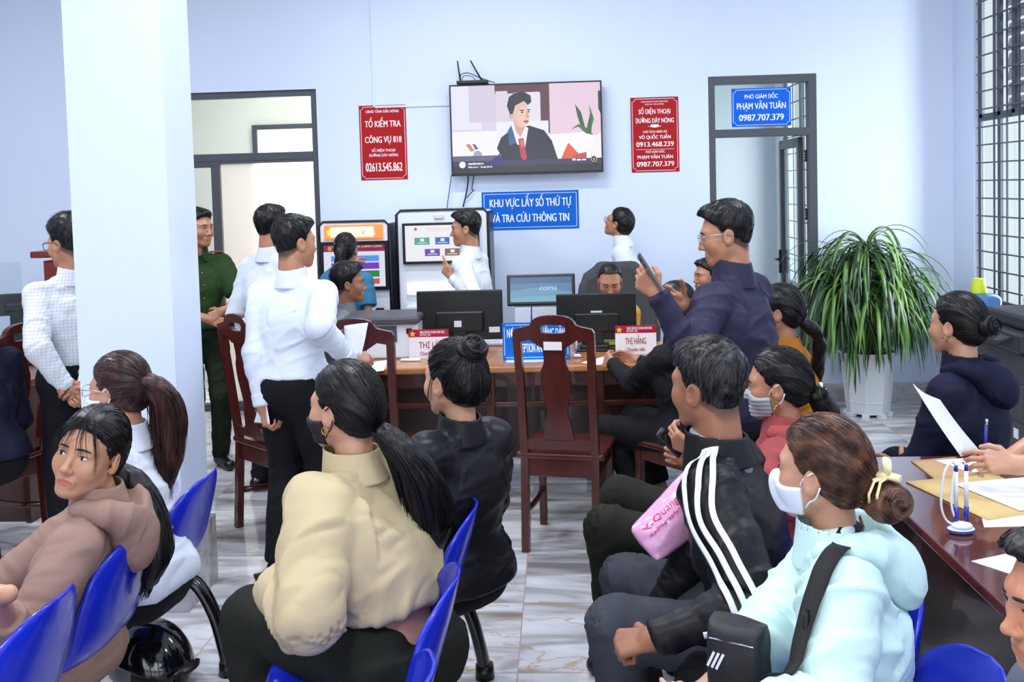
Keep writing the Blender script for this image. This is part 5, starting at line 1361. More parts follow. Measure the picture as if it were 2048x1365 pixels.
def bench(label, xb, ys, yleg, group, legs_y):
    """a row of shells facing -x; xb is the x of the shell backs' top"""
    global SHELL
    o = V(xb - .10, ys[0], 0); r = empty('waiting_bench', o, rad(90), label, 'bench')
    for i, y in enumerate(ys):
        if SHELL is None: s = sheet('seat', shell_mesh(), .007, M_BLUE, r); SHELL = s
        else: s = SHELL.copy(); COL.objects.link(s); s.parent = r
        s.location = (y - ys[0], 0, 0)
    L0, L1 = min(legs_y) - ys[0], max(legs_y) - ys[0]
    MB().box(((L0 + L1) / 2, .16, .365), (L1 - L0 + .06, .06, .05), bev=.008).build('beam', M_BLKMET, r)
    for y in legs_y:
        x = y - ys[0]
        for d in (-1, 1):
            pts = [V(x, .16 + d * .0, .355), V(x, .16 + d * .06, .358), V(x, .16 + d * .125, .325), V(x, .16 + d * .18, .22), V(x, .16 + d * .21, .10), V(x, .16 + d * .222, .03)]
            if d > 0: pts = [V(p[0], .16 + (p[1] - .16) * .8, p[2]) for p in pts]
            lg = MB().tube(spline(pts, 22), .027, 12, sq=(1.15, .85)).build('leg', M_BLKMET, r)
            e = pts[-1]; MB().cyl((e[0], e[1], .0), (e[0], e[1], .05), .034, .031, 14).build('foot_cap', M_BLACK, lg)
    return r
bench('left row of blue plastic seats, where the woman looking back sits', -1.185, [3.24, 2.71, 2.23, 1.74], 3.43, 'blue', [3.43, 1.70])
bench('middle row of blue plastic seats, where the woman in the beige jacket sits', -.265, [2.87, 2.35, 1.87, 1.39], 3.44, 'blue', [3.40, 1.42])
bench('right row of blue plastic seats, where the woman in the mint hoodie sits', .80, [3.22, 2.76, 2.31, 1.88], 3.44, 'blue', [3.44, 1.72])
# ------------------------------------------------------------------ dark table at the right with papers
M_TABLE = mat('table_mahogany', (84, 38, 32), var=.18, vscale=2, stretch=(8, 1.2, 8), rough=.12, coat=.6, coatr=.06)
M_TABLE2 = mat('table_side_dark', (40, 22, 19), var=.15, vscale=2, stretch=(8, 1.2, 1), rough=.25, coat=.3)
t0, t1 = atZ(1740, 914, .76), atZ(2046, 1312, .76)
TX, TY1 = (t0[0] + t1[0]) / 2, t0[1]; TY0 = 1.62
tb = empty('writing_table', (TX + .36, (TY0 + TY1) / 2, 0), 0, 'dark reddish brown writing table with a glossy top at the right, covered with papers', 'table'); L_ = TY1 - TY0
MB().box((0, 0, .745), (.74, L_, .03), bev=.006).build('table_top', M_TABLE, tb)
for yv in (-L_ / 2 + .03, L_ / 2 - .03): MB().box((0, yv, .365), (.66, .03, .73)).build('end_panel', M_TABLE2, tb)
MB().box((-.335, 0, .385), (.025, L_ - .1, .69)).build('front_panel', M_TABLE2, tb)
ZT = .76
p = atZ(1922, 1066, ZT); pen_stand('white and blue tethered pen stand with two pens on the dark table', p[0], p[1], ZT + .0, rad(10), 1.12, 2)
M_ENV = mat('manila_envelope', (206, 176, 118), var=.05, rough=.7)
sheet_on('large manila envelope lying on the dark table behind the pen stand', [(1812, 966), (1990, 950), (2120, 1020), (1975, 1043)], ZT, m=M_ENV, th=.004, name='envelope')
sheet_on('older brown envelope at the far edge of the dark table', [(1822, 924), (1910, 916), (1960, 950), (1872, 962)], ZT, m=mat('envelope_brown', (186, 150, 104), rough=.7), th=.003, name='envelope')
sheet_on('white sheet lying on the manila envelope', [(1905, 968), (2060, 955), (2160, 1000), (2040, 1023)], ZT + .0065, curl=.0)
sheet_on('white sheet under the manila envelope by the right edge', [(1960, 1020), (2090, 1000), (2200, 1050), (1968, 1056)], ZT, th=.001)
sheet_on('white sheet with a turned up corner at the near end of the dark table', [(1942, 1124), (2075, 1096), (2180, 1150), (2068, 1165)], ZT, curl=.01)
sheet_on('white form under the hands of the writing man', [(1868, 922), (2010, 912), (2130, 938), (1940, 946)], ZT + .004)
# ------------------------------------------------------------------ potted plant
pp = atZ(1738, 836, 0); pl = empty('potted_plant', (pp[0] + .03, pp[1] + .12, 0), 0, 'tall plant with long drooping green leaves in a white octagonal pot', 'plant')
M_POT = mat('pot_white', (226, 228, 234), rough=.4, bump=.05, bscale=40)
pt = MB(); pt.lathe([(.150, .02), (.158, .10), (.162, .105), (.160, .115), (.190, .44), (.205, .445), (.208, .465), (.188, .465), (.176, .43), (.10, .42)], n=8, flat=True); pot = pt.build('pot', M_POT, pl)
ft = MB()
for k in range(8):
    a_ = 2 * PI * (k + .5) / 8; ft.box((.145 * math.cos(a_), .145 * math.sin(a_), .012), (.05, .05, .024), rz=a_)
ft.build('foot', M_POT, pot)
MB().lathe([(.174, .40), (.174, .432), (.02, .44)], n=8).build('soil', mat('potting_soil', (58, 44, 36), rough=.95, bump=.6, bscale=80), pl)
rg = np.random.RandomState(5); heads = []
M_STEM = mat('plant_stem', (98, 78, 58), var=.3, vscale=30, rough=.8)
for k, (dx, dy, zt) in enumerate(((0, 0, 1.22), (.10, .05, 1.05), (-.12, .03, 1.06), (.02, -.12, .96), (-.03, .12, 1.02), (.20, -.04, .92), (-.22, -.05, .93))):
    MB().tube(spline([V(dx * .25, dy * .25, .42), V(dx * .5, dy * .5, .6), V(dx, dy, zt)], 8), [.022 - .0012 * i for i in range(8)], 8).build('stem', M_STEM, pl); heads.append((dx, dy, zt))
def leaves(seed, m, nm):
    rg = np.random.RandomState(seed); vs, qs = [], []; o = 0
    for (dx, dy, zt) in heads:
        for k in range(62):
            az = rg.rand() * 2 * PI; el = rg.uniform(-.2, 1.15); L = rg.uniform(.44, .74); K = 11; wd = rg.uniform(.009, .0165)
            d = V(math.cos(az) * math.cos(el), math.sin(az) * math.cos(el), math.sin(el)); p = V(dx, dy, zt + rg.uniform(-.16, .04)); pts = [p]
            gdrop = rg.uniform(.24, .40)
            for i in range(K):
                d = nrm(d + V(0, 0, -gdrop * (1.1 if i > 1 else .6))); p = p + d * L / K; pts.append(p)
            P = A(pts); side = np.cross(V(math.cos(az), math.sin(az), 0), V(0, 0, 1)); tw = rg.uniform(-.5, .5)
            rows = []
            for i, q in enumerate(P):
                s = i / K; w = wd * (min(1, .45 + s * 2.5) if s < .5 else 1 - ((s - .5) / .5) ** 2 * .93)
                t = P[min(i + 1, K)] - P[max(i - 1, 0)]; t = nrm(t); sd = nrm(side + V(0, 0, 1) * tw * .6 * s); nn = np.cross(sd, t)
                rows += [q - sd * w, q - nn * w * .35, q + sd * w, q + nn * .0012]
            vs += rows
            for i in range(K):
                b0 = o + i * 4; b1 = b0 + 4
                for j in range(4): qs.append((b0 + j, b0 + (j + 1) % 4, b1 + (j + 1) % 4, b1 + j))
            o += len(rows)
    v = A(vs); lim = A([2.93 - pl.location[0], 7.70 - pl.location[1]])
    v[:, 0] = np.minimum(v[:, 0], lim[0]); v[:, 1] = np.minimum(v[:, 1], lim[1] - .0)
    return link(nm, mesh_np(nm, v, qs), m, pl)
leaves(11, mat('leaf_dark_green', (34, 66, 28), var=.4, vscale=6, rough=.28, spec=.6), 'foliage')
leaves(23, mat('leaf_light_green', (96, 138, 56), var=.35, vscale=6, rough=.3, spec=.6), 'foliage')
# ------------------------------------------------------------------ water dispenser, copier
wx, wy = 2.70, 6.55
wdp = empty('water_dispenser', (wx, wy, 0), rad(-90), 'white water dispenser with a blue bottle under the barred window', 'water dispenser')
MB().box((0, 0, .30), (.32, .32, .60), bev=.02).build('cabinet', mat('dispenser_white', (226, 232, 240), rough=.3), wdp)
MB().box((0, -.165, .46), (.24, .012, .18), bev=.005).build('tap_recess', mat('dispenser_grey', (120, 128, 140), rough=.4), wdp)
for x in (-.05, .05): MB().cyl((x, -.17, .51), (x, -.21, .49), .014).build('tap', mat('tap_blue' if x < 0 else 'tap_red', (40, 80, 190) if x < 0 else (190, 50, 40), rough=.3), wdp)
M_BOT = mat('bottle_blue_plastic', (120, 182, 240), rough=.08, trans=.75, ior=1.2)
MB().lathe([(.03, .60), (.05, .625), (.112, .66), (.116, .70), (.109, .74), (.116, .78), (.109, .83), (.116, .87), (.114, .92), (.085, .95)], n=32).build('bottle', M_BOT, wdp)
cp = empty('plastic_cup', (wx - .02, wy, .951), 0, 'yellow green plastic cup standing upside down on the blue water bottle', 'cup'); MB().lathe([(.052, 0), (.050, .01), (.036, .095), (.030, .098)], n=24).build('cup_body', mat('lime_plastic', (196, 214, 26), rough=.35), cp)
jx = MB(); jx.lathe([(.045, 0), (.08, .02), (.088, .08), (.08, .14), (.04, .17), (.03, .24)], n=24); 
jug = empty('plastic_bag_roll', (2.80, 6.12, .712), 0, 'translucent white water jug beside the blue bottle', 'jug')
jx.build('jug_body', mat('milky_plastic', (226, 236, 246), rough=.3, trans=.3), jug); jug.name = 'water_jug'; MB().lathe([(.034, .24), (.034, .27)], n=16).build('jug_cap', M_WHITE, jug)
sd_ = empty('side_cabinet', (2.80, 6.05, 0), 0, 'low white cabinet under the barred window carrying the water jug', 'cabinet'); MB().box((0, 0, .355), (.30, .5, .71), bev=.008).build('body', M_WHITE, sd_); MB().box((-.155, 0, .36), (.012, .46, .62), bev=.003).build('door', M_WHITE, sd_); MB().cyl((-.168, .2, .5), (-.168, .2, .62), .006).build('handle', M_FRAME, sd_)
cxp = atD(2010, 700, 5.2); cx0 = cxp[0]
cop = empty('photocopier', (cx0 + .32, 5.35, 0), 0, 'dark grey office photocopier at the right edge behind the woman with the bun', 'photocopier'); M_CG, M_CG2 = mat('copier_grey', (62, 62, 66), rough=.5, bump=.05, bscale=300), mat('copier_dark', (42, 42, 46), rough=.45)
MB().box((0, 0, .40), (.62, .62, .80), bev=.012).build('body', M_CG, cop)
MB().box((-.02, 0, .86), (.66, .60, .10), bev=.012).build('scanner', M_CG2, cop)
MB().box((0, .03, .95), (.56, .5, .08), bev=.02).build('document_feeder', M_CG2, cop)
MB().box((-.36, -.0, .875), (.12, .42, .022), bev=.005, rot=Matrix.Rotation(rad(-14), 4, 'Y')).build('control_panel', M_CG2, cop)
for z in (.16, .36, .56):
    d = MB().box((-.312, 0, z), (.014, .56, .17), bev=.004).build('paper_drawer', M_CG, cop); MB().box((-.3205, 0, z + .05), (.006, .2, .022), bev=.002).build('handle', M_BLACK, d)
    MB().box((-.3215, -.2, z + .03), (.003, .05, .05)).build('sticker', M_WHITE, d)
    d = MB().box((0, -.312, z), (.54, .014, .17), bev=.004).build('side_cover', M_CG, cop)
for z, x in ((.66, -.16), (.52, -.14)): MB().box((x, -.3215, z), (.07, .004, .055)).build('sticker', M_WHITE, cop)
# ------------------------------------------------------------------ left side counter
lc = empty('service_counter', (-3.60, 5.50, 0), 0, 'brown service counter at the far left behind the man in the checked shirt', 'counter')
MB().box((0, 0, .745), (1.55, .85, .035), bev=.006).build('counter_top', mat('counter_brown', (112, 66, 48), var=.15, vscale=2, stretch=(2, 10, 6), rough=.25), lc)
MB().box((0, -.36, .365), (1.5, .025, .73)).build('front_panel', M_DESK, lc)
for x in (-.74, .74): MB().box((x, 0, .365), (.03, .8, .73)).build('side_panel', M_DESK, lc)
gp = empty('glass_screen', (-3.55, 5.22, .765), 0, 'clear glass screen standing on the counter at the far left', 'glass screen')
MB().box((0, 0, .31), (1.30, .008, .62)).build('pane', M_GLASS, gp); MB().box((.20, .006, .31), (.12, .004, .62)).build('frosted_strip', mat('frosted_film', (178, 192, 206), rough=.5), gp)
for x in (-.5, .5): MB().box((x, 0, .012), (.06, .06, .024), bev=.004).build('foot', M_FRAME, gp)
m_ = monitor('black monitor on the counter at the far left behind the glass screen', -4, 74, 588, 668, 5.62, [], rad(24))
r, p = desk_obj('pen_stand', 'white pen stand with one upright pen on the far left counter', 'pen stand', (52, 690)); bpy.data.objects.remove(r)
p = atZ(50, 700, .765); pen_stand('white pen stand with one upright pen on the far left counter', -2.92, 5.62, .763, 0, .95, 1)
lp = atD(96, 505, 6.9); lt = empty('wooden_lectern', (lp[0] + .16, lp[1] + .2, 0), 0, 'reddish wooden lectern by the back wall behind the man with glasses', 'lectern')
zt_ = lp[2]
MB().box((0, 0, zt_ / 2 - .03), (.42, .36, zt_ - .06), bev=.008).build('body', mat('lectern_wood', (120, 40, 26), rough=.3), lt); MB().box((0, 0, zt_ - .015), (.56, .44, .045), bev=.008).build('top', mat('lectern_wood', (120, 40, 26), rough=.3), lt); MB().box((-.05, -.183, zt_ * .62), (.25, .008, zt_ * .42)).build('front_panel', mat('lectern_panel', (196, 188, 176), rough=.5), lt)
# ------------------------------------------------------------------ helmet on the floor
hp_ = atZ(300, 1310, .10); he = empty('motorbike_helmet', (hp_[0], hp_[1], 0), rad(-20), 'black motorbike helmet on the floor under the left bench', 'helmet')
hsol = Solid().ell((0, 0, .10), (.145, .118, .125)).ell((.05, 0, .07), (.11, .11, .09), None, .03); hsol.plane((0, 0, .012), (-.12, 0, -1), .004); hsol.ell((0, 0, .03), (.115, .092, .09), None, .006, 's')
M_HEL = mat('helmet_gloss_black', (16, 16, 18), rough=.12, coat=.7, coatr=.05)
v_, q_ = hsol.mesh(.006); link('helmet_shell', mesh_np('helmet_shell', v_, q_), M_HEL, he)
vs_ = Solid().ell((.10, 0, .07), (.085, .10, .035)); vs_.plane((.11, 0, 0), (-1, 0, .5), .004); vs_.plane((0, 0, .065), (0, 0, -1), .004); v_, q_ = vs_.mesh(.005); link('peak', mesh_np('peak', v_, q_), M_BLACK, he)
gr_ = Solid().ell((-.02, -.04, .095), (.128, .085, .105)); gr_.plane((0, -.085, 0), (0, 1, .25), .004); gr_.plane((0, 0, .10), (.1, 0, 1), .004); gr_.plane((0, 0, .03), (0, 0, -1), .004); v_, q_ = gr_.mesh(.005); link('grey_panel', mesh_np('grey_panel', v_, q_), mat('helmet_grey', (120, 120, 124), rough=.3), he)
bk_ = MB().box((.165, -.04, .055), (.03, .02, .06), bev=.005).build('strap_buckle', M_BLACK, he)
# ------------------------------------------------------------------ the people
def cloth(name, rgb, rough=.8, bump=.12, bscale=260, **k): k.setdefault('spec', .2); return mat(name, rgb, rough=rough, bump=bump, bscale=bscale, var=k.pop('var', .05), vscale=k.pop('vscale', 5), **k)
C_WHITE = cloth('shirt_white_cotton', (218, 223, 236))
C_WHITE2 = cloth('shirt_white_linen', (210, 215, 227))
C_BLKTR = cloth('trousers_black', (20, 20, 24))
C_DARKOL = cloth('trousers_dark_olive', (32, 34, 28), rough=.85)
C_JEAN = cloth('jeans_washed_black', (62, 64, 72), var=.2, vscale=14)
M_GOLD = mat('gold_metal', (216, 168, 84), metal=1.0, rough=.22)
M_SILV = mat('silver_metal', (190, 192, 198), metal=1.0, rough=.25)
def checked():
    m = bpy.data.materials.new('shirt_checked'); nt, b = nodes_of(m); N, L = nt.nodes, nt.links
    tc = N.new('ShaderNodeTexCoord'); sx = N.new('ShaderNodeSeparateXYZ'); L.new(tc.outputs['Object'], sx.inputs[0])
    def line(o, s):
        a = N.new('ShaderNodeMath'); a.operation = 'MULTIPLY'; a.inputs[1].default_value = s; L.new(o, a.inputs[0])
        f = N.new('ShaderNodeMath'); f.operation = 'FRACT'; L.new(a.outputs[0], f.inputs[0]); c = N.new('ShaderNodeMath'); c.operation = 'LESS_THAN'; c.inputs[1].default_value = .14; L.new(f.outputs[0], c.inputs[0]); return c.outputs[0]
    m1 = N.new('ShaderNodeMath'); m1.operation = 'MAXIMUM'; L.new(line(sx.outputs[0], 66), m1.inputs[0]); L.new(line(sx.outputs[2], 66), m1.inputs[1])
    mx = N.new('ShaderNodeMix'); mx.data_type = 'RGBA'; L.new(m1.outputs[0], mx.inputs[0]); mx.inputs[6].default_value = srgb(212, 214, 220); mx.inputs[7].default_value = srgb(182, 183, 190)
    L.new(mx.outputs[2], b.inputs['Base Color']); setin(b, rough=.8); return m
SK_T, SK_L, SK_D = ('tan', (178, 126, 97)), ('light', (194, 146, 119)), ('deep', (156, 106, 80))
QF = lambda q=.03, x=.01: (x, q)
def man_hair(**k): d = dict(line='short', th=.006, nape=-.072, tap=.055, top=.016, quiff=QF(), n=320, slen=.010); d.update(k); return d
SHIRT = lambda _m=C_WHITE, **k: dict(dict(mat=_m, m=.010, bag=.016, sl=.008, cuff=.010, fold=.0042, collar='shirt', cuffs=.012, hem=.05), **k)
JKT = lambda _m, **k: dict(dict(mat=_m, m=.018, bag=.016, sl=.008, cuff=.010, elb=.020, fold=.008, collar='stand', colh=.05, colr=.072, hem=-.03, name='jacket'), **k)
TR = lambda _m=C_BLKTR, **k: dict(dict(mat=_m, m=.012, fold=.005), **k)
DOWN = lambda x: ('l', x * .24, .03, -.50)

# standing and seated people around the hall, far to near
person(dict(id='glassesfar', label='man in white shirt and glasses behind the swivel chair, looking up at the blue sign', neck=.135, px=(1238, 446, 7.15), yaw=80, hyaw=60, hpitch=-22, lean=2,
            hair=man_hair(line='back', th=.007, top=.010, quiff=None), fade=.3, skin=SK_T, top=SHIRT(), bottom=TR()))
glasses('glassesfar', M_BLACK)
person(dict(id='gesture', label='man in white shirt in profile before the tall kiosk, one hand raised', px=(931, 457, 6.45), yaw=72, hyaw=88, hpitch=4, lean=3,
            hair=man_hair(quiff=QF(.034, 0)), fade=.9, skin=SK_T, top=SHIRT(), bottom=TR(), armL=('w', 905, 556, 6.30), handL=dict(d=(-.6, .2, .75), n=(.2, 1, .1), t=(.3, .2, .9), curls=[.15, .5, .9, 1.0], thumb=.2), poleL=(-.4, -1, -.8), armR=('l', .2, .15, -.46)))
person(dict(id='clerk', label='seated clerk with tied back hair and earrings looking down behind the right monitor', px=(1220, 563, 6.35), yaw=176, hyaw=178, hpitch=24, pose='sit', sex='f', lean=12, bulk=.92,
            hair=dict(tie=(0, -.1, .0), line='back', fshift=-.034, th=.010, n=200, buns=[dict(at=(0, -.105, .0), r=.032)]), skin=SK_T, eyeopen=.35, gaze=(0, -1),
            top=JKT(cloth('jacket_amber', (214, 150, 52)), collar='shirt', fold=.004), bottom=TR(), armL=('l', -.12, .30, -.30), armR=('l', .12, .30, -.30), fine=.0038))
earring('clerk', -1, M_GOLD); earring('clerk', 1, M_GOLD)
person(dict(id='hidden', label='dark haired person seated behind the desk, almost hidden by the man holding up a phone', px=(1415, 552, 6.5), yaw=170, hyaw=110, pose='sit', lean=8, hair=man_hair(n=120), skin=SK_T, top=SHIRT(C_WHITE2), bottom=TR(), armL=('l', -.12, .28, -.30), armR=('l', .12, .28, -.30)))
person(dict(id='polo', label='woman in a blue polo shirt with a long ponytail, back turned, touching the kiosk screen', px=(692, 500, 6.62), yaw=-4, hyaw=-2, sex='f', lean=4, hpitch=4, bulk=1.0,
            hair=dict(tie=(0, -.108, .035), line='back', th=.010, bk=.012, n=260, tails=[dict(at=(0, -.112, .03), pts=[(0, -.035, -.04), (-.01, -.045, -.16), (-.02, -.03, -.30), (-.03, -.02, -.42)], r=[.024, .030, .034, .030, .012], n=140)]),
            skin=SK_T, top=dict(mat=cloth('polo_blue', (58, 114, 150)), m=.014, bag=.012, sl=.012, sleeve=.36, fold=.004, collar='shirt', hem=-.05), bottom=TR(), armL=('p', -1.47, 7.0, 1.24), handL=dict(d=(.5, .8, .15), n=(.3, .2, -1), t=(.6, -.4, .2), curl=.3), poleL=(-.8, -.6, -.7), bareL=.3, bareR=.3, armR=('l', .24, .06, -.48)))
C_UNI = cloth('uniform_green', (38, 62, 30))
person(dict(id='officer', label='man in green uniform with red shoulder boards by the left door, hands joined', px=(397, 456, 6.2), yaw=-142, hyaw=-118, hpitch=2, lean=0, bulk=1.0, sw=.96,
            hair=man_hair(quiff=QF(.030, 0)), fade=.9, skin=SK_T, top=dict(mat=C_UNI, m=.014, bag=.014, sl=.016, sleeve=.40, fold=.004, collar='shirt', hem=.0, cuffs=0), bottom=TR(cloth('uniform_trousers', (30, 40, 26))),
            armL=('w', 446, 622, 6.02), armR=('w', 420, 640, 6.02), handL=dict(d=(-.9, -.1, -.5), n=(.1, .9, -.3), t=(0, -.3, .9), curl=.8), handR=dict(d=(.9, -.1, -.25), n=(.1, .9, -.2), t=(0, -.3, .9), curl=.8), bareL=.3, bareR=.3, poleL=(-1, -.5, -.4), poleR=(1, -.5, -.4)))
person(dict(id='whitefar', label='farther of two white-shirted men with turned backs, standing before the cream door panel', px=(543, 452, 5.75), yaw=-28, hyaw=-24, lean=4, bulk=1.0,
            hair=man_hair(line='short', top=.014, quiff=QF(.034, 0)), skin=SK_T, top=SHIRT(C_WHITE2, colh=.05), bottom=TR(), armL=DOWN(-1), armR=('l', .16, .20, -.42)))
person(dict(id='grey', label='young man in a grey shirt seated behind the desk printer, in profile to the right', px=(697, 567, 6.12), yaw=-80, hyaw=-74, pose='sit', lean=10, bulk=.92,
            hair=man_hair(top=.024, quiff=QF(.045, 0)), fade=.9, skin=SK_D, top=SHIRT(cloth('shirt_grey', (122, 126, 132)), cuffs=.012), bottom=TR(), armR=('l', .16, .30, -.36), armL=('l', .0, .34, -.34), handR=dict(d=(.9, -.2, -.1), n=(0, 0, -1), t=(0, 1, 0), curl=.5)))
person(dict(id='white', label='nearer white-shirted man in black trousers, back turned, holding sheets of paper', px=(590, 484, 4.45), yaw=-14, hyaw=-44, hpitch=2, lean=3, bulk=1.05,
            hair=man_hair(quiff=QF(.030, 0), top=.015, crown=(.0, -.07, .075), n=420), fade=.9, skin=SK_T, top=SHIRT(C_WHITE, bag=.030, hem=.02, fold=.005, sl=.010), bottom=TR(m=.020), armL=('w', 524, 842, 4.35), armR=('w', 700, 722, 4.30), poleR=(.5, -.5, -.8), poleL=(-.6, -1, -.1), handL=dict(d=(.1, .1, -1), n=(.9, .3, 0), t=(0, 1, 0), curl=.7), handR=dict(d=(.8, .55, .05), n=(-.4, .4, -.8), t=(-.3, .4, .8), curl=.7), fine=.0036))
person(dict(id='checked', label='man in a checked white shirt and glasses behind the pillar, hands clasped behind his back', px=(135, 486, 4.75), yaw=38, hyaw=68, lean=2, hpitch=6, bulk=1.02, sw=1.02,
            hair=man_hair(top=.034, quiff=QF(.05, 0), spiky=4), fade=.85, skin=SK_T, top=SHIRT(checked(), bag=.022, fold=.006), bottom=TR(), armL=('w', 136, 778, 4.55), armR=('w', 168, 782, 4.55), poleL=(-1, -.5, 0), poleR=(1, -.5, 0), handL=dict(d=(.75, -.1, -.65), n=(.3, -.9, -.2), t=(.6, .2, .7), curl=.8), handR=dict(d=(-.8, -.1, -.5), n=(-.3, -.9, 0), t=(-.5, .2, .7), curl=.8)))
glasses('checked', M_BLACK)
person(dict(id='leftedge', label='person in a dark navy top seated on the carved chair at the very left edge', px=(-70, 628, 4.55), yaw=60, hyaw=70, pose='sit', lean=6, hair=man_hair(n=120), skin=SK_T, top=JKT(cloth('jacket_navy_dark', (26, 26, 48))), bottom=TR(), seat=.47, armR=('l', .18, .25, -.36), armL=('l', -.18, .25, -.36)))
person(dict(id='black', label='person in black clothes leaning on the desk from a wooden chair, bare ankle showing', px=(1348, 612, 4.9), yaw=52, hyaw=50, pose='sit', lean=2, sex='f', seat=.47, bulk=1.0, s=.96,
            hair=dict(tie=(0, -.11, -.02), line='low', n=150, buns=[dict(at=(0, -.12, -.02), r=.035)]), skin=SK_T, top=JKT(cloth('jacket_plain_black', (24, 24, 27), rough=.75), fold=.006), bottom=TR(C_BLKTR, cut=.09), armL=('w', 1226, 728, 5.2), armR=('w', 1275, 722, 5.3), poleL=(-.6, -.5, -1), legL=(-.04, .40, .03, -.02, .14), legR=(.05, .40, .03, .06, .22), shoe='shoe'))
person(dict(id='mustard', label='woman in a mustard jacket with a braid, seated behind the man holding up a phone', px=(1556, 622, 4.35), yaw=62, hyaw=70, pose='sit', sex='f', lean=8, bulk=.95,
            hair=dict(tie=(.01, -.105, -.045), line='back', th=.010, n=240, tails=[dict(at=(.01, -.108, -.05), pts=[(.03, -.05, -.05), (.05, -.06, -.11), (.045, -.05, -.17), (.07, -.05, -.23), (.06, -.045, -.30)], r=[.024, .030, .020, .028, .017, .024, .014, .018], n=90)]), skin=SK_T,
            top=JKT(cloth('jacket_mustard', (176, 112, 38)), ), bottom=TR(), armL=('l', -.15, .28, -.34), armR=('l', .15, .28, -.34)))
pst = empty('folding_stool', (PEOPLE['mustard']['P0'][0], PEOPLE['mustard']['P0'][1], 0), 0, 'plain dark stool under the woman in mustard', 'stool'); MB().box((0, 0, .425), (.36, .36, .03), bev=.008).build('seat', M_BLACK, pst)
for x in (-.15, .15):
    for y in (-.15, .15): MB().cyl((x, y, 0), (x * .9, y * .9, .41), .013).build('leg', M_BLACK, pst)
C_NAVY = cloth('jacket_navy_smooth', (44, 42, 66), rough=.6, bump=.05)
person(dict(id='phone', label='man in a navy jacket and silver glasses standing, holding up a phone with both hands', px=(1451, 468, 3.75), yaw=52, hyaw=80, hpitch=10, lean=2, bulk=1.04,
            hair=man_hair(top=.016, quiff=QF(.034, 0), n=420), fade=.95, skin=SK_T, top=JKT(C_NAVY, hem=-.10, bag=.03, fold=.007, collar='stand', colh=.06), bottom=TR(cloth('trousers_navy', (24, 26, 36))),
            armL=('w', 1318, 590, 3.45), armR=('w', 1372, 612, 3.66), poleL=(-.8, -.2, -1), poleR=(.6, -.2, -1), handL=dict(d=(-.72, .25, .62), n=(.35, .9, .1), t=(.5, .1, .75), curls=[.6, .75, .85, .9], thumb=.9), handR=dict(d=(-.72, -.25, .40), n=(-.35, -.9, .3), t=(.3, .1, .9), curls=[.5, .7, .8, .9], thumb=.3), fine=.0034))
glasses('phone', M_SILV)
C_NAVY2 = cloth('jacket_midnight', (24, 26, 50), rough=.75)
person(dict(id='navybun', label='woman with a hair bun in a midnight blue hooded jacket, seated near the plant', px=(1912, 648, 3.75), yaw=44, hyaw=40, pose='sit', sex='f', lean=6, bulk=1.02,
            hair=dict(tie=(0, -.115, -.01), line='back', th=.010, bk=.012, n=320, buns=[dict(at=(.0, -.128, .0), r=.046, sq=(1, .8, 1))]), skin=SK_L, top=JKT(C_NAVY2, hood=(.05, .10, .95), fold=.005), bottom=TR(cloth('trousers_midnight', (22, 22, 34))), armL=('l', -.05, .28, -.33), armR=('l', .05, .30, -.33), poleL=(-1, -.5, -.4), fine=.0036))
earring('navybun', -1, M_GOLD)
stl = empty('waiting_stool', (PEOPLE['navybun']['P0'][0], PEOPLE['navybun']['P0'][1], 0), rad(58), 'dark low stool under the woman in the midnight blue jacket', 'stool'); MB().box((0, .05, .425), (.40, .40, .03), bev=.01).build('seat', M_BLACK, stl)
for x in (-.16, .16):
    for y in (-.12, .2): MB().cyl((x, y, 0), (x * .9, y * .9, .41), .014).build('leg', M_BLACK, stl)

q = PEOPLE['grey']['P0']; office_chair('grey swivel chair under the young man in grey behind the desk printer', q[0], q[1], rad(-80), .90, .46)
q = PEOPLE['black']['P0']; wooden_chair('carved wooden chair at the desk under the seated person in black', (q[0] + .02, q[1] - .03, 0), rad(40))
# ---- near rows
person(dict(id='whitepony', label='woman with reddish brown ponytail in a white blouse, seated beside the pillar', px=(236, 777, 3.16), yaw=80, hyaw=76, pose='sit', sex='f', lean=4, bulk=1.0, seat=.43,
            hair=dict(mat=hair_mat('auburn_hair', (30, 17, 15), (78, 40, 32), .52, scale=(60, 60, 9)), tie=(0, -.11, .03), line='back', th=.012, bk=.014, n=420, tails=[dict(at=(0, -.115, .025), pts=[(.04, -.03, -.05), (.06, -.035, -.15), (.05, -.03, -.26), (.04, -.03, -.34)], r=[.028, .046, .052, .045, .018], n=260, sr=.0022)]),
            skin=SK_L, top=JKT(C_WHITE, m=.018, bag=.02, collar='shirt', hem=-.06, name='blouse', fold=.006), bottom=TR(), armL=('l', -.16, .30, -.34), armR=('l', .16, .30, -.34), fine=.0036))
glasses('whitepony', M_SILV); mask('whitepony', mat('mask_white', (230, 234, 240), rough=.8), M_WHITE); earring('whitepony', -1, M_GOLD)
C_BROWN = cloth('jacket_taupe', (150, 120, 108), rough=.75)
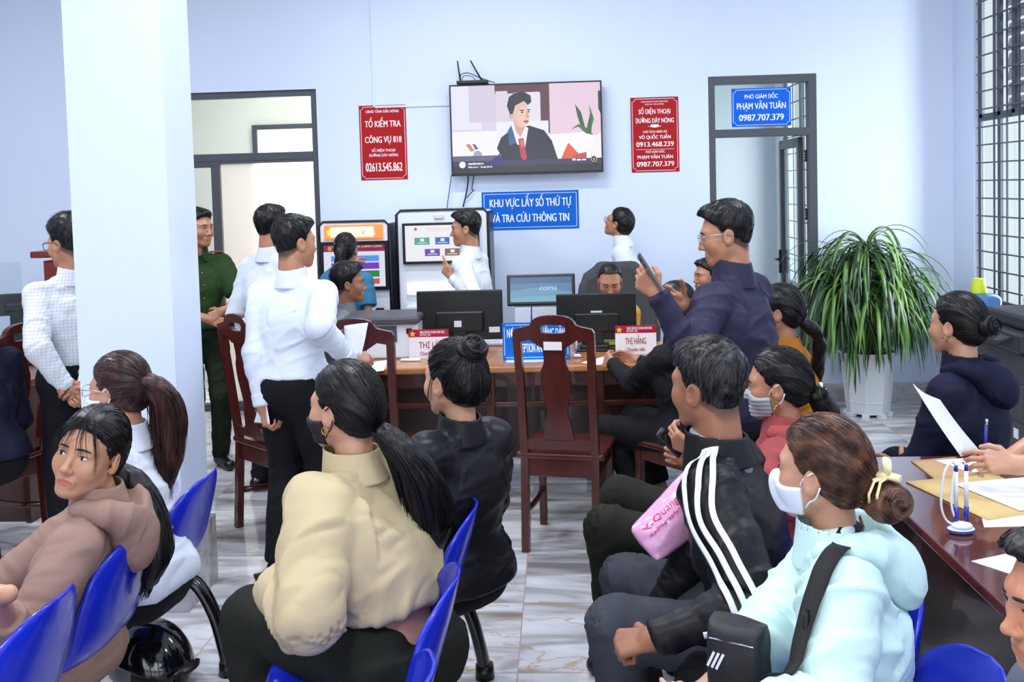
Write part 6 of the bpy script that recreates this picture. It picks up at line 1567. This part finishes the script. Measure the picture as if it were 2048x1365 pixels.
person(dict(id='taupe', label='woman in a taupe hooded jacket looking back over her shoulder at the viewer', eyeopen=1.15, neck=.135, s=.93, hs=.97, px=(180, 905, 2.72), yaw=80, hyaw=174, hpitch=-9, hroll=-14, twist=22, pose='sit', sex='f', lean=-19, bulk=.92, fine=.0024, seat=.43, fat=.96,
            hair=dict(tie=(.02, -.11, -.055), line='low', fshift=.0, th=.011, top=.015, n=520, sr=.0010,
                      tails=[dict(at=(.02, -.112, -.06), pts=[(.03, -.08, -.05), (.04, -.125, -.14), (.03, -.15, -.25), (.02, -.12, -.34)], r=[.026, .038, .044, .040, .016], n=200)],
                      wisps=[dict(pts=[(-.012, .075, .105), (-.02, .100, .065), (-.026, .1, .03), (-.03, .098, .012)], n=14, jit=(.012, .002, .006)), dict(pts=[(.005, .078, .104), (.018, .101, .065), (.030, .098, .03), (.040, .094, .0)], n=16, jit=(.013, .002, .008)), dict(pts=[(.02, .072, .1), (.045, .088, .06), (.060, .076, .02), (.064, .066, -.02)], n=16, jit=(.007, .003, .01)), dict(pts=[(-.03, .07, .1), (-.05, .084, .06), (-.062, .074, .02), (-.066, .064, -.02)], n=14, jit=(.006, .003, .01))]),
            skin=('warm', (192, 142, 112)), gaze=(.25, -.1), top=JKT(C_BROWN, hood=(.06, .13, 1.05), fold=.006, sleeve=.82, sleeveL=.80, cuff=.022, hem=-.05), bottom=TR(), armL=('w', -8, 1192, 2.32), armR=('l', .10, .36, -.42), poleL=(-.2, .0, -1), bareL=.14, handL=dict(d=(-.95, .1, -.15), n=(.1, .1, -1), t=(0, 1, 0), curl=.6, res=.003), legL=(-.06, .40, .03, -.06, .36), legR=(.06, .40, .03, .06, .36)))
C_BLKJ = cloth('jacket_satin_black', (28, 28, 32), rough=.38, bump=.06, bscale=120)
person(dict(id='topknot', label='woman in a black jacket with a topknot, seated beside the woman in beige', px=(907, 758, 3.12), yaw=50, hyaw=50, pose='sit', sex='f', lean=-5, bulk=1.0, fine=.0032, hs=.98, seat=.43,
            hair=dict(tie=(0, -.075, .085), line='back', th=.013, bk=.018, n=620, buns=[dict(at=(.0, -.088, .10), r=.047, sq=(1.05, 1, .85), axis=(-.3, -.5, .6), n=90)], wisps=[dict(pts=[(0, -.09, .07), (.0, -.13, .03), (.0, -.135, -.03), (0, -.12, -.07)], n=34, jit=(.03, .008, .01), sr=.0012), dict(pts=[(-.07, .02, .02), (-.075, .03, -.03), (-.07, .035, -.07)], n=8)]), skin=SK_L,
            top=JKT(C_BLKJ, m=.022, bag=.025, sl=.018, elb=.036, puff=.02, hem=-.05, fold=.006, collar='stand', colh=.045), bottom=TR(), armL=('l', -.14, .30, -.36), armR=('l', .18, .28, -.36), poleL=(-.9, -.9, -.4), poleR=(1, -.9, -.4)))
C_BEIGE = cloth('jacket_beige_cotton', (190, 172, 136), rough=.7, bump=.08)
person(dict(id='beige', label='woman in a beige bomber jacket with a long black ponytail and black mask', px=(688, 812, 2.68), yaw=56, hyaw=62, pose='sit', sex='f', lean=16, bulk=1.06, fine=.0028, seat=.43,
            hair=dict(tie=(.005, -.118, -.055), line='back', th=.010, bk=.012, n=760, sr=.0010, tails=[dict(at=(.005, -.122, -.06), pts=[(.025, -.045, -.05), (.07, -.07, -.14), (.10, -.075, -.25), (.12, -.06, -.34)], r=[.022, .042, .058, .062, .024], n=420, sr=.0020, ragged=.09)], wisps=[]), skin=SK_L,
            top=JKT(C_BEIGE, m=.024, bag=.030, sl=.020, elb=.038, puff=.022, cuff=.010, hem=.092, fold=.011, ft=13, fr=7, collar='stand', colh=.05, colr=.078), bottom=TR(C_DARKOL, m=.022, waist=.0, fold=.006), armL=('w', 556, 1172, 2.58), armR=('l', .12, .34, -.42), poleL=(-.6, .1, -1), handL=dict(d=(-.35, .9, -.05), n=(.8, .3, -.4), t=(-.1, .1, .9), curl=.6), legL=(-.06, .42, .05, -.05, .36), legR=(.06, .42, .05, .05, .36)))
mask('beige', mat('mask_black', (22, 22, 25), rough=.8), M_CABLE, kind='flat'); earring('beige', -1, M_GOLD)
C_CORAL = cloth('hoodie_coral', (164, 78, 80), rough=.9)
person(dict(id='coral', label='woman in a coral hoodie and grey pleated mask behind the man in stripes', px=(1553, 768, 3.12), yaw=74, hyaw=72, hpitch=6, pose='sit', sex='f', lean=-10, bulk=1.02, seat=.43, fine=.0030,
            hair=dict(tie=(.01, -.118, -.045), line='back', th=.010, bk=.012, n=520, buns=[dict(at=(.01, -.13, -.05), r=.036)], tails=[dict(at=(.01, -.13, -.06), pts=[(.02, -.03, -.05), (.02, -.03, -.10)], r=[.03, .035, .015], n=90)]), skin=SK_T,
            top=JKT(C_CORAL, hood=(.05, .06, 1.0), fold=.006), bottom=TR(C_DARKOL, m=.020), armL=('w', 1395, 905, 2.95), armR=('w', 1380, 925, 3.16), poleL=(-1, -.4, -.8), handL=dict(d=(-.75, .3, .4), n=(.4, .7, .2), t=(.3, 0, .8), curl=.6), handR=dict(d=(-.75, -.2, .4), n=(-.3, -.7, .3), t=(.3, 0, .8), curl=.6), legL=(-.07, .56, .12, -.07, .52), legR=(.06, .58, .14, .06, .52)))
mask('coral', mat('mask_grey', (160, 164, 172), rough=.8), M_WHITE, kind='pleat'); earring('coral', -1, M_GOLD)
def striped():
    m = cloth('jacket_track_black', (26, 26, 29), rough=.42, bump=.05, bscale=120); return m
C_TRK = striped()
person(dict(id='striped', label='seated man in a black track jacket with three white stripes down the sleeve', px=(1415, 768, 2.66), yaw=70, hyaw=44, hroll=-4, pose='sit', lean=12, bulk=1.02, fine=.0028, seat=.43,
            hair=man_hair(mat=hair_mat('grey_black_hair', (16, 15, 16), (74, 72, 74), .55), th=.005, nape=-.062, top=.012, quiff=QF(.026, 0), crown=(.03, -.075, .07), n=900, sr=.0010, slen=.012), fade=.7, skin=SK_D,
            top=JKT(C_TRK, m=.020, bag=.022, sl=.014, elb=.028, fold=.007, hem=-.06, collar='stand', colh=.042, colr=.080), bottom=TR(C_JEAN, m=.016, fold=.005), armL=('w', 1308, 1278, 2.32), armR=('l', .10, .34, -.42), poleL=(-.9, .15, -1), handL=dict(d=(-.9, .3, -.3), n=(.2, .5, -.8), t=(-.2, .8, .5), curl=1.0, thumb=.9, res=.003), legL=(-.04, .36, .04, -.04, .32), legR=(.08, .41, .05, .08, .36)))
C_MINT = cloth('hoodie_mint', (200, 228, 226), rough=.8)
person(dict(id='mint', label='woman in a pale mint hoodie with cream hair clip and white mask', px=(1640, 938, 2.12), yaw=78, hyaw=54, hpitch=2, pose='sit', sex='f', lean=8, bulk=1.05, fine=.0026, seat=.43,
            hair=dict(mat=hair_mat('chestnut_hair', (48, 28, 22), (112, 72, 52), .5, scale=(34, 34, 34)), tie=(.01, -.125, -.035), line='back', th=.011, bk=.014, n=1100, sr=.0009, buns=[dict(at=(.012, -.150, -.062), r=.047, sq=(1, 1.1, 1.0), axis=(-.5, -.8, .2), n=160)], wisps=[dict(pts=[(-.03, -.10, -.09), (-.03, -.11, -.13)], n=10)]), skin=SK_L,
            top=JKT(C_MINT, hood=(.06, .11, .85), m=.022, bag=.022, sl=.018, elb=.034, fold=.009, hem=-.07, collar='stand', colh=.035, colr=.080, cuff=.03, sleeveL=.86, sleeveR=.80), bottom=TR(C_BLKTR), armL=('w', 1440, 1425, 1.80), armR=('w', 1402, 1392, 2.0), poleL=(-.4, -.6, -1), bareR=.17, legL=(-.05, .40, .04, -.05, .36), legR=(.06, .40, .04, .06, .36)))
mask('mint', mat('mask_pale', (222, 226, 240), rough=.7), M_WHITE, jut=.012)
person(dict(id='writer', label='person writing at the dark table, only forearms and hands in view', px=(2290, 640, 3.05), yaw=88, hyaw=92, hpitch=18, pose='sit', lean=14, hair=man_hair(n=100), skin=SK_L, top=SHIRT(cloth('shirt_pale_beige', (226, 220, 208)), sleeve=.50, cuffs=0, cuff=.02), bottom=TR(), seat=.46, s=.98,
            armL=('w', 2002, 944, 2.92), armR=('w', 2010, 922, 3.22), poleL=(-1, -.5, -.3), poleR=(1, -.5, -.3), bareL=.3, bareR=.3, handL=dict(d=(-.97, .15, .1), n=(.1, .8, -.5), t=(.1, .5, .85), curls=[.35, .45, .5, .6], thumb=.5, res=.003), handR=dict(d=(-.9, -.15, -.1), n=(-.1, -.5, -.8), t=(.1, -.8, .5), curls=[.75, .8, .9, 1.0], thumb=.8, res=.003)))
person(dict(id='edge', label='tanned man in profile at the bottom right corner, face cut by the picture edge', s=.9, px=(2135, 1200, 1.50), yaw=88, hyaw=92, hpitch=6, pose='sit', lean=8, fine=.0024, hair=man_hair(n=200), skin=('ruddy', (196, 134, 104)), top=SHIRT(cloth('shirt_slate', (90, 96, 110))), bottom=TR(), armL=('l', -.14, .28, -.38), armR=('l', .14, .28, -.38), seat=.44))
# seats for the two people beside the dark table
for pid, lab in (('writer', 'dark stool under the writing person beyond the right edge'),):
    q = PEOPLE[pid]['P0']; r = empty('stool', (q[0], q[1], 0), 0, lab, 'stool'); hz_ = max(.2, q[2] - .12); MB().box((0, 0, hz_), (.34, .34, .03), bev=.008).build('seat', M_BLACK, r)
    for x in (-.14, .14):
        for y in (-.14, .14): MB().cyl((x, y, 0), (x * .9, y * .9, hz_ - .01), .013).build('leg', M_BLACK, r)

# ---- things held, worn and carried
def on_surface(pid, pts, lift, key='topsolid', it=3):
    S = PEOPLE[pid][key]; p = np.asarray(pts, float)
    for _ in range(it): p = p - S.grad(p, .004) * (S.ev(p) - lift)[:, None]
    return p
def band(name, pid, pts, width, th, m, lift=.004, n=40, side=None, parent=None, proj_=True):
    """a cloth strip following the garment surface"""
    c = spline(pts, n)
    if proj_: c = on_surface(pid, c, lift)
    S = PEOPLE[pid]['topsolid']; t = np.gradient(c, axis=0); t /= np.linalg.norm(t, axis=1, keepdims=True); nn = S.grad(c, .004) if proj_ else np.tile(side, (n, 1)); w = np.cross(t, nn); w /= np.linalg.norm(w, axis=1, keepdims=True)
    rows = np.stack([c + w * x * width / 2 for x in (-1, -.33, .33, 1)], 1)
    if proj_: rows = on_surface(pid, rows.reshape(-1, 3), lift).reshape(rows.shape)
    r = PEOPLE[pid]['base']; return sheet(name, rows - r, th, m, parent or PEOPLE[pid]['root'])
M_STRIPE = mat('stripe_white', (236, 238, 244), rough=.6)
q = PEOPLE['striped']; S_, E_, W_ = q['arms']['L']
outw = -q['X']
for k in (-1, 0, 1):
    offd = nrm(np.cross(nrm(E_ - S_), outw)); o1 = offd * k * .028
    pts = [q['N'] + (S_ - q['N']) * .35 + q['U'] * .08 + o1 * .6, S_ + outw * .02 + q['U'] * .07 + o1, S_ + outw * .10 + o1 - q['U'] * .03, S_ * .5 + E_ * .5 + outw * .09 + o1, E_ + outw * .08 + o1, E_ * .66 + W_ * .34 + outw * .08 + o1]
    band('sleeve_stripe', 'striped', pts, .015, .002, M_STRIPE, lift=.013, n=44)
nk = q['N']; ts = Solid().cone(nk - q['U'] * .05 + q['F'] * .012, nk + q['U'] * .028 + q['F'] * .012, .085, .064, .01); ts.plane(nk + q['U'] * .03, q['U'] + q['F'] * -.5, .004); mk('t_shirt', ts.mesh(.006), cloth('tshirt_grey', (150, 152, 160)), q['root'], q['base'])
# phone in the navy man's hands
def phone(name, label, c, d, n, m=None, sc=1.0):
    d = nrm(d); n = nrm(n - d * (A(n) @ d)); s = np.cross(d, n)
    M = Matrix(((s[0], d[0], n[0], 0), (s[1], d[1], n[1], 0), (s[2], d[2], n[2], 0), (0, 0, 0, 1)))
    r = empty(name, c, 0, label, 'phone'); b = MB(); b.box((0, 0, 0), (.074 * sc, .155 * sc, .0085), rot=M, bev=.003); b.build('case', m or mat('phone_grey', (88, 92, 98), rough=.3, metal=.4), r)
    f = MB(); f.box(tuple(n * .0046), (.068 * sc, .148 * sc, .0006), rot=M); f.build('phone_screen', mat('phone_screen', (18, 22, 28), rough=.08), r)
    g = MB()
    for i, j in ((-.018, .055), (-.018, .032)): g.cyl(tuple(s * i * sc + d * j * sc - n * .004), tuple(s * i * sc + d * j * sc - n * .0065), .008, n=16)
    g.build('lens', M_BLACK, r); return r
phone('mobile_phone', 'grey mobile phone held up by the man in the navy jacket', atD(1301, 548, 3.42), A((-.50, .22, .84)) , A((.75, .1, .5)))
phone('mobile_phone', 'dark mobile phone held by the woman in the coral hoodie beside the striped jacket', atD(1340, 886, 3.0), A((-.62, .1, .62)), A((.5, -.5, .6)), M_BLACK, .62)
phone('mobile_phone', 'small black phone held low by the woman in the beige jacket', atD(552, 1158, 2.56), A((-.85, .1, -.2)), A((.4, .85, .3)), M_BLACK, .7)
# papers in hands
def held(label, quad, D4, bend=.0, m=None, name='paper_sheet', th=.0010):
    P = [atD(x, y, d) for (x, y), d in zip(quad, D4)]; o = sum(P) / 4; u = np.linspace(0, 1, 9); g = np.zeros((9, 9, 3)); nn = nrm(np.cross(P[1] - P[0], P[3] - P[0]))
    for i, s in enumerate(u):
        for j, t in enumerate(u): g[i, j] = (1 - s) * (1 - t) * P[0] + s * (1 - t) * P[1] + s * t * P[2] + (1 - s) * t * P[3] - o + nn * bend * (math.sin(PI * s) + .4 * math.sin(PI * t))
    return tag(sheet(name, g, th, m or M_PAPER, None, o), label, 'paper')
held('white sheet raised in the hand of the writing person', [(1826, 768), (1880, 800), (1962, 905), (1922, 914)], [3.0, 3.02, 3.05, 2.98], .012)
held('white sheets held by the man in the white shirt beside the carved chair', [(688, 652), (736, 646), (722, 712), (690, 720)], [4.3, 4.25, 4.25, 4.32], .01)
held('folded light paper held low in the left hand of the man in the white shirt', [(516, 812), (532, 808), (540, 850), (508, 846)], [4.36, 4.34, 4.34, 4.38], .006)
c_ = atD(1971, 882, 3.12); pn = MB(); d_ = nrm(A((.02, -.1, 1))); pn.cyl(tuple(-d_ * .075), tuple(d_ * .05), .0052, n=10, mi=1); pn.cyl(tuple(d_ * .05), tuple(d_ * .07), .0048, n=10, mi=0); pn.cyl(tuple(-d_ * .075), tuple(-d_ * .095), .005, .0012, n=10, mi=0)
tag(pn.build('ballpoint_pen', [M_SILV, M_PENB], None, c_), 'dark blue ballpoint pen upright in the hand of the writing person', 'pen')
# pink plastic bag on the lap
P4 = [atD(1372, 946, 2.86), atD(1412, 1050, 2.78), atD(1314, 1122, 2.72), atD(1264, 1062, 2.78)]
c_ = sum(P4) / 4; bagr = empty('plastic_bag', c_, 0, 'pink plastic shopping bag with red lettering lying on the lap of the woman in coral', 'bag')
u = np.linspace(0, 1, 33); gb = np.zeros((33, 33, 3)); nb = nrm(np.cross(P4[1] - P4[0], P4[3] - P4[0])); nb = -nb if nb[1] > 0 else nb
def bagpt(s, t):
    p = (1 - s) * (1 - t) * P4[0] + s * (1 - t) * P4[1] + s * t * P4[2] + (1 - s) * t * P4[3] - c_
    q_ = np.atleast_2d(p) * A((1, 1, 1))
    return p + nb * (.045 * (math.sin(PI * s) * math.sin(PI * t)) ** .6 + .010 * (float(1 - abs(vnoise(q_ * 22)[0])) - .6) + .004 * float(vnoise(q_ * 60)[0]))
for i_, s in enumerate(u):
    for j_, t in enumerate(u): gb[i_, j_] = bagpt(s, t)
sheet('bag_body', gb, .018, mat('bag_pink_film', (226, 164, 204), rough=.22, spec=.6, bump=.1, bscale=30), bagr)
M_BAGT = mat('bag_lettering_red', (196, 30, 84), rough=.5)
for s, t0_, s0_, wt, ht in (('X-Quang', .62, .30, .62, .20), ('(Radiography)', .62, .50, .58, .10)):
    t_ = lettering('lettering', s, .1, M_BAGT, bagr, (0, 0, 0)); vs_ = A([vv.co[:] for vv in t_.data.vertices]); mn, mxx = vs_.min(0), vs_.max(0)
    for vv, a_ in zip(t_.data.vertices, vs_):
        k1, k2 = (a_[0] - mn[0]) / (mxx[0] - mn[0]), (a_[1] - mn[1]) / (mxx[1] - mn[1])
        vv.co = Vector(bagpt(min(.97, s0_ - (k2 - .5) * ht), .93 - k1 * wt) + nb * (.0105 + (.001 if a_[2] > 0 else 0)))
# cross body bag of the woman in mint
q = PEOPLE['mint']; N_, X_, F_, U_, P_ = q['N'], q['X'], q['F'], q['U'], q['P0']; s_ = q['s']
M_STRAP = mat('webbing_black', (20, 20, 22), rough=.8, bump=.2, bscale=400)
bc = atD(1478, 1318, 1.98)
stp = [q['arms']['R'][0] * .5 + N_ * .5 + U_ * .06 - F_ * .03, N_ * .6 + q['arms']['R'][0] * .4 + U_ * .06 + F_ * .04, P_ + U_ * .42 * s_ + F_ * .12 - X_ * .02, P_ + U_ * .26 * s_ + F_ * .14 - X_ * .09, P_ + U_ * .13 * s_ + F_ * .12 - X_ * .14]
stp = [N_ - F_ * .05 + X_ * .02 + U_ * .03, atD(1678, 1092, 2.0), atD(1632, 1130, 1.93), atD(1592, 1190, 1.9), atD(1562, 1245, 1.88), atD(1532, 1300, 1.87)]
bagm = empty('crossbody_bag', bc, 0, 'black cross-body bag with three small white stripes on the lap of the woman in mint', 'bag')
stw = on_surface('mint', spline(stp, 40), .010); tt_ = np.gradient(stw, axis=0); tt_ /= np.linalg.norm(tt_, axis=1, keepdims=True); nn_ = q['topsolid'].grad(stw, .004); ww_ = np.cross(tt_, nn_); ww_ /= np.linalg.norm(ww_, axis=1, keepdims=True)
sheet('strap', np.stack([stw + ww_ * x * .02 for x in (-1, 0, 1)], 1) - bc, .003, M_STRAP, bagm)
Mb = Frame((0, 0, 0), 150, 0, 0); sb_ = Solid().ell((0, 0, 0), (.10, .05, .13), Mb.R); sb_.func(lambda p: np.maximum(np.abs(p @ Mb.x) - .056, np.abs(p @ Mb.u) - .076), .018, 'i'); v_, q_ = sb_.mesh(.005); v_ = v_ + vnormals(v_, q_) * (.004 * vnoise(v_ * 26))[:, None]
link('pouch', mesh_np('pouch', v_, q_), mat('nylon_black', (24, 24, 26), rough=.55, bump=.2, bscale=300), bagm)
zp = MB(); zp.tube([Mb(-.046 + .092 * t, .044, .050) for t in np.linspace(0, 1, 12)], .0018, 6); zp.build('zip', M_SILV, bagm)
for k in range(3): MB().box(tuple(Mb(.040 - k * .010, .044 + .003 * k, .010)), (.005, .008, .034), rot=Matrix.Rotation(rad(150), 4, 'Z') @ Matrix.Rotation(rad(-25), 4, 'Y')).build('white_stripe', M_STRIPE, bagm)
bk = stw[27] - bc; MB().box(tuple(bk), (.03, .012, .03), rz=rad(70), bev=.003).build('slider', M_BLACK, bagm)
q = PEOPLE['beige']; bs = Solid().cone(q['P0'] + q['U'] * .04 * q['s'], q['P0'] + q['U'] * .2 * q['s'], .109 * q['s'] * 1.06, .106 * q['s'] * 1.06, .04, M=np.stack([q['X'], q['F'] / .78, q['U']]), f=.9)
tg = MB(); M_INK = mat('tattoo_ink', (34, 26, 28), rough=.6)
for i in range(3):
    c3 = q['P0'] + q['U'] * .045 - q['F'] * .10 - q['X'] * (.045 - .022 * i)
    ring_ = A([c3 + q['X'] * .010 * math.cos(t) + q['U'] * .010 * math.sin(t) for t in np.linspace(0, 2 * PI, 14, endpoint=False)])
    for _ in range(3): ring_ = ring_ - bs.grad(ring_) * (bs.ev(ring_) - .001)[:, None]
    tg.tube(ring_ - q['base'], .0022, 5, closed=True)
tg.build('tattoo', M_INK, q['root'])
# hair clips, shoulder boards, buttons, watch, name tag
def clip(pid, at, rgb, sc=1.0, label='hair_clip', rot=0):
    q = PEOPLE[pid]; hd = q['hd']; r = q['base']; g = MB(); m = mat('clip_%d%d%d' % rgb, rgb, rough=.3)
    f = lambda x, y, z: hd(at[0] + x * sc, at[1] + y * sc, at[2] + z * sc) - r
    for x in (-1, 1):
        for k in (-1, 0, 1): g.tube([f(x * .004, -.01, .02), f(x * .026, .012 + k * .012, .012), f(x * .036, .02 + k * .016, -.012), f(x * .030, .022 + k * .016, -.03)], .0028 * sc, 6)
        g.tube([f(x * .004, -.03, .016), f(x * .006, .0, .021), f(x * .004, .028, .016)], .006 * sc, 8)
    g.tube([f(0, -.004, .016), f(-.004, -.006, .036), f(-.008, -.008, .052)], [.006 * sc, .016 * sc, .014 * sc], 12, sq=(1, .5))
    return g.build(label, m, q['root'])
clip('mint', (.008, -.148, -.022), (244, 226, 176), 1.15); clip('coral', (.01, -.142, -.045), (222, 222, 224), .7)
q = PEOPLE['officer']; g = MB()
for k, x in (('L', -1), ('R', 1)):
    S_ = q['arms'][k][0]; a_ = on_surface('officer', [q['N'] * .35 + S_ * .65 + q['U'] * .08, S_ + q['U'] * .06 - q['X'] * x * -.01], .006); M_RB = mat('shoulder_board_red', (176, 44, 34), rough=.6)
    MB().tube([a_[0] - q['base'], a_[1] - q['base']], .024, 8, sq=(1, .22)).build('shoulder_board', M_RB, q['root'])
for k in range(4):
    b_ = on_surface('officer', [q['P0'] + q['U'] * (.10 + .09 * k) + q['F'] * .14], .002)[0] - q['base']; MB().sph(b_, .006, 8).build('button', M_GOLD, q['root'])
E_, W_ = q['arms']['L'][1:]; d_ = nrm(W_ - E_); MB().cyl(W_ - d_ * .035 - q['base'], W_ - d_ * .015 - q['base'], .0315, n=20).build('wrist_watch', M_BLACK, q['root'])
bl = MB(); x0_ = q['P0'] - q['base']; bl.tube([x0_ + q['U'] * .035 + q['X'] * .142 * math.cos(t) + q['F'] * .112 * math.sin(t) for t in np.linspace(0, 2 * PI, 30, endpoint=False)], .02, 6, closed=True, sq=(.25, 1)); bl.build('belt', M_BLACK, q['root'])
q = PEOPLE['checked']; E_, W_ = q['arms']['L'][1:]; d_ = nrm(W_ - E_); MB().cyl(W_ - d_ * .012 - q['base'], W_ + d_ * .006 - q['base'], .030, n=20).build('bracelet', mat('bracelet_brown', (70, 44, 24), rough=.5), q['root'])
# ------------------------------------------------------------------ camera, light
cd = bpy.data.cameras.new('camera'); co = bpy.data.objects.new('camera', cd); COL.objects.link(co)
co.matrix_world = Matrix(((C_R[0], C_U[0], -C_F[0], CAM[0]), (C_R[1], C_U[1], -C_F[1], CAM[1]), (C_R[2], C_U[2], -C_F[2], CAM[2]), (0, 0, 0, 1)))
cd.sensor_width = 36; cd.lens = 36 * FPX / 2048; cd.shift_y = -(682.5 - PPY) / 2048; cd.clip_start = .05; SC.camera = co
def area(name, loc, rot, size, power, rgb=(1, 1, 1), sy=None):
    l = bpy.data.lights.new(name, 'AREA'); l.energy = power; l.color = rgb; l.shape = 'RECTANGLE'; l.size = size; l.size_y = sy or size
    o = bpy.data.objects.new(name, l); COL.objects.link(o); o.location = loc; o.rotation_euler = [rad(x) for x in rot]; return o
COOL = (.90, .95, 1.0)
for i, (x, y) in enumerate(((-3.4, 1.0), (-3.4, 4.2), (-.6, .2), (-.6, 3.0), (-.6, 5.9), (1.9, 1.0), (1.9, 4.2))):
    t = tag(empty('ceiling_light', (x, y, ZC), 0, 'white fluorescent tube fitting on the ceiling above the hall', 'ceiling light', 'ceiling fittings'))
    MB().box((0, 0, -.03), (1.22, .16, .05), bev=.008).build('housing', M_WHITE, t); MB().box((0, 0, -.058), (1.18, .12, .008)).build('diffuser', mat('tube_diffuser', (246, 250, 255), emit=3.0), t)
    area('tube_light', (x, y, ZC - .07), (0, 0, 0), 1.18, {0: 56, 1: 84, 6: 40, 5: 44}.get(i, 50), COOL, .14)
# daylight through the wide front openings and the barred window
area('front_daylight', (-.65, -4.3, 1.75), (90, 0, 0), 2.5, 48, COOL, 2.5).data.spread = rad(150)
area('front_daylight', (1.85, -4.3, 1.75), (90, 0, 0), 1.5, 36, COOL, 2.5)
area('front_daylight', (-3.5, -4.3, 1.75), (90, 0, 0), 2.2, 36, COOL, 2.5)
area('window_daylight', (XR + .45, (WA + WB) / 2, 2.0), (90, 0, 90), .8, 110, COOL, 2.4)
area('office_daylight', (XB + .4, YW + 1.4, 1.7), (90, 0, 90), 1.2, 62, COOL, 2.0)
area('staff_room_light', (-2.4, YW + 1.4, 3.35), (0, 0, 0), 1.4, 52, (1, .98, .95), .5)
area('cream_panel_backlight', (-2.25, YW + 1.0, 1.15), (90, 0, 180), .8, 60, (1, .97, .92), 1.9)  # added lamp, no window there: brightens the cream door panel from behind
wd = bpy.data.worlds.new('world'); SC.world = wd; wd.use_nodes = True; bg = wd.node_tree.nodes['Background']; bg.inputs[0].default_value = (.86, .93, 1, 1); bg.inputs[1].default_value = 1.1
SC.view_settings.view_transform = 'Standard'; SC.view_settings.look = 'None'; SC.view_settings.gamma = 1; SC.view_settings.use_curve_mapping = False; SC.view_settings.exposure = .0
